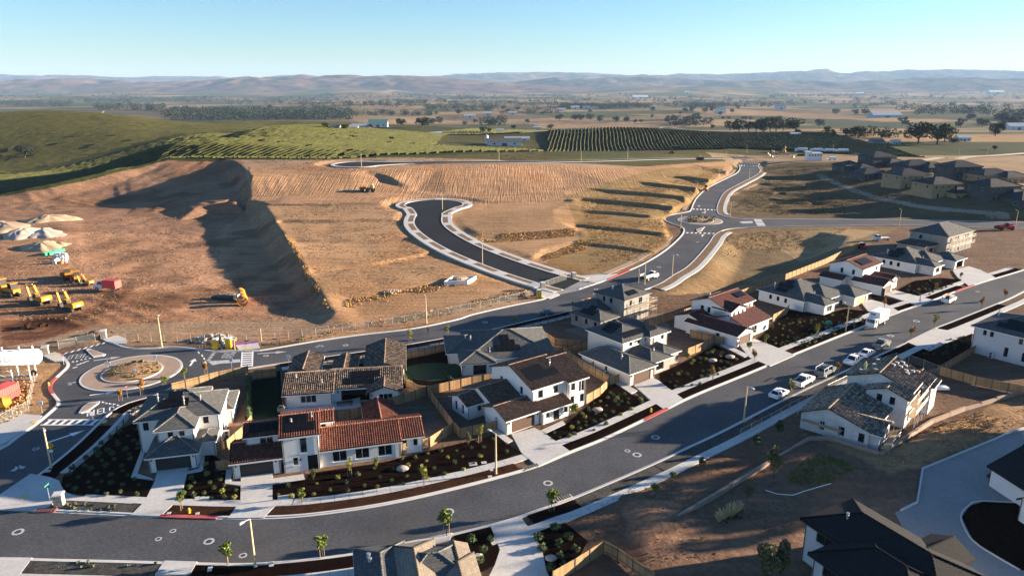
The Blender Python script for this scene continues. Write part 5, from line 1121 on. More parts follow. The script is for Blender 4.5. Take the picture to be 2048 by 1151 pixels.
h.block(7.2, 1.0, 12.2, 8, 2.9, 'gv', [('f', .9, .5, .8, 1.9), ('f', 3.2, .5, .8, 1.9)]); h2 = h.block(1.6, 6.4, 13.2, 15.5, 5.9, 'gu', [('l', 3, 3.7, .9, 1.5), ('l', 6.2, 3.7, .9, 1.5), ('f', 1.2, 4.3, .6, .7), ('f', 3.3, 4.3, .6, .7), ('f', 5.4, 4.3, .6, .7), ('f', 8.6, 3.9, 1.2, 1.5)])
h.block(-2.5, 10, 2, 16, 2.9, 'gv'); h.solar(h2, 2.6, 1.4, 5, 2, 1.2, 1.3)
# --- grey hipped one storey houses
def hipped(loc, ang, label, wall='stucco_white', raw=False):
    h = House('hipped_house', label, loc, ang, roof='roof_grey', wall=wall, frame='frame_dark' if raw else 'trim_white', pitch=.40, over=.5)
    h.block(0, 0, 5, 9, 2.9, 'hip', [('f', 1.4, .6, 2.2, 1.7, 'win3'), ('l', 1.6, 1.4, .9, 1), ('l', 3.0, 1.4, .9, 1)], wall='render_patchy' if raw else None); a = h.block(-1.4, 4.5, 13.6, 17.5, 3.1, 'hip', [('l', 3, 1.0, .9, 1.3), ('l', 5.2, 1.0, .9, 1.3), ('l', 7.4, 1.0, .9, 1.3)])
    b = h.block(4.6, 2.6, 14, 12, 3.0, 'hip', [('f', 3.6, 0, 1.3, 2.2, 'void')]); h.block(13.0, -.4, 20.0, 7.2, 2.85, 'hip', [('f', 1.4, 0, 4.6, 2.2, 'void' if raw else 'garage_w'), ('l', 3, 1.1, .9, 1.1)])
    h.solar(a + 3, 4.6, 1.2, 3, 1); h.solar(a + 3, 4.0, 3.2, 4, 1); h.solar(a + 3, 5.0, 5.0, 2, 1); h.vent(0, 14, 4.6, .6); h.vent(3.6, 5, 3.9, .4); return h
hipped(W(1646, 631), 36, 'white low house with grey hipped roofs and wooden garage door'); hipped(W(1866, 551), 37, 'unfinished low house with grey hipped roofs and open garage', 'stucco_white', True)
h = House('block_house', 'tall unfinished grey house wrapped in scaffolding at the street end', W(1890, 510), 36, roof='roof_grey', wall='render_raw', trim='render_raw', frame='frame_dark', pitch=.42, over=.4)
h.block(0, 0, 19, 12, 6.4, 'hip', [('f', 2, 4.1, .9, 1.3, 'lit'), ('f', 5.6, 4.1, .9, 1.3, 'lit'), ('f', 7.4, 4.1, .9, 1.3, 'hole'), ('f', 13, 4.1, .9, 1.3, 'hole'), ('f', 14.6, 4.1, .9, 1.3, 'hole'), ('f', 8.6, .4, 1, 2.0, 'hole'), ('l', 3, 4.1, .9, 1.3, 'hole'), ('f', 3.2, .8, 1, 1.3, 'hole')]); h.block(-8, 3, 0, 12, 3.2, 'flat', [('f', 3, 0, 2.6, 2.3, 'void'), ('f', 6.6, .9, .8, 1.2, 'hole')], rmat='roof_felt')
for k in range(9): MB().box(-7.6 + k * .9, -7.5 + k * .9, 3, 12, 3.45, 3.75).build('joist', 'wrap_dark', h.e)
# --- tiled house under construction (right)
h = House('scaffolded_house', 'white rendered house under construction with mottled tiles and scaffolds', W(1603, 855), -42, roof='roof_mix', wall='render_patchy', frame='frame_dark', pitch=.36, over=.45, barrel=True)
h.block(-.3, 0, 10.2, 12.5, 3.0, 'gv', [('f', 3.0, .8, .8, 1.5, 'hole'), ('f', 6.0, .8, .9, 1.5, 'hole'), ('f', 9.0, .7, .9, 1.5, 'hole')], ridge_at=.40); h.block(6.4, .5, 11.6, 6.0, 2.8, 'gu', [('r', .9, .6, .6, 1.4, 'hole'), ('r', 2.4, .6, .6, 1.4, 'hole'), ('r', 3.9, .6, .6, 1.4, 'hole')])
m1 = h.block(2.4, 13.4, 12.4, 22.5, 6.0, 'gv', [('r', 2.0, 3.6, 1.0, 1.6, 'hole'), ('r', 5.6, 3.2, 1.2, 2.1, 'hole'), ('r', 2.5, .6, 1.4, 2.0, 'hole')], ridge_at=.5); h.block(6.2, 11.0, 12.6, 17, 5.3, 'gv', [('f', 1.7, 3.6, .85, 1.35, 'hole'), ('f', 3.7, 3.6, .85, 1.35, 'hole'), ('r', 2.4, 3.4, 1.4, 1.6, 'hole'), ('r', 1.4, .5, 1.2, 2.0, 'hole')]); h.block(9, 19.5, 14.2, 24, 5.2, 'gv')
tiles = [(4.0, 15), (5.2, 18), (6.4, 14.5), (8, 18.6), (9.0, 19.5), (9.4, 21), (8.2, 20.2), (10.4, 18.4), (10.8, 20.4), (8.8, 21.6), (3.6, 19), (5, 21), (10, 19.2), (11.4, 21.4)]
for u, v in tiles:   # small bundles of tiles waiting on the slope
    z = 6.04 + .36 * (5 - abs(u - 7.4))
    MB().box(u - .3, u + .3, v - .2, v + .2, z + .0, z + .32).build('tile_bundle', 'cloth_light' if rnd.random() < .6 else 'timber', h.e)
# --- white hipped two storey house at the right edge
h = House('hipped_house', 'pale pink two storey house with charcoal hipped roof and heat pump', W(1940, 703), -53, roof='roof_grey', wall='stucco_grey', frame='frame_dark', pitch=.42, over=.55)
n1 = h.block(0, 0, 15.5, 13, 6.1, 'hip', [('f', 1.7, 4.3, .65, 1.15), ('f', 3.0, 4.3, .65, 1.15), ('f', 8.2, 4.2, .7, 1.2, 'lit'), ('f', 9.5, 4.2, .7, 1.2, 'lit'), ('f', 6.0, .9, .75, 2.0), ('f', 9.2, .8, .75, 1.9)], pitch=.36)
h.solar(n1, 4.0, 1.6, 5, 1); h.solar(n1, 5.2, 3.3, 3, 1); h.ac(4.0, -.5); h.vent(2, 6, 8.0, .6)
# --- dark roofed houses in the lower right corner
P0 = Vector((*W(1599, 1033, 5.6), 0)); P1 = Vector((*W(1723, 986, 5.6), 0)); P2 = Vector((*W(1698, 1098, 5.6), 0))
ang_o = math.degrees(math.atan2((P2 - P0).y, (P2 - P0).x))
h = House('dark_roofed_house', 'white two storey house with black shingle hipped roof in the shade', (P0.x, P0.y, 0), ang_o, roof='roof_black', wall='stucco_grey', frame='frame_dark', pitch=.45, over=.5, trim='frame_dark')
h.block(.6, .5, 17, 8.6, 5.7, 'hip', [('f', 1.6, 3.6, 2.2, 1.3, 'win2')]); h.block(5.2, -3.4, 17, 5, 5.3, 'hip', [('f', 1.2, 3.2, 2.0, 1.6, 'win2'), ('l', 1.2, 3.3, 1.0, 1.2)]); h.block(9.5, 4, 13.5, 10.5, 5.7, 'gv', pitch=.5); h.vent(4, 3, 7.2, .3)
h = House('dark_roofed_house', 'white house with steep charcoal roof beside the concrete court', W(2034, 1040), -80, roof='roof_black', wall='stucco_white', frame='frame_dark', pitch=.5, over=.4, trim='frame_dark')
h.block(0, 0, 7, 10, 3.4, 'gv', [('f', 2, 1.2, 1.2, 1.2)], pitch=.8); h.block(-8, 3, .5, 13, 3.2, 'gu')
# --- tan roofed house at the bottom edge
h = House('tan_roofed_house', 'house with low grey and tan hipped roofs at the foot of the street', W(745, 1172), 14, roof='roof_grey', wall='stucco_cream', pitch=.36, over=.5)
h.block(-1.4, -6, 3.6, 3.4, 2.7, 'hip'); h.block(2.6, -7, 7.0, 2.6, 3.0, 'hip', rmat='roof_tan', pitch=.42); h.block(4.0, -3.4, 9.6, 1.0, 3.1, 'hip', pitch=.42); h.block(7.6, -7, 11.2, -.8, 2.8, 'hip', rmat='roof_tan'); h.block(8.4, -5, 10.8, 1.2, 2.8, 'gv', rmat='roof_tan')
h.vent(-.2, .9, 3.3, .35, .14); h.vent(-.1, .1, 3.3, .35, .14)
# --- framed houses on the ridge
def framed(px, py, ang, label, wall, two=True, rm='roof_felt', L=13, D=10, truss=False):
    p = hit(px, py); z = hz(p[0], p[1]); h = House('framed_house', label, (p[0], p[1], z - .4), ang, roof=rm, wall=wall, trim='timber' if wall == 'sheathing' else 'wrap_dark', frame='trim_white', pitch=.4, over=.4, group='unfinished houses on the ridge')
    H_ = 5.9 if two else 3.6; h.e.scale = (1.3, 1.3, 1.2)
    op = [('f', 1.2 + k * 2.6, (4.0 if two else 1.2), .8, 1.2, 'hole' if k % 2 else 'win') for k in range(int(L / 2.9))] + ([('f', 2.2 + k * 3.2, .6, 1.0, 1.7, 'hole') for k in range(int(L / 3.8))] if two else [])
    op += [('l', 1.5, (4.0 if two else 1.2), .8, 1.2), ('l', D - 3, (4.0 if two else 1.2), .8, 1.2)]
    b = h.block(0, 0, L, D, H_, 'hip', op); h.block(L * .45, -4.0, L + 3.4, 5, 3.0, 'hip', [('f', 1, .8, 1.2, 1.3, 'win2'), ('f', 3.4, .1, 1.4, 2.1, 'slider'), ('f', 6.6, .8, .8, 1.2)])
    if truss:
        for bi in range(b, b + 4):
            sd, f, a, up, n = h.blocks[bi]; Lw = (f[1] - f[0]).length
            for k in range(int(Lw / .9)):
                s = .4 + k * .9; tmax = min(s, Lw - s, D / 2 * 1.05) if len(f) == 3 else min(min(s, Lw - s), (f[-1] - f[0]).dot(up)); tmax = min(tmax * 1.05, (f[-1] - f[0]).dot(up))
                MB().beam(f[0] + a * s + n * .08, f[0] + a * s + up * max(tmax, .4) + n * .08, .1, .08, tuple(n)).build('batten', 'render_raw', h.e)
    return h
framed(1862, 398, 12, 'framed house with honey coloured sheathing on the ridge slope', 'sheathing'); framed(1800, 378, 14, 'framed house with sheathed upper floor and dark wrapped base', 'sheathing', truss=True)
framed(1727, 362, 14, 'dark wrapped low framed house beside the grassy slope', 'wrap_dark', False, truss=True); framed(1690, 345, 10, 'dark wrapped framed house nearest the site office', 'wrap_dark', False, L=10)
framed(1745, 336, 16, 'dark framed house with battened roof behind the ridge', 'wrap_dark', True, truss=True); framed(1815, 345, 12, 'dark framed house with pale fascia behind the ridge', 'wrap_dark', False, truss=True, L=15)
framed(1965, 366, 12, 'sheathed framed house with open garage near the dirt track', 'sheathing', False, truss=True, L=15); framed(1905, 360, 12, 'dark framed house half hidden behind the sheathed ones', 'wrap_dark', True, truss=True); framed(1975, 404, 14, 'dark wrapped two storey framed house by the ridge end', 'wrap_dark'); framed(2040, 418, 10, 'dark low framed house with white trim by the ridge end', 'wrap_dark', False)
# ================================================================== fences
mat('clod', (.20, .135, .09), 1, .35, .4, island=.45)
mat('weed_dull', (.15, .115, .05), 1, .3, .3, island=.4)
def panel_mesh(w, hgt=1.8):
    b = MB(); n = 15; bw = w / n; r = random.Random(int(w * 100))
    for k in range(n): b.box(k * bw + .004, (k + 1) * bw - .004, -.012 + r.uniform(0, .012), .012, .03, hgt + r.uniform(-.015, .015))
    return b.mesh('fence_panel', 'fence_wood')
RAIL = MB(); RAIL.box(0, 2.4, .02, .07, .35, .44); RAIL.box(0, 2.4, .02, .07, 1.45, 1.54); RAILM = RAIL.mesh('rail', 'fence_rail')
POSTM = MB().box(-.06, .06, -.06, .06, -.2, 1.86).mesh('post', 'fence_rail')
PANM = {}
def wood_fence(pts, label, flip=False, zf=None):
    P = WL(pts) if not zf else [zf(*p) for p in pts]; e = thing('wood_fence', label, 'fence', (P[0][0], P[0][1], 0), 0, 'wooden board fences')
    for a, b in zip(P, P[1:]):
        d = math.hypot(b[0] - a[0], b[1] - a[1]); n = max(1, round(d / 2.4)); ang = math.atan2(b[1] - a[1], b[0] - a[0])
        for k in range(n + 1):
            x, y = a[0] + (b[0] - a[0]) * k / n, a[1] + (b[1] - a[1]) * k / n; z = 0
            o = link('post', POSTM, e); o.location = (x - P[0][0], y - P[0][1], z); o.rotation_euler = (0, 0, ang)
            if k < n:
                w = round(d / n, 1)
                if w not in PANM: PANM[w] = panel_mesh(w)
                o = link('panel', PANM[w], e); o.location = (x - P[0][0], y - P[0][1], z); o.rotation_euler = (0, 0, ang)
                o.scale = (d / n / w, 1, 1)
                o2 = link('rail', RAILM, e); o2.location = (x - P[0][0] + (.0 if not flip else math.cos(ang) * d / n), y - P[0][1] + (0 if not flip else math.sin(ang) * d / n), z); o2.rotation_euler = (0, 0, ang + (math.pi if flip else 0)); o2.scale = (d / n / 2.4, 1, 1)
    return e
wood_fence([(345, 784), (400, 770), (440, 759), (497, 748)], 'wooden fence behind the corner house along the roundabout', True)
wood_fence([(497, 762), (553, 754)], 'short wooden fence beside the brown tiled house', True)
wood_fence([(398, 912), (455, 901), (487, 872), (505, 848)], 'wooden fence between corner house and red tiled house')
wood_fence([(433, 943), (467, 939)], 'small wooden gate fence beside the red tiled garage')
wood_fence([(650, 845), (700, 838), (760, 818), (808, 806), (853, 790)], 'wooden fence behind the brown tiled house patio')
wood_fence([(853, 790), (900, 780), (945, 770), (990, 763)], 'wooden fence between oval lawn and white house')
wood_fence([(855, 790), (878, 822), (906, 860)], 'wooden fence down between two bare back yards')
wood_fence([(805, 908), (860, 894), (906, 864)], 'curving wooden fence beside the red tiled house')
wood_fence([(908, 862), (920, 876), (994, 860)], 'wooden fence with gate left of the white house garage' .replace(' left of', ' by'))
wood_fence([(640, 752), (700, 742), (790, 722), (808, 772)], 'wooden fence round the brown tiled back garden', True) if False else None
wood_fence([(788, 722), (812, 775), (846, 792)], 'wooden fence beside the oval lawn hedge', True)
wood_fence([(795, 722), (850, 712), (892, 702)], 'wooden fence behind the oval lawn', True)
wood_fence([(1125, 708), (1165, 738), (1218, 768)], 'sunlit wooden fence between white house and stone front house', True)
wood_fence([(1172, 808), (1200, 792), (1218, 772), (1237, 765)], 'sunlit curving wooden fence by the stone front house side')
wood_fence([(1068, 664), (1110, 692), (1160, 697)], 'wooden fence behind the broad grey hipped house', True)
wood_fence([(1125, 714), (1180, 697), (1231, 681), (1321, 646), (1417, 617)], 'long wooden fence behind the stone front house')
wood_fence([(1417, 617), (1470, 597), (1533, 574), (1600, 548), (1650, 528), (1720, 494)], 'long sunlit wooden fence along the open field')
wood_fence([(1375, 712), (1405, 700), (1427, 685), (1447, 690)], 'wooden fence between stone front and maroon houses')
wood_fence([(1380, 674), (1427, 684)], 'short wooden fence beside the maroon tiled garage', True)
wood_fence([(1545, 643), (1573, 629), (1577, 621)], 'wooden fence beside the maroon tiled house')
wood_fence([(1877, 748), (1914, 726), (1951, 704)], 'wooden fence corner run beside the pink house', True)
wood_fence([(1877, 749), (1950, 770), (2048, 790), (2110, 802)], 'long wooden fence below the pink house yard')
wood_fence([(1105, 1168), (1150, 1142), (1207, 1106)], 'wooden fence along the dark mulch bed'); wood_fence([(1207, 1106), (1235, 1120), (1265, 1142), (1310, 1172)], 'wooden fence corner on the bare lot', True)
# chain link
def linkmat():
    m = bpy.data.materials.new('chain_link'); m.use_nodes = True; t = NT(m); MATS['chain_link'] = m
    t.b.inputs['Base Color'].default_value = (.30, .30, .28, 1); t.b.inputs['Roughness'].default_value = .7
    tr = t.new('ShaderNodeBsdfTransparent'); mx = t.new('ShaderNodeMixShader'); mx.inputs[0].default_value = .17
    t.link(tr.outputs[0], mx.inputs[1]); t.link(t.b.outputs[0], mx.inputs[2]); t.link(mx.outputs[0], t.n['Material Output'].inputs['Surface'])
linkmat()
CPOST = MB().tube((0, 0, -.3), (0, 0, 1.85), .035, .035, 6).mesh('post', 'galv')
CFOOT = MB().box(-.45, .45, -.12, .12, 0, .12).mesh('foot', 'black_metal')
def chain_fence(pts, label, step=3.0, h=1.75):
    P = smooth([hit(*p) for p in pts], 3.0); L = plen(P)[-1]; n = max(1, round(L / step)); e = thing('chain_link_fence', label, 'fence', P[0], 0, 'chain link construction fences'); q = None
    for k in range(n + 1):
        p = cut(P, 0, L * k / n)[-1] if k else P[0]; p = (p[0], p[1], max(hz(p[0], p[1]), 0 if p[2] > -.3 else -9)); loc = (p[0] - P[0][0], p[1] - P[0][1], p[2] - P[0][2])
        o = link('post', CPOST, e); o.location = loc
        if k % 2: f = link('foot', CFOOT, e); f.location = loc
        if q:
            b = MB(); b.face([(*q[:2], q[2] + .05), (*loc[:2], loc[2] + .05), (*loc[:2], loc[2] + h), (*q[:2], q[2] + h)]); b.build('mesh_panel', 'chain_link', e)
            MB().tube((*q[:2], q[2] + h), (*loc[:2], loc[2] + h), .022, .022, 5).build('top_rail', 'galv', e)
        q = loc
    return e
chain_fence([(252, 682), (320, 684), (378, 685), (460, 684), (518, 680), (586, 676), (652, 667), (765, 652), (875, 632), (948, 619), (1011, 605), (1069, 591)], 'long chain link fence between back road and graded pit')
chain_fence([(118, 698), (150, 690), (191, 682)], 'chain link fence behind the yard crosswalk'); chain_fence([(0, 850), (28, 835), (57, 822)], 'leaning chain link fence at the yard edge'); chain_fence([(58, 822), (64, 790), (73, 754)], 'green screened chain link fence beside the white tank')
chain_fence([(1480, 877), (1540, 846), (1618, 804), (1700, 764), (1770, 728)], 'chain link fence along the pavement by the scaffolded house'); chain_fence([(1770, 728), (1800, 720), (1875, 748)], 'chain link fence behind the scaffolded house')
chain_fence([(1086, 577), (1118, 566), (1147, 556)], 'chain link gate between the two stone pillars', 2.5)
# black rail fence
def rail_fence(line, label):
    L = plen(line)[-1]; n = int(L / 2.4); e = thing('rail_fence', label, 'fence', (*line[0][:2], 0)); q = None
    for k in range(n + 1):
        p = cut(line, 0, k * 2.4)[-1] if k else line[0]; loc = (p[0] - line[0][0], p[1] - line[0][1]); MB().box(loc[0] - .06, loc[0] + .06, loc[1] - .06, loc[1] + .06, 0, 1.25).build('post', 'black_metal', e)
        if q:
            for z in (.4, .75, 1.1): MB().beam((*q, z), (*loc, z), .05, .1).build('rail', 'black_metal', e)
        q = loc
rail_fence(offset(cut(E_K, sE(88, 940), sE(320, 784)), -4.85), 'black three rail fence round the corner garden'); rail_fence(offset(cut(E_K, sE(600, 720), sE(1130, 624)), -4.5), 'black three rail fence behind the back row of houses')
# retaining walls
def retaining(pts, label, h=.7, step=4):
    e = thing('retaining_wall', label, 'retaining wall', (*W(*pts[0]), 0)); P = WL(pts); o = P[0]; r = random.Random(5)
    for a, b in zip(P, P[1:]):
        n = max(1, round(math.hypot(b[0] - a[0], b[1] - a[1]) / step))
        for k in range(n):
            p = [(a[i] + (b[i] - a[i]) * (k + .01) / n - o[i]) for i in (0, 1)]; q = [(a[i] + (b[i] - a[i]) * (k + .985) / n - o[i]) for i in (0, 1)]; hh = h + r.uniform(-.12, .12)
            MB().beam((*p, hh / 2), (*q, hh / 2), .35, hh).build('wall_segment', 'apron', e)
retaining([(1353, 1040), (1430, 995), (1512, 945)], 'stepped block wall across the bare lot'); retaining([(1512, 945), (1581, 904), (1617, 882), (1657, 881), (1758, 912)], 'low block wall below the scaffolded house'); retaining([(1760, 912), (1839, 861), (1865, 845), (1930, 820), (1992, 802), (2060, 784)], 'low block wall beside the dry grass bank')
# ================================================================== street lamps, signs, pillars
def lamp_tree(h=6.6, arm=True):
    r = thing('street_lamp', 'tan concrete street lamp', 'street lamp')
    MB().tube((0, 0, -.2), (0, 0, h), .15, .10, 8).build('pole', 'tan_pole', r)
    b = MB(); b.beam((0, 0, h - .05), (-.9, 0, h + .12), .06); b.build('arm', 'lamp_head', r)
    b = MB(); b.box(-1.5, -.85, -.16, .16, h + .05, h + .16); b.box(-1.4, -.95, -.12, .12, h + .16, h + .22); b.build('lamp_head', 'lamp_head', r)
    MB().tube((0, 0, -.1), (0, 0, .18), .24, .22, 8).build('base', 'tan_pole', r); return r
LP = lamp_tree()
lamps = [((511, 1134), 60, 'tan street lamp in the strip opposite the red tiled driveway'), ((103, 936), 130, 'tan street lamp beside the yellow diamond sign'), ((324, 693), -70, 'tan street lamp behind the first roundabout'), ((992, 948), -40, 'tan street lamp by the storm drain before the white house'), ((1487, 845), 120, 'tan street lamp opposite the stone front house'), ((1691, 663), -50, 'tan street lamp in front of the box truck'),
 ((853, 646), -70, 'tan street lamp by the chain link fence near the pedestrian'), ((965, 531), -70, 'tan street lamp half way along the black cul-de-sac'), ((912, 391), 200, 'tan street lamp behind the cul-de-sac turning circle'), ((885, 420), 20, 'tan street lamp in the cul-de-sac neck'), ((1289, 568), -30, 'tan street lamp beside the parked work truck'), ((1344, 553), 140, 'tan street lamp across from the work truck'),
 ((1460, 435), 120, 'tan street lamp at the second roundabout east corner'), ((1498, 361), 120, 'tan street lamp on the bend above the second roundabout'), ((1394, 389), -30, 'tan street lamp by the yellow machine on the road'), ((1361, 457), -30, 'tan street lamp at the second roundabout west side'), ((1452, 322), 0, 'tan street lamp near the third roundabout'), ((1493, 306), 0, 'tan street lamp beyond the third roundabout'),
 ((1255, 315), 90, 'tan street lamp at the east end of the upper road'), ((1162, 323), -90, 'tan street lamp on the upper road near the ramp slope'), ((723, 334), -90, 'tan street lamp at the upper turning circle'), ((998, 321), 90, 'tan street lamp below the winery on the upper road'), ((1798, 452), -90, 'tan street lamp on the shaded east road'), ((2030, 455), -90, 'tan street lamp beside the red telehandler'), ((1916, 317), 90, 'tan lamp pole on the distant dirt track'), ((1974, 309), 90, 'second tan lamp pole along the distant dirt track'), ((1665, 305), 90, 'tan lamp pole beside the tank trucks')]
for i, (p, a, lab) in enumerate(lamps):
    o = LP if i == 0 else copy_tree(LP); o.location = hit(*p); o.location.z = max(o.location.z, 0 if hit(*p)[2] > -.2 else -9) + .0; o.rotation_euler = (0, 0, R(a)); o['label'] = lab; o['group'] = 'street lamps'
for p, hgt, lab in (((1277, 566), 4.2, 'bare timber post beside the work truck'), ((523, 682), 3.0, 'bare timber post by the chain link fence'), ((470, 700), 2.6, 'thin post at the concrete ramp'), ((790, 300), 9, 'wooden utility pole at the vineyard edge'), ((1103, 300), 9, 'wooden utility pole near the winery'), ((1423, 300), 9, 'wooden utility pole before the green vineyard')):
    q = hit(*p); b = MB().tube((0, 0, -.3), (0, 0, hgt), .11, .09, 7); o = b.build('utility_pole', 'tan_pole' if hgt < 5 else 'bark'); o.location = q; tag(o, lab, 'pole')
def sign(px, py, kind, label, ang=0, h=2.1):
    q = hit(px, py); e = thing('road_sign', label, 'sign', (q[0], q[1], max(q[2], 0)), R(ang)); MB().box(-.03, .03, .0, .05, -.1, h + .3).build('post', 'galv', e)
    if kind == 'diamond':
        MB().extrude_y([(0, h - .55), (.55, h), (0, h + .55), (-.55, h)], -.03, -.005).build('sign_plate', 'sign_yellow', e)
        b = MB(); b.tube((0, -.035, h), (0, -.036, h), .27, .27, 14); b.build('arrow_ring', 'black_metal', e); MB().tube((0, -.038, h), (0, -.039, h), .16, .16, 14).build('arrow_ring_inner', 'sign_yellow', e); MB().box(-.25, .25, -.03, -.005, h - 1.15, h - .7).build('plaque', 'white_paint', e)
    elif kind == 'yield': MB().extrude_y([(0, h - .4), (.42, h + .3), (-.42, h + .3)], -.03, -.005).build('sign_plate', 'pink_red', e); MB().extrude_y([(0, h - .18), (.24, h + .19), (-.24, h + .19)], -.036, -.032).build('sign_inner', 'white_paint', e)
    elif kind == 'street': MB().box(-.5, .5, -.02, .0, h + .1, h + .32).build('street_plate', 'sign_green', e); MB().box(-.01, .01, -.5, .5, h + .34, h + .55).build('street_plate', 'sign_green', e)
    elif kind == 'chevron':
        for k in (-.3, .3): MB().box(k - .25, k + .25, -.03, -.005, h - .6, h - .05).build('sign_plate', 'white_paint', e)
    else: MB().box(-.35, .35, -.03, -.005, h - .5, h + .2).build('sign_plate', 'white_paint', e)
sign(106, 920, 'diamond', 'yellow diamond roundabout warning sign', 10, 2.5); sign(100, 1003, 'street', 'green street name sign by the stone pillar'); sign(188, 848, 'plate', 'small white sign behind the shaded crosswalk', 20); sign(256, 797, 'yield', 'yield sign between two saplings at the roundabout', 20, 2.2); sign(128, 730, 'yield', 'yield sign near the white tank', -20); sign(85, 826, 'plate', 'grey sign post in the dry verge', 180); sign(229, 684, 'yield', 'red and white sign at the yard entrance', -20, 1.9)
sign(464, 738, 'plate', 'thin sign beside the back road crosswalk', 180); sign(217, 738, 'chevron', 'white chevron board on the roundabout mound', 0, 1.6); sign(312, 726, 'plate', 'small white sign on the roundabout kerb', 0, 1.5); sign(272, 751, 'chevron', 'blue and white chevron board in the roundabout', 0, 1.2); sign(578, 735, 'plate', 'tall thin sign behind the brown tiled house', 0, 2.5)
sign(1425, 475, 'diamond', 'yellow diamond sign at the second roundabout', 0, 2.2); sign(1520, 334, 'diamond', 'yellow diamond sign at the third roundabout', 0, 2.2); sign(1616, 455, 'plate', 'thin sign on the east road', 0)
def pillar(px, py, label, w=1.1, h=1.9, ang=14):
    q = W(px, py); e = thing('stone_pillar', label, 'pillar', (*q, 0), R(ang)); r = random.Random(px)
    for k in range(7):
        z0, z1 = h * .9 * k / 7, h * .9 * (k + 1) / 7 - .015
        for sd in range(4):
            x0 = -w / 2
            while x0 < w / 2 - .1:
                x1 = min(w / 2, x0 + r.uniform(.25, .5)); d = w / 2 + r.uniform(0, .03); b = MB(); b.box(x0, x1 - .012, -d, -w / 2 + .06, z0, z1)
                o = b.build('stone', 'stone', e); o.rotation_euler = (0, 0, sd * math.pi / 2); x0 = x1
    MB().box(-w / 2 + .02, w / 2 - .02, -w / 2 + .02, w / 2 - .02, -.1, h * .9).build('core', 'rubble', e)
    c = MB(); c.box(-w / 2 - .12, w / 2 + .12, -w / 2 - .12, w / 2 + .12, h * .9, h); c.box(-w / 2, w / 2, -w / 2, w / 2, h, h + .06); c.build('cap', 'kerb', e)
pillar(120, 1011, 'square stone pillar at the street corner'); pillar(92, 709, 'sandy stone pillar beside the white tank', ang=20); pillar(208, 676, 'sandy stone pillar at the yard entrance', ang=20); pillar(1085, 577, 'stone gate pillar by the yellow toilet', ang=20); pillar(1147, 557, 'stone gate pillar by the concrete corner', ang=20)
def hydrant(px, py, lab):
    q = W(px, py); e = thing('fire_hydrant', lab, 'hydrant', (*q, .1)); MB().tube((0, 0, 0), (0, 0, .6), .13, .12, 8).build('barrel', 'yellow_plastic', e); MB().blob((0, 0, .62), .15, .15, .14, 8, 4, 0).build('bonnet', 'yellow_plastic', e); MB().tube((-.25, 0, .42), (.25, 0, .42), .07, .07, 8).build('outlet', 'yellow_plastic', e); MB().tube((0, 0, 0), (0, 0, .08), .2, .2, 8).build('flange', 'yellow_plastic', e)
hydrant(379, 1026, 'yellow fire hydrant behind the red kerb'); hydrant(1302, 824, 'yellow fire hydrant before the white two storey house'); hydrant(98, 772, 'yellow fire hydrant beside the curved red kerb')
def toilet(px, py, lab, m='yellow_plastic', ang=10):
    q = hit(px, py); e = thing('portable_toilet', lab, 'portable toilet', (q[0], q[1], max(q[2], 0)), R(ang)); MB().box(-.58, .58, -.58, .58, .1, 2.05).build('cabin', m, e)
    MB().box(-.62, .62, -.62, .62, 0, .12).build('skid', 'steel_dark', e); b = MB(); b.extrude_y([(-.6, 2.05), (.6, 2.05), (.5, 2.28), (-.5, 2.28)], -.6, .6); b.build('roof', 'offwhite', e); MB().box(-.42, .42, -.615, -.585, .18, 1.98).build('door', m, e); MB().tube((.4, .4, 2.2), (.4, .4, 2.5), .05, .05, 6).build('vent_pipe', 'offwhite', e)
toilet(432, 697, 'yellow portable toilet by the rubble pile'); toilet(458, 695, 'second yellow portable toilet beside the purple film'); toilet(1078, 595, 'yellow portable toilet beside the gate pillar'); toilet(1072, 591, 'blue portable toilet behind the yellow one', 'blue_plastic')
q = W(444, 697); e = thing('wash_station', 'blue hand wash station between the yellow toilets', 'wash station', (*q, 0)); MB().tube((0, 0, 0), (0, 0, 1.1), .3, .25, 10).build('tank', 'blue_plastic', e); MB().box(-.3, .3, -.3, .1, 1.1, 1.25).build('basin', 'blue_plastic', e)
MB().beam((*W(462, 692), .28), (*W(517, 686), .28), .06, .55).build('film_fence', 'purple_film'); tag(bpy.data.objects['film_fence'], 'purple plastic film stretched beside the concrete ramp', 'film fence')
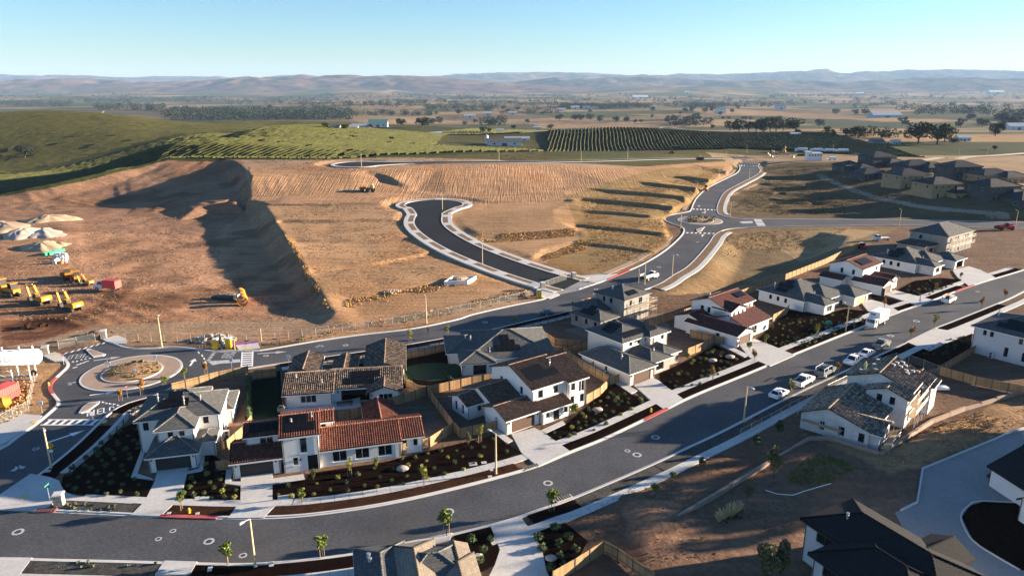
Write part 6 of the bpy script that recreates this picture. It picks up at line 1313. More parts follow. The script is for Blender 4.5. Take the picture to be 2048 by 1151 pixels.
# ================================================================== plants
def leaf_cloud(b, c, r, n, size, rg, flat=1.0, m=0):
    for _ in range(n):
        while True:
            p = Vector((rg.uniform(-1, 1), rg.uniform(-1, 1), rg.uniform(-1, 1)))
            if .15 < p.length < 1: break
        p = p.normalized() * (p.length ** .45); p = Vector((c[0] + p.x * r[0], c[1] + p.y * r[1], c[2] + p.z * r[2]))
        a = Vector((rg.gauss(0, 1), rg.gauss(0, 1), rg.gauss(0, 1) * flat)).normalized(); t = a.orthogonal().normalized(); t = Matrix.Rotation(rg.uniform(0, 6.3), 3, a) @ t; u = a.cross(t); s = size * rg.uniform(.6, 1.35)
        b.face([p - t * s, p - u * s * .55 + a * s * .2, p + t * s, p + u * s * .55 + a * s * .2], m=m)
def young_tree(h, seed, crown=(.8, .8, 1.0), n=300, size=.16, m='leaf_young', stakes=True):
    rg = random.Random(seed); t = MB(); t.tube((0, 0, 0), (0, 0, h * .55), .045, .03, 6)
    c = MB(); cz = h - crown[2]
    for k in range(6):
        a = rg.uniform(0, 6.3); z = h * rg.uniform(.4, .6); q = (crown[0] * .8 * math.cos(a) * rg.uniform(.4, 1), crown[1] * .8 * math.sin(a) * rg.uniform(.4, 1), h * rg.uniform(.62, .97)); t.tube((0, 0, z * .8), q, .022, .008, 5); leaf_cloud(c, q, (crown[0] * .45, crown[1] * .45, crown[2] * .38), n // 7, size, rg)
    leaf_cloud(c, (0, 0, cz + .1), (crown[0] * .6, crown[1] * .6, crown[2] * .8), n // 4, size, rg)
    s = None
    if stakes:
        s = []
        for x in (-.3, .3): s.append(MB().tube((x, .0, 0), (x, .0, 1.5), .03, .03, 5).mesh('stake', 'stake'))
    return (t.mesh('trunk', 'bark'), c.mesh('crown', m), s)
TREES = {'green': [young_tree(3.0, 1, m='leaf_young'), young_tree(2.6, 2, (.75, .75, .95), m='leaf_young')], 'autumn': [young_tree(2.5, 3, (.6, .6, .85), 220, m='leaf_autumn'), young_tree(2.9, 4, (.6, .6, 1.0), 240, m='leaf_autumn')], 'gold': [young_tree(3.2, 5, (.5, .5, 1.2), 220, .13, m='leaf_yellow'), young_tree(2.6, 6, (.6, .6, .9), 220, .14, m='leaf_yellow')], 'bushy': [young_tree(2.3, 7, (.85, .85, .95), 260, .19, 'leaf_young', False)], 'dark': [young_tree(2.6, 8, (.7, .7, 1.0), 200, .2, 'leaf_dark', False)], 'olive': [young_tree(4.4, 9, (1.2, 1.2, 1.9), 900, .17, 'leaf_olive', False)], 'cone': [young_tree(2.0, 10, (.45, .45, .95), 220, .14, 'leaf_young', False)]}
def tree(px, py, kind, label, sc=1.0, group='young street trees', name='young_tree'):
    q = hit(px, py); t, c, s = TREES[kind][rnd.randrange(len(TREES[kind]))]; e = thing(name, label, 'tree', (q[0], q[1], max(q[2], 0) + .08), rnd.uniform(0, 6.3), group); e.scale = (sc, sc, sc * rnd.uniform(.95, 1.08))
    link('trunk', t, e); link('crown', c, e)
    for m_ in (s or []): link('stake', m_, e)
for p, k, lab, sc in (((242, 803), 'autumn', 'reddish sapling by the yield sign', .9), ((285, 790), 'autumn', 'reddish sapling beside the roundabout garden', 1), ((330, 775), 'green', 'rust green sapling behind the corner house', .85), ((370, 762), 'green', 'bushy sapling at the roundabout exit', .85), ((413, 750), 'autumn', 'sapling beside the painted gore', .9),
 ((821, 690), 'gold', 'golden staked sapling on the back road', 1.15), ((895, 675), 'gold', 'golden staked sapling behind the broad hipped house', 1), ((1030, 652), 'gold', 'bare thin sapling on the back road', .8), ((1147, 622), 'gold', 'thin sapling before the unfinished block house', .9), ((364, 1020), 'green', 'staked green tree behind the red kerb', 1.0), ((848, 973), 'gold', 'yellow green staked tree in the long mulch strip', 1.05), ((604, 1008), 'green', 'small staked tree at the red tiled driveway', .85), ((700, 955), 'gold', 'thin airy tree before the red tiled wing', .9), ((960, 886), 'gold', 'tall staked tree by the wooden gate fence', 1.05), ((937, 893), 'olive', 'loose olive shrub tree by the fence corner', .5),
 ((1148, 834), 'bushy', 'bright green bush tree at the white house corner', 1.05), ((1375, 722), 'bushy', 'green bush tree at the stone house corner', .7), ((1425, 762), 'autumn', 'orange sapling in the stone house strip', .95), ((1508, 726), 'autumn', 'orange sapling by the maroon driveway', .9), ((1498, 703), 'green', 'green sapling in the maroon driveway bed', .8), ((1633, 676), 'gold', 'yellow sapling in the brown mulch strip', .95), ((1768, 618), 'autumn', 'orange sapling behind the box truck', .95), ((1871, 583), 'autumn', 'red orange sapling by the utility truck', 1), ((1920, 560), 'autumn', 'red orange sapling at the unfinished driveway', .9),
 ((1867, 659), 'gold', 'tall yellow sapling across from the box truck', 1.25), ((1820, 679), 'autumn', 'orange sapling beside the dark pickup', 1), ((1962, 618), 'autumn', 'orange sapling near the pink house', .95), ((2009, 600), 'autumn', 'orange sapling at the far end strip', .95), ((1582, 792), 'gold', 'olive sapling between white hatchback and pickup', 1.05), ((1674, 748), 'autumn', 'dull sapling behind the grey pickup', .95),
 ((457, 1130), 'green', 'leafy green tree beside the lower street lamp', 1.15), ((645, 1115), 'green', 'bushy green tree before the tan roof', 1.1), ((893, 1072), 'green', 'bright green tree beside the tan roof ridge', 1.2), ((1103, 1024), 'green', 'two stemmed green tree in the mulch strip', 1.15), ((1311, 993), 'bushy', 'round yellow green tree on the bare lot', .85), ((1346, 963), 'bushy', 'small round green tree by the pavement', .7), ((1402, 943), 'dark', 'dark green small tree on the bare lot', .8), ((1513, 903), 'dark', 'dark spindly tree below the chain link fence', 1.0), ((1559, 876), 'dark', 'dark spindly tree beside the scaffolded house', 1.0), ((627, 960), 'cone', 'small conical conifer at the red tiled entry', .75), ((753, 937), 'cone', 'small dark conifer at the red tiled wing end', .8), ((1545, 660), 'bushy', 'green bush tree at the maroon house corner', .6), ((1530, 690), 'green', 'green sapling in the small plant garden', .9), ((1678, 618), 'dark', 'dark shrub tree beside the low grey house', .8)):
    tree(*p, k, lab, sc)
for p, lab, sc in (((1546, 957), 'tall pale olive willow shrub below the block wall', 1.0), ((1528, 1175), 'large yellow olive shrub at the foot of the bare lot', 1.35), ((1560, 1165), 'second olive shrub at the foot of the bare lot', 1.1), ((1495, 1002), 'low pale grey shrub beside the green weeds', .55)): tree(*p, 'olive', lab, sc, 'olive shrubs on the bare lot', 'olive_shrub')
def shrub_mesh(seed, m, n=70, r=.42):
    rg = random.Random(seed); b = MB(); leaf_cloud(b, (0, 0, r * .75), (r, r, r * .8), n, r * .34, rg); b.blob((0, 0, r * .55), r * .72, r * .72, r * .6, 7, 5, .2, rg=rg); return b.mesh('shrub', m)
SHR = {k: [shrub_mesh(i * 10 + j, m) for j in range(2)] for i, (k, m) in enumerate((('g', 'leaf_shrub'), ('s', 'leaf_sage'), ('y', 'leaf_yellow'), ('d', 'leaf_dark')))}
nshr = 0
def shrub(x, y, k, label, group, sc):
    global nshr
    o = link('shrub', SHR[k][rnd.randrange(2)]); o.location = (x, y, .1); o.rotation_euler = (0, 0, rnd.uniform(0, 6.3)); o.scale = (sc, sc, sc * rnd.uniform(.8, 1.15)); tag(o, label, 'shrub', group); nshr += 1
def scatter(poly, n, kinds, label, group, smin=.7, smax=1.3, dmin=1.2, seed=1):
    P = WL(poly); rg = random.Random(seed); xs = [p[0] for p in P]; ys = [p[1] for p in P]; out = []
    for _ in range(n * 60):
        if len(out) >= n: break
        x, y = rg.uniform(min(xs), max(xs)), rg.uniform(min(ys), max(ys))
        if not inpoly(np.array([x]), np.array([y]), P)[0] or any((x - a) ** 2 + (y - b) ** 2 < dmin ** 2 for a, b in out): continue
        out.append((x, y)); shrub(x, y, rg.choice(kinds), label, group, rg.uniform(smin, smax))
scatter([(130, 965), (145, 938), (215, 878), (278, 848), (280, 890), (262, 950), (290, 975), (280, 996), (150, 988)], 52, 'ggsg', 'round green shrub in the dark corner garden', 'shrubs of the corner garden', .6, 1.15, 1.6, 2)
scatter([(382, 955), (405, 945), (420, 915), (448, 935), (452, 972), (478, 980), (478, 1000), (372, 998)], 20, 'gyg', 'green shrub in the bed between two driveways', 'shrubs between the two driveways', .55, 1.0, 1.3, 3)
scatter([(550, 975), (620, 962), (770, 930), (810, 918), (1000, 872), (1030, 900), (930, 940), (840, 965), (720, 985), (550, 997)], 62, 'ggsgy', 'green shrub in the red tiled house garden', 'shrubs of the red tiled house garden', .5, .95, 1.9, 4)
scatter([(1100, 870), (1140, 850), (1180, 815), (1222, 772), (1258, 792), (1292, 803), (1235, 840), (1140, 885)], 40, 'gygs', 'yellow green shrub before the white two storey house', 'shrubs of the white house garden', .6, 1.0, 1.1, 5)
scatter([(1330, 768), (1322, 755), (1378, 728), (1430, 700), (1480, 718), (1440, 750), (1380, 785)], 34, 'gygs', 'yellow green shrub in the stone front garden', 'shrubs of the stone front garden', .55, .95, 1.1, 6)
scatter([(1548, 690), (1525, 678), (1552, 652), (1580, 628), (1640, 634), (1700, 624), (1755, 640), (1680, 665), (1605, 700)], 62, 'ygys', 'small yellow green plant set in rows of mulch', 'plants in the mulch rows', .5, .85, 1.1, 7)
scatter([(1805, 578), (1835, 566), (1880, 560), (1920, 562), (1880, 584), (1842, 596)], 26, 'ysg', 'small sage plant before the far maroon house', 'plants of the far maroon garden', .6, .95, 1.2, 8)
scatter([(1072, 1066), (1128, 1050), (1168, 1082), (1145, 1125), (1110, 1160), (1096, 1138)], 9, 'gd', 'dark green shrub inside the curved driveway bed', 'shrubs inside the curved driveway', 1.1, 1.6, 1.6, 9); scatter([(935, 1085), (975, 1072), (990, 1085), (992, 1110), (960, 1130)], 4, 'g', 'dark green shrub beside the tan roof', 'shrubs beside the tan roof', 1.2, 1.6, 1.3, 10)
# ground cover of small plants past the countable ones, hedges, weeds
def strewn(name, polys, dens, m, label, size, hgt, seed, flat=.4, z=0):
    rg = random.Random(seed); b = MB()
    for poly in polys:
        P = [hit(*p)[:2] for p in poly]; xs = [p[0] for p in P]; ys = [p[1] for p in P]; A = abs(sum(P[i][0] * P[(i + 1) % len(P)][1] - P[(i + 1) % len(P)][0] * P[i][1] for i in range(len(P)))) / 2
        n = int(A * dens * (max(xs) - min(xs)) * (max(ys) - min(ys)) / max(A, 1)); X = np.array([rg.uniform(min(xs), max(xs)) for _ in range(n)]); Y = np.array([rg.uniform(min(ys), max(ys)) for _ in range(n)]); k = inpoly(X, Y, P) & (fbm(X, Y, 7, 3, seed) > -.12 + .25 * np.array([rg.uniform(-1, 1) for _ in range(n)]))
        for x, y in zip(X[k], Y[k]):
            zz = hz(x, y) + z; s = size * rg.uniform(.5, 1.4); hh = hgt * rg.uniform(.5, 1.3)
            for _ in range(2):
                a = rg.uniform(0, math.pi); dx, dy = math.cos(a) * s, math.sin(a) * s; lx, ly = rg.uniform(-.3, .3) * hh, rg.uniform(-.3, .3) * hh; b.face([(x - dx * .5, y - dy * .5, zz), (x + dx * .5, y + dy * .5, zz), (x + dx * .9 + lx, y + dy * .9 + ly, zz + hh * rg.uniform(.7, 1)), (x - dx * .8 + lx, y - dy * .8 + ly, zz + hh)])
    o = b.build(name, m); tag(o, label, 'ground cover', None, 'stuff'); return o
strewn('dry_grass', [[(690, 600), (800, 582), (930, 553), (945, 562), (930, 570), (800, 597), (690, 625)], [(640, 655), (760, 640), (900, 612), (1050, 578), (1060, 588), (900, 628), (740, 655), (650, 668)], [(570, 470), (585, 480), (640, 575), (660, 620), (640, 615), (600, 540)], [(945, 470), (1040, 466), (1150, 458), (1150, 472), (1040, 482), (950, 486)], [(1080, 515), (1160, 480), (1190, 478), (1170, 500), (1090, 522)]], 7, 'straw', 'orange dry grass on the lot banks', .16, .34, 11)
strewn('dry_grass', [[(1180, 480), (1320, 470), (1350, 470), (1280, 522), (1180, 540)], [(1160, 400), (1360, 360), (1440, 338), (1400, 385), (1330, 430), (1170, 440)], [(1170, 445), (1320, 440), (1340, 462), (1180, 478)], [(1450, 470), (1560, 462), (1700, 456), (1660, 490), (1500, 510), (1430, 515)]], 2.2, 'straw', 'thin tawny grass on the terraced lots', .16, .22, 12)
strewn('dry_grass', [[(1535, 335), (1640, 332), (1780, 385), (1800, 430), (1540, 432), (1460, 420), (1530, 365)]], 1.4, 'weed_dull', 'drab weedy grass east of the road', .18, .26, 13)
strewn('weeds', [[(1570, 950), (1640, 905), (1720, 935), (1660, 965), (1590, 975)]], 10, 'leaf_young', 'patch of bright green weeds on the bare lot', .16, .2, 14); strewn('weeds', [[(1430, 1020), (1480, 1005), (1500, 1030), (1450, 1050)]], 4, 'leaf_dark', 'dark green weeds round the straw tussocks', .25, .25, 15)
strewn('weeds', [[(1750, 930), (1830, 870), (2000, 810), (2040, 800), (1990, 850), (1850, 900), (1780, 940)]], 4, 'straw', 'dry straw weeds on the block wall bank', .14, .25, 16); strewn('weeds', [[(255, 690), (370, 690), (560, 682), (690, 665), (560, 692), (400, 698)]], 2, 'weed_green', 'scrappy weeds along the construction fence', .16, .28, 17)
strewn('weeds', [[(30, 760), (62, 745), (70, 760), (55, 815), (30, 840), (0, 850), (0, 790)]], 6, 'straw', 'tawny weeds beside the screened fence', .18, .4, 18)
strewn('weeds', [[(110, 1006), (250, 1012), (255, 1026), (105, 1022)], [(70, 1122), (320, 1128), (310, 1140), (60, 1136)]], 1.5, 'leaf_sage', 'weedy tufts in the rain garden strips', .2, .3, 19, z=.15)
strewn('ground_plants', [[(1820, 712), (1900, 678), (1940, 670), (1935, 700), (1870, 732), (1805, 748)], [(1560, 690), (1640, 650), (1740, 632), (1680, 662), (1610, 697)]], .8, 'leaf_shrub', 'small new plants dotted through the mulch', .3, .3, 20, z=.14)
strewn('ground_plants', [[(235, 735), (270, 725), (318, 728), (320, 748), (270, 760), (215, 756)]], 2.2, 'leaf_olive', 'low tawny plants on the roundabout mound', .35, .35, 21, z=.4); strewn('ground_plants', [[(1375, 434), (1430, 434), (1430, 446), (1375, 446)]], 1.5, 'leaf_olive', 'low scrub on the second roundabout', .4, .4, 22, z=.4)
strewn('clods', [[(10, 530), (140, 500), (200, 440), (420, 430), (500, 560), (620, 640), (330, 645), (20, 640)], [(560, 415), (790, 410), (840, 500), (900, 560), (700, 600), (640, 560)], [(500, 320), (900, 312), (1100, 308), (1100, 320), (700, 340), (510, 345)]], .8, 'clod', 'scattered clods and stones on the graded earth', .22, .16, 23)
strewn('clods', [[(1140, 1020), (1300, 965), (1480, 890), (1590, 870), (1700, 930), (1820, 950), (1800, 1020), (1600, 1040), (1500, 1100), (1300, 1130), (1200, 1080)], [(1780, 930), (1870, 880), (2040, 820), (2040, 845), (1860, 925)]], 3.5, 'clod', 'scattered clods and stones on the bare lot', .12, .1, 24)
def hedge(pts, label, w=1.0, h=1.6, m='leaf_shrub'):
    P = smooth(WL(pts), .6); rg = random.Random(len(label)); b = MB()
    for p in P: leaf_cloud(b, (p[0], p[1], h * .5), (w * .6, w * .6, h * .55), 16, .2, rg); b.blob((p[0], p[1], h * .42), w * .4, w * .4, h * .42, 6, 4, .2)
    o = b.build('hedge', m); tag(o, label, 'hedge')
hedge([(499, 840), (498, 800), (499, 758)], 'green clipped hedge beside the dark back lawn'); hedge([(797, 724), (812, 760), (830, 780)], 'green hedge beside the oval lawn', .8, 1.2); hedge([(890, 745), (905, 762), (925, 766)], 'dark shrubs along the broad hipped house', .8, .7, 'leaf_dark')
def tussock(px, py, label, sc=1.):
    q = hit(px, py); rg = random.Random(px); b = MB()
    for _ in range(110):
        a = rg.uniform(0, 6.3); r0 = rg.uniform(0, .25); x, y = math.cos(a) * r0, math.sin(a) * r0; l = rg.uniform(.7, 1.5); ox, oy = math.cos(a) * l * .55 + .1, math.sin(a) * l * .55; b.face([(x - .02, y, 0), (x + .02, y, 0), (x + ox + .035, y + oy, l), (x + ox - .035, y + oy + .02, l)])
    o = b.build('grass_tussock', 'straw_pale'); o.location = q; o.scale = (sc,) * 3; tag(o, label, 'grass', 'straw tussocks on the bare lot')
for p in ((1437, 1042, .8), (1447, 1036, .9), (1462, 1031, 1.0), (1474, 1022, .9), (1403, 1078, .4)): tussock(p[0], p[1], 'tall straw coloured grass tussock on the bare lot', p[2])
def boulder(px, py, sc, lab, m='gravel_grey'):
    b = MB(); b.blob((0, 0, .2), .8, .6, .32, 9, 6, .1); o = b.build('boulder', m); o.location = (*W(px, py), .08); o.scale = (sc,) * 3; tag(o, lab, 'boulder', 'pale garden boulders')
boulder(805, 940, 1.2, 'pale flat boulder in the red tiled house garden'); boulder(1102, 1119, 1.0, 'pale round boulder inside the curved driveway'); boulder(955, 1116, 1.0, 'grey boulder beside the tan roof'); boulder(1460, 716, 1.3, 'pale boulder in the stone front garden'); boulder(1425, 723, 1.2, 'flat pale boulder among stone front shrubs'); boulder(1195, 822, 1.2, 'pale boulder by the white house corner')
# ================================================================== vehicles and machines
def wheels(e, xs, y, r=.34, w=.24, rim='silver_paint'):
    for x in xs:
        for s in (-1, 1):
            o = MB().tube((x, s * y - s * w, r), (x, s * y, r), r, r, 16).build('wheel', 'rubber', e); MB().tube((x, s * y, r), (x, s * (y + .012), r), r * .62, r * .58, 10).build('rim', rim, o)
def cabin(e, prof_low, prof_top, z0, z1, wl, wt, body, name='cabin'):
    """prof: (x rear, x front) at z0 and z1; half widths wl, wt; glass on all sides, painted roof"""
    x0, x1 = prof_low; t0, t1 = prof_top
    b = MB(); b.hexa([(x0, -wl, z0), (x1, -wl, z0), (x1, wl, z0), (x0, wl, z0), (t0, -wt, z1), (t1, -wt, z1), (t1, wt, z1), (t0, wt, z1)]); b.build(name, body, e)
    f = lambda t, a, b_: tuple(a[i] + (b_[i] - a[i]) * t for i in range(3))
    def pane(a, b_, c, d, nm):
        C = [sum(p[i] for p in (a, b_, c, d)) / 4 for i in range(3)]; n = (Vector(b_) - Vector(a)).cross(Vector(d) - Vector(a)).normalized() * .012; q = [tuple(C[i] + (p[i] - C[i]) * .86 + n[i] for i in range(3)) for p in (a, b_, c, d)]; m = MB(); m.face(q); m.build(nm, 'glass', e)
    pane((x1, -wl, z0), (x1, wl, z0), (t1, wt, z1), (t1, -wt, z1), 'windscreen'); pane((x0, wl, z0), (x0, -wl, z0), (t0, -wt, z1), (t0, wt, z1), 'rear_window')
    xm, tm = (x0 + x1) / 2, (t0 + t1) / 2
    for s in (-1, 1):
        for A, B, TA, TB in ((x0, xm, t0, tm), (xm, x1, tm, t1)):
            p = [(A, s * wl, z0), (B, s * wl, z0), (TB, s * wt, z1), (TA, s * wt, z1)]; pane(*(p if s < 0 else p[::-1]), 'side_window')
def car_body(e, prof, w, m):
    b = MB(); b.extrude_y(prof, -w, w); o = b.build('body', m, e); return o
def lights(e, xf, xr, y, z):
    for s in (-1, 1): MB().box(xf - .05, xf + .015, s * y - .18, s * y + .18, z, z + .13).build('headlight', 'offwhite', e); MB().box(xr - .015, xr + .05, s * y - .14, s * y + .14, z + .05, z + .2).build('tail_light', 'red_paint', e)
def veh(name, label, cat, px, py, ang, group=None):
    q = hit(px, py); return thing(name, label, cat, (q[0], q[1], max(q[2], .03) if q[2] > -.3 else q[2]), R(ang), group)
def sedan(px, py, ang, label, m='white_paint', hatch=False):
    e = veh('parked_car', label, 'car', px, py, ang); k = .25 if hatch else 0
    car_body(e, [(-2.25, .35), (2.2, .32), (2.28, .55), (2.15, .78), (1.1, .95), (-1.55 - k, 1.02), (-2.2, .98), (-2.3, .7)], .9, m); cabin(e, (-1.75 - k, 1.15), (-.85 - k * 2, .35), .95, 1.43, .82, .62, m); wheels(e, (-1.4, 1.4), .9); lights(e, 2.26, -2.28, .62, .58)
    for s in (-1, 1): MB().box(.85, 1.0, s * .9 - .1, s * .9 + .1, .98, 1.1).build('mirror', m, e)
    return e
def pickup(px, py, ang, label, m='white_paint', rack=False, cat='pickup'):
    e = veh('pickup_truck', label, cat, px, py, ang)
    car_body(e, [(-2.75, .5), (2.7, .48), (2.78, .75), (2.68, 1.12), (1.3, 1.2), (-2.75, 1.2)], .95, m); MB().box(-2.65, -.75, -.82, .82, 1.0, 1.215).build('bed_floor', 'black_metal', e)
    for s in (-1, 1): MB().box(-2.75, -.7, s * .89 - .05, s * .89 + .05, 1.2, 1.32).build('bed_side', m, e)
    MB().box(-2.78, -2.7, -.9, .9, .8, 1.32).build('tailgate', m, e); cabin(e, (-.75, 1.45), (-.55, .75), 1.17, 1.85, .88, .72, m); wheels(e, (-1.7, 1.75), .96, .4, .28); lights(e, 2.74, -2.77, .72, .78); MB().box(2.7, 2.86, -.9, .9, .5, .7).build('bumper', 'metal', e)
    if rack:
        for x in (-2.5, -.9):
            for s in (-1, 1): MB().box(x - .04, x + .04, s * .85 - .04, s * .85 + .04, 1.3, 2.0).build('rack_post', 'offwhite', e)
        for s in (-1, 1): MB().beam((-2.6, s * .85, 2.0), (.6, s * .85, 2.0), .08).build('rack_rail', 'offwhite', e)
    return e
sedan(1557, 792, 44, 'white hatchback parked behind the white pickup', hatch=True); pickup(1606, 768, 42, 'white pickup with empty bed parked along the near kerb'); pickup(1650, 749, 42, 'grey green pickup with white rack at the near kerb', 'grey_paint', True); pickup(1706, 727, 222, 'white four wheel pickup parked nose to nose by scaffolding'); sedan(1733, 711, 42, 'white sedan parked behind the dark pickup'); pickup(1762, 694, 42, 'dark grey pickup parked beside the orange sapling', 'grey_paint')
u = pickup(1897, 604, 41, 'white utility pickup with ladder rack by the far kerb', rack=True); MB().box(-2.6, -.8, .5, .95, 1.2, 1.7).build('tool_box', 'offwhite', u); MB().beam((-2.6, .2, 2.08), (.9, .2, 2.08), .35, .08).build('ladder', 'orange', u)
e = veh('box_truck', 'white box truck with tall cargo box facing down the street', 'truck', 1751, 651, 221)
MB().box(-3.9, 1.35, -1.22, 1.22, 1.05, 3.55).build('cargo_box', 'white_paint', e); MB().box(-3.9, 3.2, -.5, .5, .55, 1.0).build('chassis', 'steel_dark', e)
b = MB(); b.extrude_y([(1.55, .55), (3.25, .5), (3.3, 1.3), (3.05, 2.35), (1.55, 2.4)], -1.05, 1.05); cb = b.build('cab', 'white_paint', e)
MB().hexa([(3.28, -.9, 1.42), (3.30, -.9, 1.42), (3.30, .9, 1.42), (3.28, .9, 1.42), (3.06, -.85, 2.2), (3.08, -.85, 2.2), (3.08, .85, 2.2), (3.06, .85, 2.2)]).__class__
w_ = MB(); w_.face([(3.30, -.92, 1.4), (3.30, .92, 1.4), (3.10, .86, 2.2), (3.10, -.86, 2.2)]); w_.build('windscreen', 'glass', cb)
for s in (-1, 1):
    w_ = MB(); p = [(2.0, s * 1.06, 1.4), (3.0, s * 1.06, 1.4), (2.88, s * 1.06, 2.15), (2.0, s * 1.06, 2.15)]; w_.face(p if s < 0 else p[::-1]); w_.build('side_window', 'glass', cb); MB().box(3.1, 3.2, s * 1.2 - .08, s * 1.2 + .08, 1.5, 1.95).build('mirror', 'black_metal', cb)
    MB().box(3.26, 3.32, s * .8 - .15, s * .8 + .15, .75, .95).build('headlight', 'offwhite', cb)
MB().box(3.2, 3.4, -1.0, 1.0, .45, .68).build('bumper', 'offwhite', e); wheels(e, (-2.2, 2.35), 1.12, .42, .3); MB().box(1.36, 1.39, -.9, .2, 2.75, 3.2).build('lettering', 'teal_roof', e); MB().box(1.355, 1.38, -1.15, 1.15, 3.42, 3.52).build('marker_light_bar', 'orange', e)
for s in (-1, 1): MB().box(-3.0, .2, s * 1.225 - .004, s * 1.225 + .004, 2.0, 2.7).build('side_lettering', 'straw_pale', e)
# work truck with flat bed on the back road, trailer and spool
e = veh('work_truck', 'white flat bed work truck parked on the back road', 'truck', 1299, 558, 45); MB().box(-3.2, .9, -1.1, 1.1, .8, 1.0).build('flat_bed', 'steel_dark', e)
for s in (-1, 1): MB().box(-3.2, .9, s * 1.08 - .05, s * 1.08 + .05, 1.0, 1.8).build('bed_side', 'offwhite', e)
car_body(e, [(.9, .5), (3.2, .5), (3.3, .9), (3.2, 1.35), (.9, 1.45)], 1.0, 'white_paint'); cabin(e, (.95, 2.5), (1.0, 1.9), 1.4, 2.15, .95, .8, 'white_paint'); wheels(e, (-2, 2.3), 1.05, .42, .28); lights(e, 3.26, -3.2, .75, .9); MB().box(-2.8, .5, -.8, .8, 1.0, 1.4).build('cargo', 'grey_paint', e)
e = veh('equipment_trailer', 'dark flat trailer with generator on the back road', 'trailer', 1094, 630, 12); MB().box(-1.8, 1.6, -.9, .9, .5, .65).build('deck', 'steel_dark', e); MB().box(-1.0, .7, -.6, .6, .65, 1.5).build('generator', 'grey_paint', e); MB().beam((1.6, 0, .55), (2.8, 0, .5), .1).build('drawbar', 'steel_dark', e); wheels(e, (-.4,), .95, .34, .2)
e = veh('skip_bin', 'white bin with orange debris beside the block house', 'bin', 1174, 607, 30); b = MB(); b.extrude_y([(-1.2, .0), (1.2, 0), (1.5, 1.1), (-1.5, 1.1)], -.7, .7); b.build('bin_body', 'offwhite', e); MB().blob((.2, 0, 1.1), 1.0, .5, .35, 8, 5, .2).build('debris', 'orange', e)
# ---- earth movers
def tracks(e, L, gap, w=.5, r=.42, m='steel_dark'):
    for s in (-1, 1):
        prof = [(L / 2 * math.copysign(1, math.cos(a)) + r * math.cos(a), r + r * math.sin(a)) for a in np.linspace(-math.pi / 2, 3 * math.pi / 2, 17)[:-1]]
        o = MB().extrude_y(prof, s * gap - w / 2, s * gap + w / 2).build('track', m, e)
        for x in (-L / 2, -L / 4, 0, L / 4, L / 2): MB().tube((x, s * gap + s * w / 2, r), (x, s * (gap + w / 2 + .03), r), r * .55, r * .5, 9).build('roller', m, o)
def excavator(px, py, ang, label, sc=1., boom=1):
    e = veh('excavator', label, 'excavator', px, py, ang, 'yellow earth movers'); e.scale = (sc,) * 3; Y = 'cat_yellow'
    tracks(e, 3.4, 1.2, .6, .5); MB().tube((0, 0, .9), (0, 0, 1.2), .9, .9, 12).build('turntable', 'steel_dark', e)
    b = MB(); b.extrude_y([(-2.6, 1.2), (1.1, 1.15), (1.1, 1.6), (-.3, 2.25), (-2.4, 2.45), (-2.75, 2.1)], -1.35, 1.35); bd = b.build('engine_house', Y, e); MB().box(-2.78, -2.70, -.6, .6, 1.45, 1.85).build('maker_plate', 'white_paint', bd); MB().box(-2.4, -1.2, -1.38, -1.34, 1.35, 1.9).build('grille', 'steel_dark', bd); MB().tube((-1.6, .7, 2.1), (-1.6, .7, 2.7), .08, .08, 7).build('exhaust', 'steel_dark', bd)
    b = MB(); b.extrude_y([(-.2, 1.2), (1.4, 1.2), (1.5, 1.9), (1.2, 2.95), (-.2, 2.95)], .35, 1.3); cb = b.build('cab', 'steel_dark', e)
    g = MB(); g.face([(1.46, .42, 1.5), (1.46, 1.24, 1.5), (1.24, 1.24, 2.85), (1.24, .42, 2.85)]); g.build('windscreen', 'glass', cb); g = MB(); g.face([(1.2, 1.31, 1.6), (-.1, 1.31, 1.6), (-.1, 1.31, 2.85), (1.1, 1.31, 2.85)]); g.build('side_window', 'glass', cb); MB().box(-.25, 1.25, .3, 1.35, 2.95, 3.05).build('cab_roof', Y, cb)
    el = (4.2, -.1, 4.6); tip = (6.0, -.1, 3.9); b = MB(); b.beam((.9, -.1, 1.6), (2.5, -.1, 4.6), .38, .55, (0, 1, 0)); b.beam((2.4, -.1, 4.45), (tip[0] - .1, -.1, tip[2] + .3), .36, .46, (0, 1, 0)); b.build('boom', Y, e)
    b = MB(); b.beam((tip[0] + .1, -.1, tip[2] + .5), (5.2, -.1, 1.2), .3, .42, (0, 1, 0)); b.build('stick', Y, e); b = MB(); b.beam((1.4, .25, 1.6), (3.0, .25, 3.9), .14); b.beam((3.0, -.1, 4.9), (5.7, -.1, 4.6), .15); b.build('hydraulic_ram', 'metal', e)
    b = MB(); b.extrude_y([(5.3, 1.3), (4.6, 1.0), (4.2, .25), (4.7, -.02), (5.4, .2), (5.6, .9)], -.75, .55); b.build('bucket', 'steel_dark', e); return e
excavator(84, 607, 152, 'yellow excavator with folded boom beside its twin'); excavator(146, 620, 152, 'yellow excavator with folded boom by the dark soil bank'); excavator(176, 570, 160, 'small yellow excavator behind the red and white truck', .62)
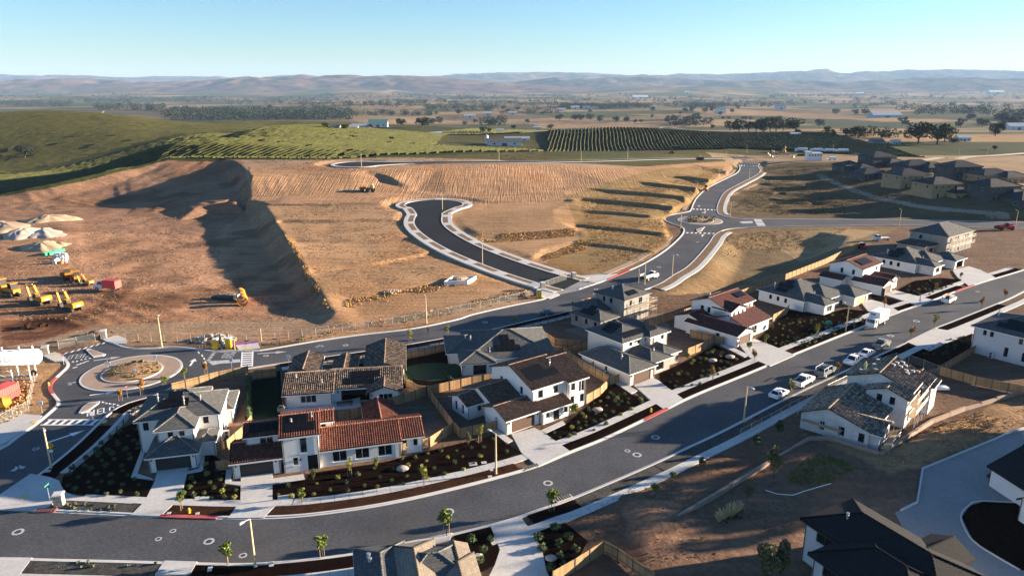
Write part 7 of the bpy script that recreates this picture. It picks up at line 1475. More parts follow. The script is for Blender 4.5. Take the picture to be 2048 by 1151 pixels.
def dozer(px, py, ang, label, sc=1.):
    e = veh('bulldozer', label, 'bulldozer', px, py, ang, 'yellow earth movers'); e.scale = (sc,) * 3; tracks(e, 2.8, 1.0, .55, .55); Y = 'cat_yellow'
    b = MB(); b.extrude_y([(-2.0, .9), (2.3, .8), (2.35, 1.9), (.6, 2.05), (-2.0, 1.9)], -.75, .75); b.build('body', Y, e); b = MB(); b.extrude_y([(-1.2, 1.9), (.5, 1.9), (.3, 3.1), (-1.2, 3.1)], -.7, .7); cb = b.build('cab', 'steel_dark', e); MB().box(-1.35, .45, -.8, .8, 3.1, 3.25).build('cab_roof', Y, cb)
    for s in (-1, 1): g = MB(); p = [(-1.1, s * .71, 2.1), (.4, s * .71, 2.1), (.25, s * .71, 3.0), (-1.1, s * .71, 3.0)]; g.face(p if s < 0 else p[::-1]); g.build('side_window', 'glass', cb)
    b = MB(); b.extrude_y([(2.9, .05), (3.05, .3), (2.95, 1.3), (2.8, 1.3), (2.85, .5)], -1.7, 1.7); b.build('blade', Y, e)
    for s in (-1, 1): MB().beam((-.3, s * 1.4, .7), (2.9, s * 1.4, .5), .18).build('push_arm', Y, e)
    b = MB(); b.beam((-2.0, 0, 1.2), (-2.9, 0, .9), .3); b.beam((-2.9, 0, .9), (-3.0, 0, .1), .15, .35); b.build('ripper', 'steel_dark', e); return e
dozer(137, 557, 125, 'yellow bulldozer with raised dark blade beside its twin', 1.1); dozer(155, 563, 125, 'yellow bulldozer between dozer and small excavator', 1.05); dozer(4, 585, 150, 'yellow bulldozer at the edge of the machine park', 1.3); dozer(27, 592, 150, 'yellow bulldozer facing the excavators', 1.2)
e = veh('compactor', 'weathered compactor with studded drums below the cut slope', 'compactor', 738, 384, 0); e.scale = (1.1,) * 3
for x in (-3.0, -.6):
    o = MB().tube((x, -1.1, .75), (x, 1.1, .75), .72, .72, 14).build('drum', 'steel_dark', e)
    for k in range(14):
        a = 2 * math.pi * k / 14
        for y in (-.8, 0, .8): MB().beam((x + .7 * math.cos(a), y, .75 + .7 * math.sin(a)), (x + .9 * math.cos(a), y, .75 + .9 * math.sin(a)), .2).build('stud', 'steel_dark', o)
MB().box(-4.0, -1.2, -.9, .9, 1.4, 2.2).build('engine_house', 'leaf_olive', e); MB().box(-.8, 1.9, -.9, .9, 1.1, 1.9).build('body', 'leaf_olive', e); MB().extrude_y([(.6, 1.9), (2.2, 1.9), (2.0, 3.3), (.6, 3.3)], -.8, .8).build('cab', 'straw_pale', e); wheels(e, (1.8,), 1.2, .8, .5, 'steel_dark')
e = veh('service_truck', 'red and white service truck among the earth movers', 'truck', 216, 580, 168); MB().box(-3.6, .7, -1.2, 1.2, .9, 2.9).build('service_body', 'pink_red', e); MB().box(-3.5, .6, -1.0, 1.0, 2.9, 3.1).build('top_rack', 'red_paint', e); car_body(e, [(.9, .6), (3.6, .6), (3.7, 1.0), (3.5, 1.6), (2.3, 1.75), (.9, 1.9)], 1.1, 'white_paint'); cabin(e, (.95, 2.5), (1.0, 2.1), 1.75, 2.7, 1.02, .9, 'white_paint'); wheels(e, (-2.4, 2.6), 1.15, .5, .32); lights(e, 3.62, -3.6, .8, 1.0)
e = veh('telehandler', 'red telehandler parked on the shaded east road', 'telehandler', 2010, 460, 178); MB().box(-2.8, 2.6, -1.0, 1.0, .8, 1.7).build('body', 'red_paint', e); MB().beam((-2.9, -.5, 2.0), (3.2, -.5, 1.5), .5, .6).build('boom', 'red_paint', e); MB().extrude_y([(-.6, 1.6), (.9, 1.6), (.7, 2.7), (-.5, 2.7)], .1, 1.0).build('cab', 'glass', e); wheels(e, (-2.0, 1.9), 1.15, .62, .45, 'steel_dark'); MB().box(3.3, 3.6, -1.2, .8, .5, 1.5).build('fork_carriage', 'steel_dark', e)
e = veh('skid_steer', 'small red skid steer at the end of the long fence', 'skid steer', 1724, 497, 110); MB().box(-1.1, .9, -.7, .7, .4, 1.2).build('body', 'red_paint', e); MB().box(-.6, .6, -.6, .6, 1.2, 2.0).build('cab', 'glass', e); MB().box(-.7, .7, -.65, .65, 2.0, 2.1).build('cab_roof', 'offwhite', e); wheels(e, (-.7, .6), .85, .4, .28, 'steel_dark'); MB().extrude_y([(1.2, .05), (2.0, .05), (1.3, .7)], -.9, .9).build('bucket', 'steel_dark', e)
e = veh('roller', 'orange road roller on the upper collector road', 'roller', 1412, 381, 60); MB().tube((1.3, -.9, .65), (1.3, .9, .65), .65, .65, 14).build('drum', 'steel_dark', e); MB().box(-2.2, .6, -.8, .8, .8, 1.7).build('body', 'orange', e); MB().extrude_y([(-.6, 1.7), (.5, 1.7), (.5, 2.8), (-.6, 2.8)], -.7, .7).build('cab', 'steel_dark', e); wheels(e, (-1.5,), .95, .65, .4, 'steel_dark')
e = veh('flat_truck', 'white flat truck parked on the unfinished lot', 'truck', 1762, 481, 190); MB().box(-3, 1, -1, 1, .8, 1.1).build('flat_bed', 'offwhite', e); car_body(e, [(1, .5), (3, .5), (3.1, 1.3), (1, 1.6)], .95, 'white_paint'); cabin(e, (1.05, 2.4), (1.1, 2.0), 1.5, 2.2, .9, .8, 'white_paint'); wheels(e, (-2, 2.2), 1.0, .42)
# white elevated tank with lettering
p0 = W(16, 757); e = thing('water_tank', 'white horizontal tank on trestle legs with dark lettering', 'tank', (p0[0], p0[1], 0), R(8)); zt = 4.3
bt = MB().tube((-14, 0, zt), (6.0, 0, zt), 1.5, 1.5, 28).build('tank_shell', 'white_paint', e, True); MB().tube((6.0, 0, zt), (6.35, 0, zt), 1.5, 1.15, 28).build('end_cap', 'white_paint', e)
for x in (-12, -9, -6.2, -3.2, 0, 3.0, 5.4): MB().tube((x, 0, zt + 1.4), (x, 0, zt + 2.2), .16, .16, 8).build('top_vent', 'white_paint', e)
for x in (-10.5, -7, -2.6, 1.4, 4.6):
    for s in (-1, 1): MB().tube((x, s * 1.1, 0), (x, s * 1.1, zt - 1.0), .14, .14, 8).build('leg', 'white_paint', e)
for a_, b_ in zip((-10.5, -7, -2.6, 1.4), (-7, -2.6, 1.4, 4.6)):
    for s in (-1, 1): MB().beam((a_, s * 1.1, .15), ((a_ + b_) / 2, s * 1.1, 1.2), .1).build('brace', 'white_paint', e); MB().beam((b_, s * 1.1, .15), ((a_ + b_) / 2, s * 1.1, 1.2), .1).build('brace', 'white_paint', e); MB().beam((a_, s * 1.1, .2), (b_, s * 1.1, .2), .12).build('base_rail', 'white_paint', e)
o = MB().tube((5.6, -1.4, 1.6), (5.6, -1.75, 1.6), .55, .55, 14).build('wheel', 'rubber', e); MB().tube((5.6, -1.75, 1.6), (5.6, -1.77, 1.6), .3, .3, 12).build('rim', 'metal', o)
tx = bpy.data.curves.new('lettering', 'FONT'); tx.body = 'S quire Co.'.replace('S q', 'Sq'); tx.size = 1.25; tx.extrude = .01; tx.align_x = 'RIGHT'
tmp = bpy.data.objects.new('tmp', tx); COL.objects.link(tmp); bpy.context.view_layer.update(); tm = bpy.data.meshes.new_from_object(tmp.evaluated_get(bpy.context.evaluated_depsgraph_get())); bpy.data.objects.remove(tmp)
for v in tm.vertices: zz = max(-1.3, min(1.3, v.co.y - .35)); v.co = Vector((v.co.x, -math.sqrt(1.53 ** 2 - zz ** 2) - v.co.z, zz))
tm.materials.append(MATS['steel_dark']); lo = link('lettering', tm, e); lo.location = (2.6, 0, zt)
e = veh('storage_container', 'orange red storage container by the yellow drum', 'container', 2, 803, 75); MB().box(-3, 3, -1.2, 1.2, .1, 2.6).build('container_body', 'pink_red', e)
for k in range(14): MB().box(-2.9 + k * .43, -2.75 + k * .43, -1.24, -1.2, .2, 2.5).build('rib', 'pink_red', e); MB().box(-2.9 + k * .43, -2.75 + k * .43, 1.2, 1.24, .2, 2.5).build('rib', 'pink_red', e)
for s in (-.6, .6): MB().box(3.0, 3.04, s - .55, s + .55, .2, 2.5).build('door', 'pink_red', e)
e = veh('mixer_drum', 'yellow mixer drum beside the red container', 'drum', 4, 822, 30); MB().tube((-1.2, 0, 1.2), (.6, 0, 1.5), .7, 1.1, 14).build('drum', 'cat_yellow', e); MB().tube((.6, 0, 1.5), (1.5, 0, 1.7), 1.1, .5, 14).build('drum_mouth', 'cat_yellow', e); MB().box(-1.2, 1, -.6, .6, 0, .7).build('stand', 'steel_dark', e)
# yellow pipe sections and plates in the pit
for k, p in enumerate(((481, 596), (483, 603), (486, 610))):
    q = hit(*p); b = MB(); n = 16; rr = 1.35
    for i in range(n):
        a0, a1 = 2 * math.pi * i / n, 2 * math.pi * (i + 1) / n
        for r_, fl in ((rr, 1), (rr - .12, -1)):
            f = [(-1.1, r_ * math.cos(a0), rr + r_ * math.sin(a0)), (1.1, r_ * math.cos(a0), rr + r_ * math.sin(a0)), (1.1, r_ * math.cos(a1), rr + r_ * math.sin(a1)), (-1.1, r_ * math.cos(a1), rr + r_ * math.sin(a1))]; b.face(f[::fl])
    o = b.build('pipe_section', 'cat_yellow'); o.location = q; o.rotation_euler = (0, 0, R(110)); tag(o, ('yellow pipe ring farthest from the fence', 'middle yellow pipe ring in the shaded pit', 'yellow pipe ring nearest the fence'.replace('nearest', 'next to'))[k], 'pipe', 'yellow pipe rings in the pit')
e = veh('steel_plates', 'dark stack of steel shoring plates beside the yellow pipes', 'steel plates', 452, 598, 170)
for k in range(4): MB().box(-3.6 + k * .2, 3.4 + k * .1, -1.2, 1.2, k * .22, k * .22 + .18).build('plate', 'steel_dark', e)
MB().box(-3.9, -2.7, -.6, .6, .9, 1.6).build('pump', 'offwhite', e)
# ---- stock piles
def pile(px, py, r, h, m, label, sx=1.3, seed=1):
    q = hit(px, py); rg = random.Random(seed); b = MB(); n, k_ = 30, 9; b.v.append((0, 0, h * .64))
    for j in range(1, k_ + 1):
        for i in range(n):
            a = 2 * math.pi * i / n; t = j / k_; rr = r * t * (1 + .12 * math.sin(3 * a + seed) + .1 * math.sin(7 * a + seed * 2)); z = h * (.62 + .2 * math.sin(2 * a + seed) * t) * (1 - t ** 1.4) * (1 + .22 * math.sin(4 * a + seed) * t) + rg.uniform(-.1, .1) * h * .6 * (t < 1) - (.3 if j == k_ else 0); b.v.append((rr * sx * math.cos(a), rr * math.sin(a), z))
    for i in range(n):
        b.f.append((0, 1 + i, 1 + (i + 1) % n)); b.uv.append(None); b.mi.append(0)
        for j in range(k_ - 1): o_ = 1 + j * n; b.f.append((o_ + i, o_ + n + i, o_ + n + (i + 1) % n, o_ + (i + 1) % n)); b.uv.append(None); b.mi.append(0)
    o = b.build('stockpile', m, None, True); o.location = q; o.rotation_euler = (0, 0, rg.uniform(0, 3)); tag(o, label, 'stockpile')
pile(100, 441, 8, 4.0, 'sand', 'tall tan sand stockpile beside the haul road', 1.3, 1); pile(78, 443, 6, 2.4, 'sand', 'low tan sand heap joined to the tall one', 1.4, 5); pile(50, 470, 7, 4.4, 'gravel_grey', 'steep pale grey gravel stockpile', 1.1, 2); pile(88, 468, 7, 3.2, 'gravel_grey', 'broad pale grey gravel stockpile', 1.5, 3); pile(86, 495, 6.5, 3.4, 'sand', 'tan sand stockpile above the green bundles', 1.4, 4); pile(120, 490, 3.2, 1.6, 'sand', 'small sand heap beside the haul road', 1.3, 6); pile(10, 452, 7, 2.0, 'sand', 'low flat sand spread at the yard edge', 2.0, 7)
pile(930, 560 - 1, 3.2, 1.0, 'sand', 'earth heap inside the white form box', 1.2, 8) if False else None
def rubble_heap(px, py, n, r, label, m='rubble', s=.5):
    q = hit(px, py); e = thing('rubble_heap', label, 'rubble', q); rg = random.Random(px)
    for k in range(n):
        a = rg.uniform(0, 6.3); d = r * math.sqrt(rg.random()); b = MB(); ss = s * rg.uniform(.5, 1.4); b.blob((math.cos(a) * d * 1.8, math.sin(a) * d, max(0, (1 - d / r)) * r * .45 + ss * .3), ss, ss * .8, ss * .6, 5, 4, .3, rg=rg); b.build('stone', m, e)
rubble_heap(430, 680, 70, 2.6, 'heap of broken pale rock behind the yellow toilets'); rubble_heap(205, 670, 10, 2.0, 'dark rock heap behind the stone post', 'steel_dark', .6); rubble_heap(70, 655, 14, 2.0, 'dark clods along the red soil bank', 'mulch_dry', .6)
# bundles of pipe and bags
for k, (p, m, n, lab) in enumerate((((99, 509), 'green_tarp', 2, 'green wrapped pipe bundle at the haul road'), ((108, 508), 'green_tarp', 2, 'second green wrapped pipe bundle'), ((117, 505), 'green_tarp', 1, 'small green bundle behind the white bags'))):
    q = hit(*p); e = thing('pipe_bundle', lab, 'bundle', q, R(70), 'green wrapped bundles')
    for i in range(6): MB().tube((-2.0, -.5 + .5 * (i % 3), .3 + .5 * (i // 3)), (2.0, -.5 + .5 * (i % 3), .3 + .5 * (i // 3)), .27, .27, 8).build('pipe', m, e)
rg = random.Random(4)
for k in range(16):
    p = (114 + (k % 4) * 6 + rg.uniform(-1, 1), 512 + (k // 4) * 4.5 + rg.uniform(-.5, .5)); q = hit(*p); b = MB(); b.blob((0, 0, .55), .75, .65, .6, 8, 5, .12, rg=rg); o = b.build('bulk_bag', 'offwhite'); o.location = q; tag(o, 'white bulk bag beside the haul road', 'bag', 'white bulk bags')
b = MB(); b.box(-.6, .6, -.5, .5, 0, 1.0); b.box(-.3, .3, -.3, .3, 1, 1.4); o = b.build('chemical_tote', 'offwhite'); o.location = hit(110, 527); tag(o, 'white tote box below the bulk bags', 'tote'); b = MB(); b.tube((0, 0, 0), (0, 0, .9), .5, .4, 9); b.box(-.5, .5, -.1, .1, .9, 1.1); o = b.build('barrel', 'orange'); o.location = hit(124, 527); tag(o, 'orange drum below the bulk bags', 'drum')
# white form box with earth on the front lot
e = thing('form_box', 'white walled concrete form box heaped with earth', 'form box', hit(918, 563), R(20))
for (a_, b_) in (((-5, -2.5), (1.5, -3.6)), ((1.5, -3.6), (5.2, .2)), ((5.2, .2), (-1, 2.6)), ((-1, 2.6), (-5, -2.5))): MB().beam((*a_, .6), (*b_, .6), .2, 1.2).build('form_panel', 'white_paint', e)
b = MB(); b.blob((.2, -.4, .2), 3.2, 1.8, 1.3, 12, 6, .12); b.build('earth_heap', 'sand', e)
rubble_heap(785, 585, 24, 1.8, 'scattered pale rubble on the dry grass bank', 'rubble', .35)
# ---- scaffolds
def scaffold(root_px, ang, u0, u1, v, levels, label, bay=2.4):
    q = W(*root_px); e = thing('scaffold', label, 'scaffold', (*q, 0), R(ang)); n = max(1, round((u1 - u0) / bay)); top = levels[-1] + 1.1
    for k in range(n + 1):
        u = u0 + (u1 - u0) * k / n
        for w in (v, v - 1.1): MB().tube((u, w, 0), (u, w, top), .035, .035, 5).build('standard', 'galv', e)
        for z in levels: MB().beam((u, v, z - .1), (u, v - 1.1, z - .1), .05).build('ledger', 'galv', e)
    for z in levels:
        MB().box(u0 - .4, u1 + .4, v - 1.05, v - .1, z, z + .06).build('deck', 'timber', e)
        for zz in (.5, 1.0): MB().tube((u0, v - 1.1, z + zz), (u1, v - 1.1, z + zz), .025, .025, 5).build('guard_rail', 'galv', e)
    for k in range(n): MB().tube((u0 + (u1 - u0) * k / n, v - 1.1, .1), (u0 + (u1 - u0) * (k + 1) / n, v - 1.1, levels[0]), .022, .022, 5).build('brace', 'galv', e)
scaffold((1200, 667), 42, 9, 19, -.3, (2.2, 4.2), 'scaffold with timber decks on the block house front'); scaffold((1200, 667), -48, -9.5, -.5, 18.5 + 1.4 + .4, (2.4, 4.4), 'scaffold at the end wall of the block house')
scaffold((1603, 855), 48, 11, 23.5, -12.9, (2.4, 4.4), 'scaffold with timber decks on the tall mottled tile house'); scaffold((1603, 855), -42, .5, 6.0, -.3, (1.9,), 'low trestle scaffold before the white rendered gable'); scaffold((1603, 855), 48, .0, 6.5, -12.1, (.9,), 'low plank deck beside the small tiled gable')
scaffold((1890, 510), 36, .5, 18, -.3, (2.2, 4.3), 'scaffold wrapped along the tall grey house'); scaffold((1603, 855), -42, 2.6, 6, 13.0, (3.9,), 'short scaffold between both mottled tile roofs')
# ---- people
def person(loc, ang, label, top, legs, hat=None, pose=0):
    e = thing('person', label, 'person', loc, R(ang)); me = bpy.data.meshes.new('body'); J = [(0, 0, .95), (0, 0, 1.2), (0, 0, 1.42), (0, .02, 1.55), (0, .02, 1.68), (-.19, 0, 1.40), (-.26, .05, 1.14), (-.22, .18, .95), (.19, 0, 1.40), (.26, .05, 1.14), (.22, .18, .95), (-.1, 0, .88), (-.12, .04 + pose, .48), (-.12, -.02 + pose, .06), (-.12, .14 + pose, .03), (.1, 0, .88), (.12, .04 - pose, .48), (.12, -.02 - pose, .06), (.12, .14 - pose, .03)]
    E_ = [(0, 1), (1, 2), (2, 3), (3, 4), (2, 5), (5, 6), (6, 7), (2, 8), (8, 9), (9, 10), (0, 11), (11, 12), (12, 13), (13, 14), (0, 15), (15, 16), (16, 17), (17, 18)]
    rad = [.15, .14, .16, .06, .10, .07, .05, .04, .07, .05, .04, .1, .07, .05, .045, .1, .07, .05, .045]
    me.from_pydata(J, E_, []); o = link('body', me, e); o.modifiers.new('skin', 'SKIN'); bpy.context.view_layer.update()
    for v, r_ in zip(me.skin_vertices[0].data, rad): v.radius = (r_, r_)
    me.skin_vertices[0].data[0].use_root = True; sb = o.modifiers.new('sub', 'SUBSURF'); sb.levels = sb.render_levels = 1
    dg = bpy.context.evaluated_depsgraph_get(); bpy.context.view_layer.update(); m2 = bpy.data.meshes.new_from_object(o.evaluated_get(bpy.context.evaluated_depsgraph_get())); o.modifiers.clear(); o.data = m2; m2.materials.clear()
    for m_ in (top, legs, 'skin'): m2.materials.append(MATS[m_])
    for p in m2.polygons: z = p.center.z; p.material_index = 2 if (z > 1.5 or (z < 1.0 and abs(p.center.x) > .18)) else (0 if z > .93 else 1); p.use_smooth = True
    h_ = MB(); h_.blob((0, .0, 1.71), .115, .13, .11, 8, 5, .02); h_.build('hard_hat' if hat else 'hair', hat or 'cloth_dark', e)
    return e
person((*W(857, 667), .03), 30, 'person in dark clothes standing on the back road', 'cloth_dark', 'cloth_dark'); person((*W(1839, 606), .18), 200, 'person in jeans walking on the far pavement', 'cloth_light', 'cloth_jeans', None, .12)
hM = Matrix.Rotation(R(-42), 3, 'Z'); q = Vector((*W(1603, 855), 0)) + hM @ Vector((4.6, 14.6, 0)); person((q.x, q.y, 6.85), 160, 'worker in hi-vis vest and orange hard hat on the roof', 'cloth_hiviz', 'cloth_light', 'hardhat'); q = Vector((*W(1603, 855), 0)) + hM @ Vector((13.5, 15.5, 0)); person((q.x, q.y, 4.46), 200, 'worker in dark clothes on the scaffold deck', 'cloth_dark', 'cloth_dark', 'hardhat')
# odds and ends
e = veh('green_mower', 'green covered cart beside the small plant garden', 'cart', 1656, 652, 20); MB().blob((0, 0, .8), 1.0, .7, .5, 9, 5, .05).build('cover', 'sign_green', e); MB().box(-.9, .9, -.6, .6, .2, .6).build('base', 'steel_dark', e); wheels(e, (-.6, .6), .65, .25, .15)
e = veh('boat_tarp', 'crumpled white tarpaulin beside the scaffolded house', 'tarpaulin', 1868, 776, -20); b = MB(); b.blob((0, 0, .3), 2.4, .9, .5, 14, 7, .22); b.build('sheet', 'white_paint', e)
b = MB(); l = smooth([hit(1530, 980), hit(1555, 988), hit(1585, 990), hit(1620, 979), hit(1662, 967)], 1.0)
for a_, c_ in zip(l, l[1:]): b.tube((a_[0], a_[1], hz(a_[0], a_[1]) + .08), (c_[0], c_[1], hz(c_[0], c_[1]) + .08), .06, .06, 6, False)
tag(b.build('loose_pipe', 'white_paint'), 'long curved white pipe lying on the bare lot', 'pipe')
e = veh('outdoor_table', 'dark outdoor dining table on the patio', 'table', 690, 812, 10); MB().box(-1.4, 1.4, -.5, .5, .7, .76).build('table_top', 'steel_dark', e)
for x in (-1.2, 1.2):
    for y in (-.4, .4): MB().box(x - .05, x + .05, y - .05, y + .05, .17, .7).build('leg', 'steel_dark', e)
e = veh('barbecue', 'dark barbecue grill at the patio corner', 'grill', 563, 824, 10); MB().box(-.6, .6, -.3, .3, .2, .9).build('cabinet', 'metal', e); MB().extrude_y([(-.5, .9), (.5, .9), (.35, 1.25), (-.35, 1.25)], -.3, .3).build('hood', 'steel_dark', e)
# ================================================================== vineyards
mat('vine', (.047, .050, .010), .95, .35, .12, fine=1.2); mat('vine_gold', (.060, .058, .013), .95, .35, .12, fine=1.2)
def hzv(X, Y):
    i = np.clip(np.searchsorted(GX, X) - 1, 0, nx - 2); j = np.clip(np.searchsorted(GY, Y) - 1, 0, ny - 2); tx = (X - GX[i]) / (GX[i + 1] - GX[i]); ty = (Y - GY[j]) / (GY[j + 1] - GY[j])
    return (ZZ[j, i] * (1 - tx) + ZZ[j, i + 1] * tx) * (1 - ty) + (ZZ[j + 1, i] * (1 - tx) + ZZ[j + 1, i + 1] * tx) * ty
def vineyard(poly, ang, label, m='vine', sp=3.0, step=3.0, hgt=1.7, holes=(), seed=1):
    P = np.array(poly); c = P.mean(0); d = np.array((math.cos(R(ang)), math.sin(R(ang)))); n = np.array((-d[1], d[0])); rr = np.abs(P - c).sum(1).max(); rows = np.arange(-rr, rr, sp); s = np.arange(-rr, rr, step)
    RR, SS = np.meshgrid(rows, s, indexing='ij'); wob = 2.5 * fbm(SS + 0 * RR, RR * .02, 90, 2, seed); X = c[0] + RR * n[0] + SS * d[0] + wob * n[0]; Y = c[1] + RR * n[1] + SS * d[1] + wob * n[1]
    k = inpoly(X, Y, poly) & ~inpoly(X, Y, SITE)
    db, _ = dist_line(X, Y, [(*W(p[0], p[1], p[2]),) for p in BACK]); k &= db > 5
    for h_ in holes: k &= ~inpoly(X, Y, h_)
    k &= vnoise(X * .7, Y * .7, seed) > .05
    Z = hzv(X, Y); rg = np.random.RandomState(seed); j = lambda a: rg.uniform(-a, a, X.shape); prof = [(-.6, .25), (-.5, hgt * .8), (0, hgt), (.5, hgt * .8), (.6, .25)]; vs = []
    for o_, z_ in prof: w = o_ * (1 + j(.45)); vs.append(np.stack([X + n[0] * w, Y + n[1] * w, Z + z_ * (1 + j(.16))], -1))
    V = np.stack(vs, 2).reshape(-1, 3); np_ = len(prof); ns = len(s); a, b_ = np.where(k[:, :-1] & k[:, 1:]); base = (a * ns + b_) * np_; F = np.concatenate([np.stack([base + q, base + np_ + q, base + np_ + q + 1, base + q + 1], 1) for q in range(np_ - 1)])
    used = np.unique(F); mp_ = np.zeros(len(V), np.int64); mp_[used] = np.arange(len(used)); me = bpy.data.meshes.new('vineyard'); me.from_pydata(V[used].tolist(), [], mp_[F].tolist()); me.materials.append(MATS[m]); o = link('vineyard', me); tag(o, label, 'vineyard', None, 'stuff'); return len(F)
yard = [(-62, 585), (22, 585), (30, 700), (-62, 700)]
tot = vineyard([(-460, 330), (-330, 300), (-150, 400), (40, 400), (12, 560), (12, 800), (-330, 800), (-520, 640)], 62, 'rolling green vineyard rows behind the upper bench', sp=3.6, holes=(yard,), seed=3)
tot += vineyard([(25, 520), (300, 520), (330, 640), (330, 800), (40, 810)], 84, 'striped vineyard rows running away behind the bench', m='vine_gold', sp=3.2, holes=(yard,), seed=4)
tot += vineyard([(-980, 640), (-520, 660), (-330, 810), (-200, 1050), (-900, 1100)], 25, 'smooth olive vineyard slopes on the far hills', m='vine_gold', sp=4, step=5, seed=5)
tot += vineyard([(-90, 900), (120, 880), (160, 1000), (-60, 1020)], 80, 'small green vineyard beside the pond', sp=4, step=5, seed=6)
# ================================================================== far trees
def oak_mesh(seed, m, n=700, tall=1.0):
    rg = random.Random(seed); c = MB(); t = MB(); t.tube((0, 0, -.02), (0, 0, .34), .035, .025, 7)
    for k in range(11):
        a = rg.uniform(0, 6.3); r_ = rg.uniform(.1, .36); p = (r_ * math.cos(a), r_ * math.sin(a), rg.uniform(.3, .8) * tall); t.tube((0, 0, .22), p, .018, .006, 5); s = rg.uniform(.16, .26); leaf_cloud(c, p, (s, s, s * .8), n // 11, .055, rg)
    return t.mesh('trunk', 'bark'), c.mesh('crown', m)
OAK = [oak_mesh(i + 20, m, tall=tl) for i, (m, tl) in enumerate((('leaf_oak', 1), ('leaf_oak', .95), ('leaf_oak_olive', 1), ('leaf_green', 1), ('leaf_oak', 1.1)))]
def far_tree(px, py, hp, k, label, group='trees in the valley'):
    q = hit(px, py); s = math.hypot(q[0], q[1]); h_ = max(3., min(22., hp / FPX * s * 1.02)); e = thing('oak_tree', label, 'tree', (q[0], q[1], q[2] - .2), rnd.uniform(0, 6.3), group); e.scale = (h_ * rnd.uniform(1.05, 1.4), h_ * rnd.uniform(1.05, 1.4), h_); link('trunk', OAK[k][0], e); link('crown', OAK[k][1], e)
big = [((51, 318), 26, 0, 'dark rounded oak standing alone in the vineyard'), ((1836, 288), 40, 0, 'tall spreading oak with bare trunk near the farm sheds'), ((1874, 289), 36, 3, 'full green tree beside the spreading oak'), ((1889, 285), 30, 0, 'dark tree behind the full green one'), ((1906, 288), 12, 0, 'small dark bush beside the farm shed'), ((1804, 252), 24, 4, 'lone open oak before the silvery pond strip'), ((1638, 255), 25, 0, 'broad dark oak standing alone in the tan field'), ((1921, 256), 22, 4, 'lone oak on a thin trunk in the tan field'), ((1964, 254), 16, 0, 'wide low oak beside the tan field'), ((1990, 272), 26, 2, 'olive tree below the big dark grove'), ((2025, 250), 34, 0, 'large dark tree at the edge of the grove'), ((1995, 242), 18, 0, 'dark rounded tree beside the grove'), ((1990, 299), 8, 2, 'tiny shrub on the bare tan slope'), ((846, 257), 24, 0, 'large dark oak beside the white barn'), ((986, 255), 22, 0, 'dark oak beside the pond'), ((802, 253), 17, 0, 'dark oak behind the white barn'), ((651, 257), 12, 3, 'bright green tree beside the farmhouse'), ((690, 260), 12, 3, 'green tree before the farmhouse'), ((740, 257), 10, 0, 'small dark tree before the white barn'), ((966, 265), 12, 3, 'green tree at the pond edge'), ((979, 265), 11, 2, 'olive tree at the pond edge'), ((1027, 259), 10, 0, 'dark tree above the winery'), ((1101, 259), 11, 0, 'dark round tree at the striped vineyard crest'), ((918, 230), 14, 0, 'broad dark oak in the golden field')]
for a in big: far_tree(*a[0], a[1], a[2], a[3])
far_list = [(1119, 242, 17), (1150, 241, 15), (1163, 241, 18), (1180, 242, 15), (1200, 244, 13), (1232, 245, 13), (1251, 245, 13), (1270, 246, 8), (1282, 246, 7), (784, 232, 9), (812, 232, 10), (837, 232, 9), (861, 230, 8), (873, 230, 8), (976, 223, 17), (1007, 220, 14), (1036, 222, 15), (1205, 218, 12), (1305, 224, 13), (1336, 246, 14), (1347, 245, 17), (1350, 253, 11), (1372, 245, 13), (1381, 246, 18), (1392, 242, 16), (1390, 253, 12), (1405, 248, 10), (1425, 258, 10), (1460, 262, 20), (1478, 264, 24), (1497, 263, 20), (1512, 264, 26), (1527, 265, 28), (1540, 264, 30), (1552, 263, 26), (1566, 262, 18), (1591, 265, 30), (1594, 270, 13), (1652, 270, 16), (1664, 272, 12), (1583, 205, 15), (1528, 209, 10), (1548, 208, 11), (1671, 230, 12), (1709, 230, 10), (1730, 230, 15), (1484, 239, 7), (1492, 239, 7), (1501, 241, 8), (1458, 239, 6), (1446, 239, 6), (1690, 272, 16), (1710, 272, 20), (1722, 270, 14), (1763, 277, 15), (1778, 277, 9), (1861, 265, 14), (1858, 216, 10), (1902, 213, 10), (1782, 208, 7), (1785, 212, 8), (1810, 210, 12), (700, 214, 8), (730, 212, 9), (655, 222, 8), (560, 208, 7), (500, 207, 7), (425, 238, 9), (475, 243, 9), (490, 243, 6), (540, 218, 9), (1020, 208, 8), (1060, 204, 9), (890, 205, 8), (850, 207, 8), (1330, 204, 7), (1362, 207, 7), (1480, 205, 6), (1240, 190, 5), (1290, 196, 6), (1380, 196, 5), (1610, 207, 7), (1640, 205, 7), (1700, 196, 6), (1750, 197, 8), (1930, 220, 9), (2040, 230, 20), (1940, 240, 14), (1560, 240, 8), (1305, 236, 7), (1180, 226, 7), (1085, 230, 8), (950, 246, 9), (930, 252, 10), (880, 248, 14), (865, 252, 16), (1000, 240, 8), (1055, 246, 9), (1410, 226, 10), (1425, 224, 12), (1440, 231, 8), (1465, 226, 9), (1475, 218, 9), (1490, 215, 8), (1385, 224, 11), (1370, 226, 10), (1360, 229, 7)]
for i, (x, y, hp) in enumerate(far_list): far_tree(x, y, hp, i % 5, 'dark rounded valley tree among the distant fields', 'small trees among the distant fields')
rg = random.Random(99); b = MB()
def belt(x0, x1, y0, y1, n, hp):
    for _ in range(int(n * 1.6)):
        px, py = rg.uniform(x0, x1), rg.uniform(y0, y1); q = hit(px, py); s = math.hypot(q[0], q[1]); h_ = max(4, min(20, hp * rg.uniform(.6, 1.3) / FPX * s)); leaf_cloud(b, (q[0], q[1], q[2] + h_ * .5), (h_ * .75, h_ * .75, h_ * .5), 30, h_ * .17, rg)
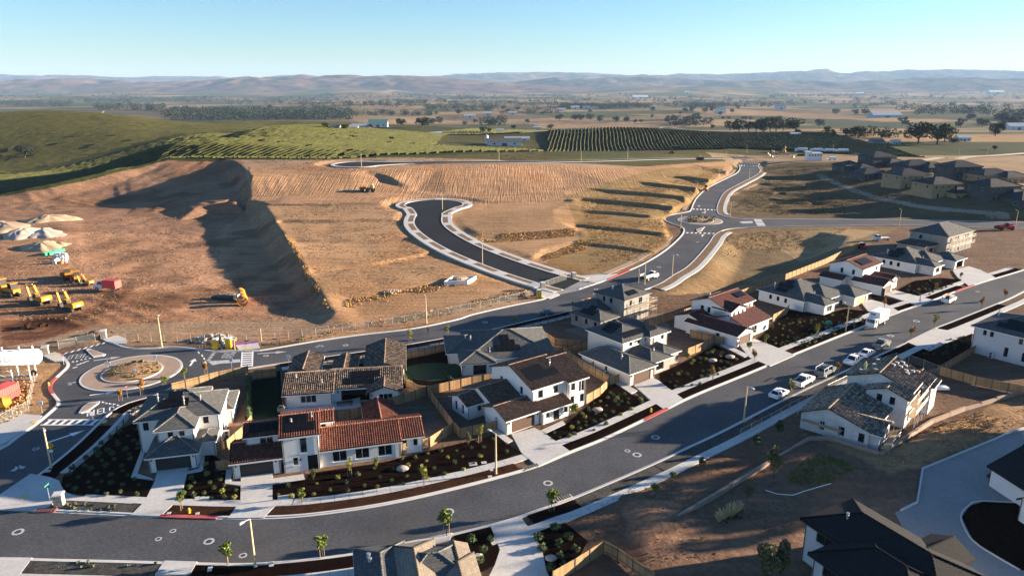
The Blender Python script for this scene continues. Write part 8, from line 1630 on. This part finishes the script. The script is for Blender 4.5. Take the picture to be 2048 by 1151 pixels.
for a in ((190, 330, 210, 222, 60, 9), (330, 700, 222, 240, 260, 12), (450, 900, 200, 212, 70, 6), (900, 1300, 206, 216, 60, 7), (1300, 1560, 206, 214, 60, 8), (1560, 1800, 200, 212, 40, 7), (1700, 2048, 206, 222, 50, 8), (150, 420, 196, 206, 60, 5), (950, 1010, 240, 252, 14, 12), (1330, 1420, 244, 252, 16, 11), (1690, 1790, 266, 276, 16, 12), (0, 150, 203, 214, 110, 11), (170, 260, 200, 206, 30, 6), (1120, 1300, 213, 217, 90, 11), (1380, 1460, 211, 215, 50, 9), (600, 850, 206, 214, 60, 7), (870, 1310, 190, 204, 90, 5), (1540, 1700, 190, 194, 60, 8), (1700, 2048, 186, 200, 90, 7), (2000, 2060, 228, 250, 40, 18), (700, 860, 226, 232, 40, 7), (350, 640, 196, 204, 60, 4), (640, 900, 190, 198, 50, 4), (850, 1000, 214, 222, 50, 8), (1000, 1120, 222, 228, 30, 7), (1830, 1990, 222, 230, 35, 8), (1300, 1560, 196, 206, 50, 5), (900, 960, 195, 200, 20, 5), (0, 300, 186, 198, 60, 3)): belt(*a)
tag(b.build('treeline', 'leaf_oak'), 'dark tree belts and hedgerows across the valley', 'treeline', None, 'stuff')
# ================================================================== far buildings
def barn(p, wp, hp, label, wall='far_white', roof='metal_roof', deep=.5, ang=5, name='barn', pitch=.28):
    q = hit(*p); s = math.hypot(q[0], q[1]); w_ = wp / FPX * s; h_ = max(2.5, hp / FPX * s); d = w_ * deep; e = thing(name, label, 'building', (q[0], q[1], q[2] - .5), R(ang))
    m = MB(); m.box(-w_ / 2, w_ / 2, -d / 2, d / 2, -1, h_); r = d / 2 * pitch * 2; m.face([(w_ / 2, -d / 2, h_), (w_ / 2, d / 2, h_), (w_ / 2, 0, h_ + r)]); m.face([(-w_ / 2, d / 2, h_), (-w_ / 2, -d / 2, h_), (-w_ / 2, 0, h_ + r)]); m.build('wall', wall, e)
    o = .5; rb = MB()
    for sg in (-1, 1): f = [(-w_ / 2 - o, sg * (d / 2 + o), h_ - .1), (w_ / 2 + o, sg * (d / 2 + o), h_ - .1), (w_ / 2 + o, 0, h_ + r + .12), (-w_ / 2 - o, 0, h_ + r + .12)]; rb.face(f if sg < 0 else f[::-1])
    rb.build('roof', roof, e); MB().box(-w_ * .08, w_ * .08, -d / 2 - .06, -d / 2, 0, h_ * .7).build('door', 'far_roof', e)
    for x in (-.3, .3): MB().box(w_ * x - .9, w_ * x + .9, -d / 2 - .05, -d / 2, h_ * .4, h_ * .7).build('window', 'glass', e)
for a in (((1008, 290), 66, 8, 'long dark roofed winery shed in the vineyard hollow', 'far_white', 'far_roof', .35), ((1034, 281), 48, 5, 'pale open sided shed behind the winery', 'far_white', 'metal_roof', .25), ((757, 253), 36, 7, 'white barn with teal roof above the vineyard', 'far_white', 'teal_roof', .7), ((722, 256), 34, 5, 'low grey roofed shed beside the white barn', 'far_white', 'metal_roof', .4), ((671, 258), 18, 6, 'small white farmhouse with dark roof', 'far_white', 'far_roof', .8), ((708, 258), 16, 5, 'white cottage beside the green tree', 'far_white', 'metal_roof', .8), ((1768, 235), 52, 5, 'long pale barn in the golden field', 'metal_roof', 'metal_roof', .4), ((2030, 260), 34, 7, 'pale metal barn at the edge of the grove', 'far_white', 'metal_roof', .5), ((1924, 282), 22, 7, 'open pole shed beside the farm trees', 'far_white', 'metal_roof', .6), ((1440, 227), 18, 7, 'white two storey farmhouse with green gable', 'far_white', 'teal_roof', .6), ((1560, 219), 16, 6, 'grey farmhouse among the hedges', 'far_white', 'far_roof', .7), ((940, 235), 22, 4, 'low pale farm sheds in the tan yard', 'far_white', 'metal_roof', .4), ((975, 230), 18, 4, 'cream shed beside the tan yard', 'stucco_cream', 'metal_roof', .5), ((1025, 229), 18, 4, 'long cream shed in the golden field', 'stucco_cream', 'metal_roof', .4), ((1122, 222), 17, 4, 'white shed at the golden field edge', 'far_white', 'metal_roof', .4), ((1150, 218), 16, 4, 'white roofed sheds beside the tree belt', 'far_white', 'metal_roof', .5), ((1172, 217), 14, 4, 'white house beside the tree belt', 'far_white', 'far_roof', .6), ((1190, 218), 14, 3, 'low white house past the tree belt', 'far_white', 'far_roof', .6), ((1280, 197), 30, 3, 'long distant white warehouse roof', 'far_white', 'far_white', .4), ((1374, 187), 8, 3, 'tiny white house across the valley', 'far_white', 'far_white', .6), ((1990, 188), 26, 3, 'long distant white packing shed', 'far_white', 'far_white', .4), ((1718, 190), 16, 3, 'distant white shed before the foothills', 'far_white', 'far_white', .4), ((1075, 258), 14, 4, 'white roofed shed at the crest of the vineyard', 'far_white', 'metal_roof', .5), ((1000, 263), 14, 4, 'small white pump house at the pond', 'far_white', 'metal_roof', .6), ((1752, 290), 22, 7, 'brown farm shed with porch below the oaks', 'render_raw', 'far_roof', .7), ((1790, 287), 14, 5, 'small white cabin beside the farm shed', 'far_white', 'metal_roof', .7), ((1590, 246 + 25), 18, 4, 'white trailer home under the oaks', 'far_white', 'metal_roof', .4)): barn(*a)
q = hit(973, 287); e = thing('silo', 'white steel silo beside the winery shed', 'silo', q); MB().tube((0, 0, 0), (0, 0, 6.5), 1.7, 1.7, 14).build('shell', 'far_white', e); MB().tube((0, 0, 6.5), (0, 0, 7.6), 1.7, .2, 14).build('cone_roof', 'metal_roof', e)
pm = MB(); pm.prism([(POND[0] + 41 * math.cos(a), POND[1] + 58 * math.sin(a)) for a in np.linspace(0, 2 * math.pi, 40)[:-1]], POND[2] - .3, POND[2] - .3); tag(struct(pm.build('pond_water', 'water')), 'small still farm pond beyond the vineyard')
# site compound by the third roundabout
e = thing('site_office', 'white site office container with roof plant by the third roundabout', 'container', hit(1626, 321), R(6)); MB().box(-5.2, 5.2, -2.2, 2.2, .2, 5.6).build('cabin', 'white_paint', e); MB().box(-5.3, -2.6, -2.3, 4, 5.6, 6.3).build('roof_box', 'offwhite', e)
for k in range(5): MB().box(-4.4 + k * 2, -3.4 + k * 2, -2.24, -2.2, 3.2, 4.4).build('window', 'glass', e); MB().box(-5.2 + k * 2.1, -5.1 + k * 2.1, -2.23, -2.2, .3, 5.5).build('rib', 'offwhite', e)
for k, (p, lab) in enumerate((((1604, 304), 'white tank trailer first in the compound row'), ((1634, 305), 'white tank trailer second in the compound row'), ((1659, 306), 'white tank trailer third in the compound row'), ((1685, 306), 'white tank trailer last in the compound row'))):
    e = veh('tank_trailer', lab, 'trailer', *p, 175); MB().tube((-4, 0, 2.2), (3.4, 0, 2.2), 1.3, 1.3, 14).build('tank', 'white_paint', e); MB().box(-4, 4.6, -.6, .6, .6, 1.0).build('chassis', 'steel_dark', e); car_body(e, [(3.8, .6), (5.6, .6), (5.7, 1.5), (5.3, 2.9), (3.8, 3.0)], 1.1, 'white_paint'); wheels(e, (-3, -1.8, 4.7), 1.15, .5, .4)
e = veh('site_truck', 'dark pickup parked beyond the tank trailers', 'pickup', 1712, 311, 170); car_body(e, [(-2.8, .5), (2.8, .5), (2.8, 1.2), (-2.8, 1.2)], .95, 'grey_paint'); cabin(e, (-.7, 1.4), (-.5, .8), 1.2, 1.9, .88, .72, 'grey_paint'); wheels(e, (-1.8, 1.8), .96, .42)
e = veh('white_van', 'white van beside the compound soil heap', 'van', 1664, 320, 175); car_body(e, [(-2.8, .5), (2.8, .5), (2.9, 1.2), (2.0, 2.2), (-2.8, 2.3)], 1.0, 'white_paint'); wheels(e, (-1.8, 1.8), 1.0, .4); MB().box(2.1, 2.5, -.8, .8, 1.3, 2.0).build('windscreen', 'glass', e)
pile(1605, 311, 4.5, 1.8, 'mulch', 'dark soil heap in the compound', 1.6, 12); rg2 = random.Random(8)
for k in range(14):
    x, y = 1535 + rg2.uniform(0, 60), 304 + rg2.uniform(0, 12); b = MB(); s = rg2.uniform(.6, 1.4); b.box(-s, s, -s * .6, s * .6, 0, s); b.box(-s * .6, s * .6, -s * .4, s * .4, s, s * 1.4); o = b.build('material_crate', rg2.choice(('offwhite', 'timber', 'straw_pale', 'cat_yellow'))); o.location = hit(x, y); o.rotation_euler = (0, 0, rg2.uniform(0, 3)); tag(o, 'stacked material crate in the compound yard', 'crate', 'material crates in the compound')
excavator(1568, 305, 60, 'tan excavator among the compound crates', .9); e = veh('screening_plant', 'dark screening plant parked before the vineyard', 'machine', 1355, 300, 0); MB().box(-5, 2, -1.4, 1.4, 1.4, 3.4).build('hopper', 'steel_dark', e); MB().beam((2, 0, 2.5), (6.5, 0, 4.6), 1.2, .3).build('conveyor', 'steel_dark', e); tracks(e, 4, 1.3, .6, .6)
dozer(1343, 307, 180, 'small dozer beside the screening plant', .8); e = veh('paver', 'dark asphalt paver on the upper road end', 'paver', 1400, 320, 5); MB().box(-2.6, 2.4, -1.3, 1.3, .7, 1.9).build('body', 'steel_dark', e); MB().box(-.8, .8, -1.2, 1.2, 2.8, 2.95).build('canopy', 'orange', e); tracks(e, 3, .9, .5, .45)
for s in (-.7, .7): MB().tube((s, 1, 1.9), (s, 1, 2.8), .06, .06, 6).build('canopy_post', 'steel_dark', e)
# pale tracks in the middle distance
def track(pts, wd, label, m='track'):
    l = smooth([hit(*p) for p in pts], 8); b = MB(); A, B = offset(l, wd / 2), offset(l, -wd / 2); z = lambda p: hz(p[0], p[1]) + .45
    for i in range(len(l) - 1): b.face([(*A[i][:2], z(A[i])), (*B[i][:2], z(B[i])), (*B[i + 1][:2], z(B[i + 1])), (*A[i + 1][:2], z(A[i + 1]))])
    tag(struct(b.build('dirt_road', m)), label)
mat('track', (.42, .33, .24), 1, .15, .05)
track([(2070, 306), (1990, 312), (1930, 316), (1860, 320), (1800, 326)], 7, 'pale dirt road behind the framed houses'); track([(195, 233), (205, 226), (215, 219)], 6, 'straight farm lane between vineyards'); track([(1060, 262), (1200, 258), (1330, 254), (1450, 263), (1560, 272)], 4, 'thin pale lane behind the striped vineyard'); track([(1300, 229), (1380, 232), (1450, 236)], 7, 'pale lane to the white farmhouse')

# tall trees added out of view beyond the court, to shade street and lot
for x, y, h_, k in ((104, 85, 11, 0), (112, 99, 19, 1), (119, 104, 22, 4), (113, 107, 20, 1), (98, 77, 12, 1), (100, 69, 13, 4)):
    e = thing('added_shade_tree', 'tall dark tree added out of view to shade the street', 'tree', (x, y, 0), x * 1.3, 'added shade trees out of view'); e.scale = (h_ * .8, h_ * .8, h_); link('trunk', OAK[k][0], e); link('crown', OAK[k][1], e)
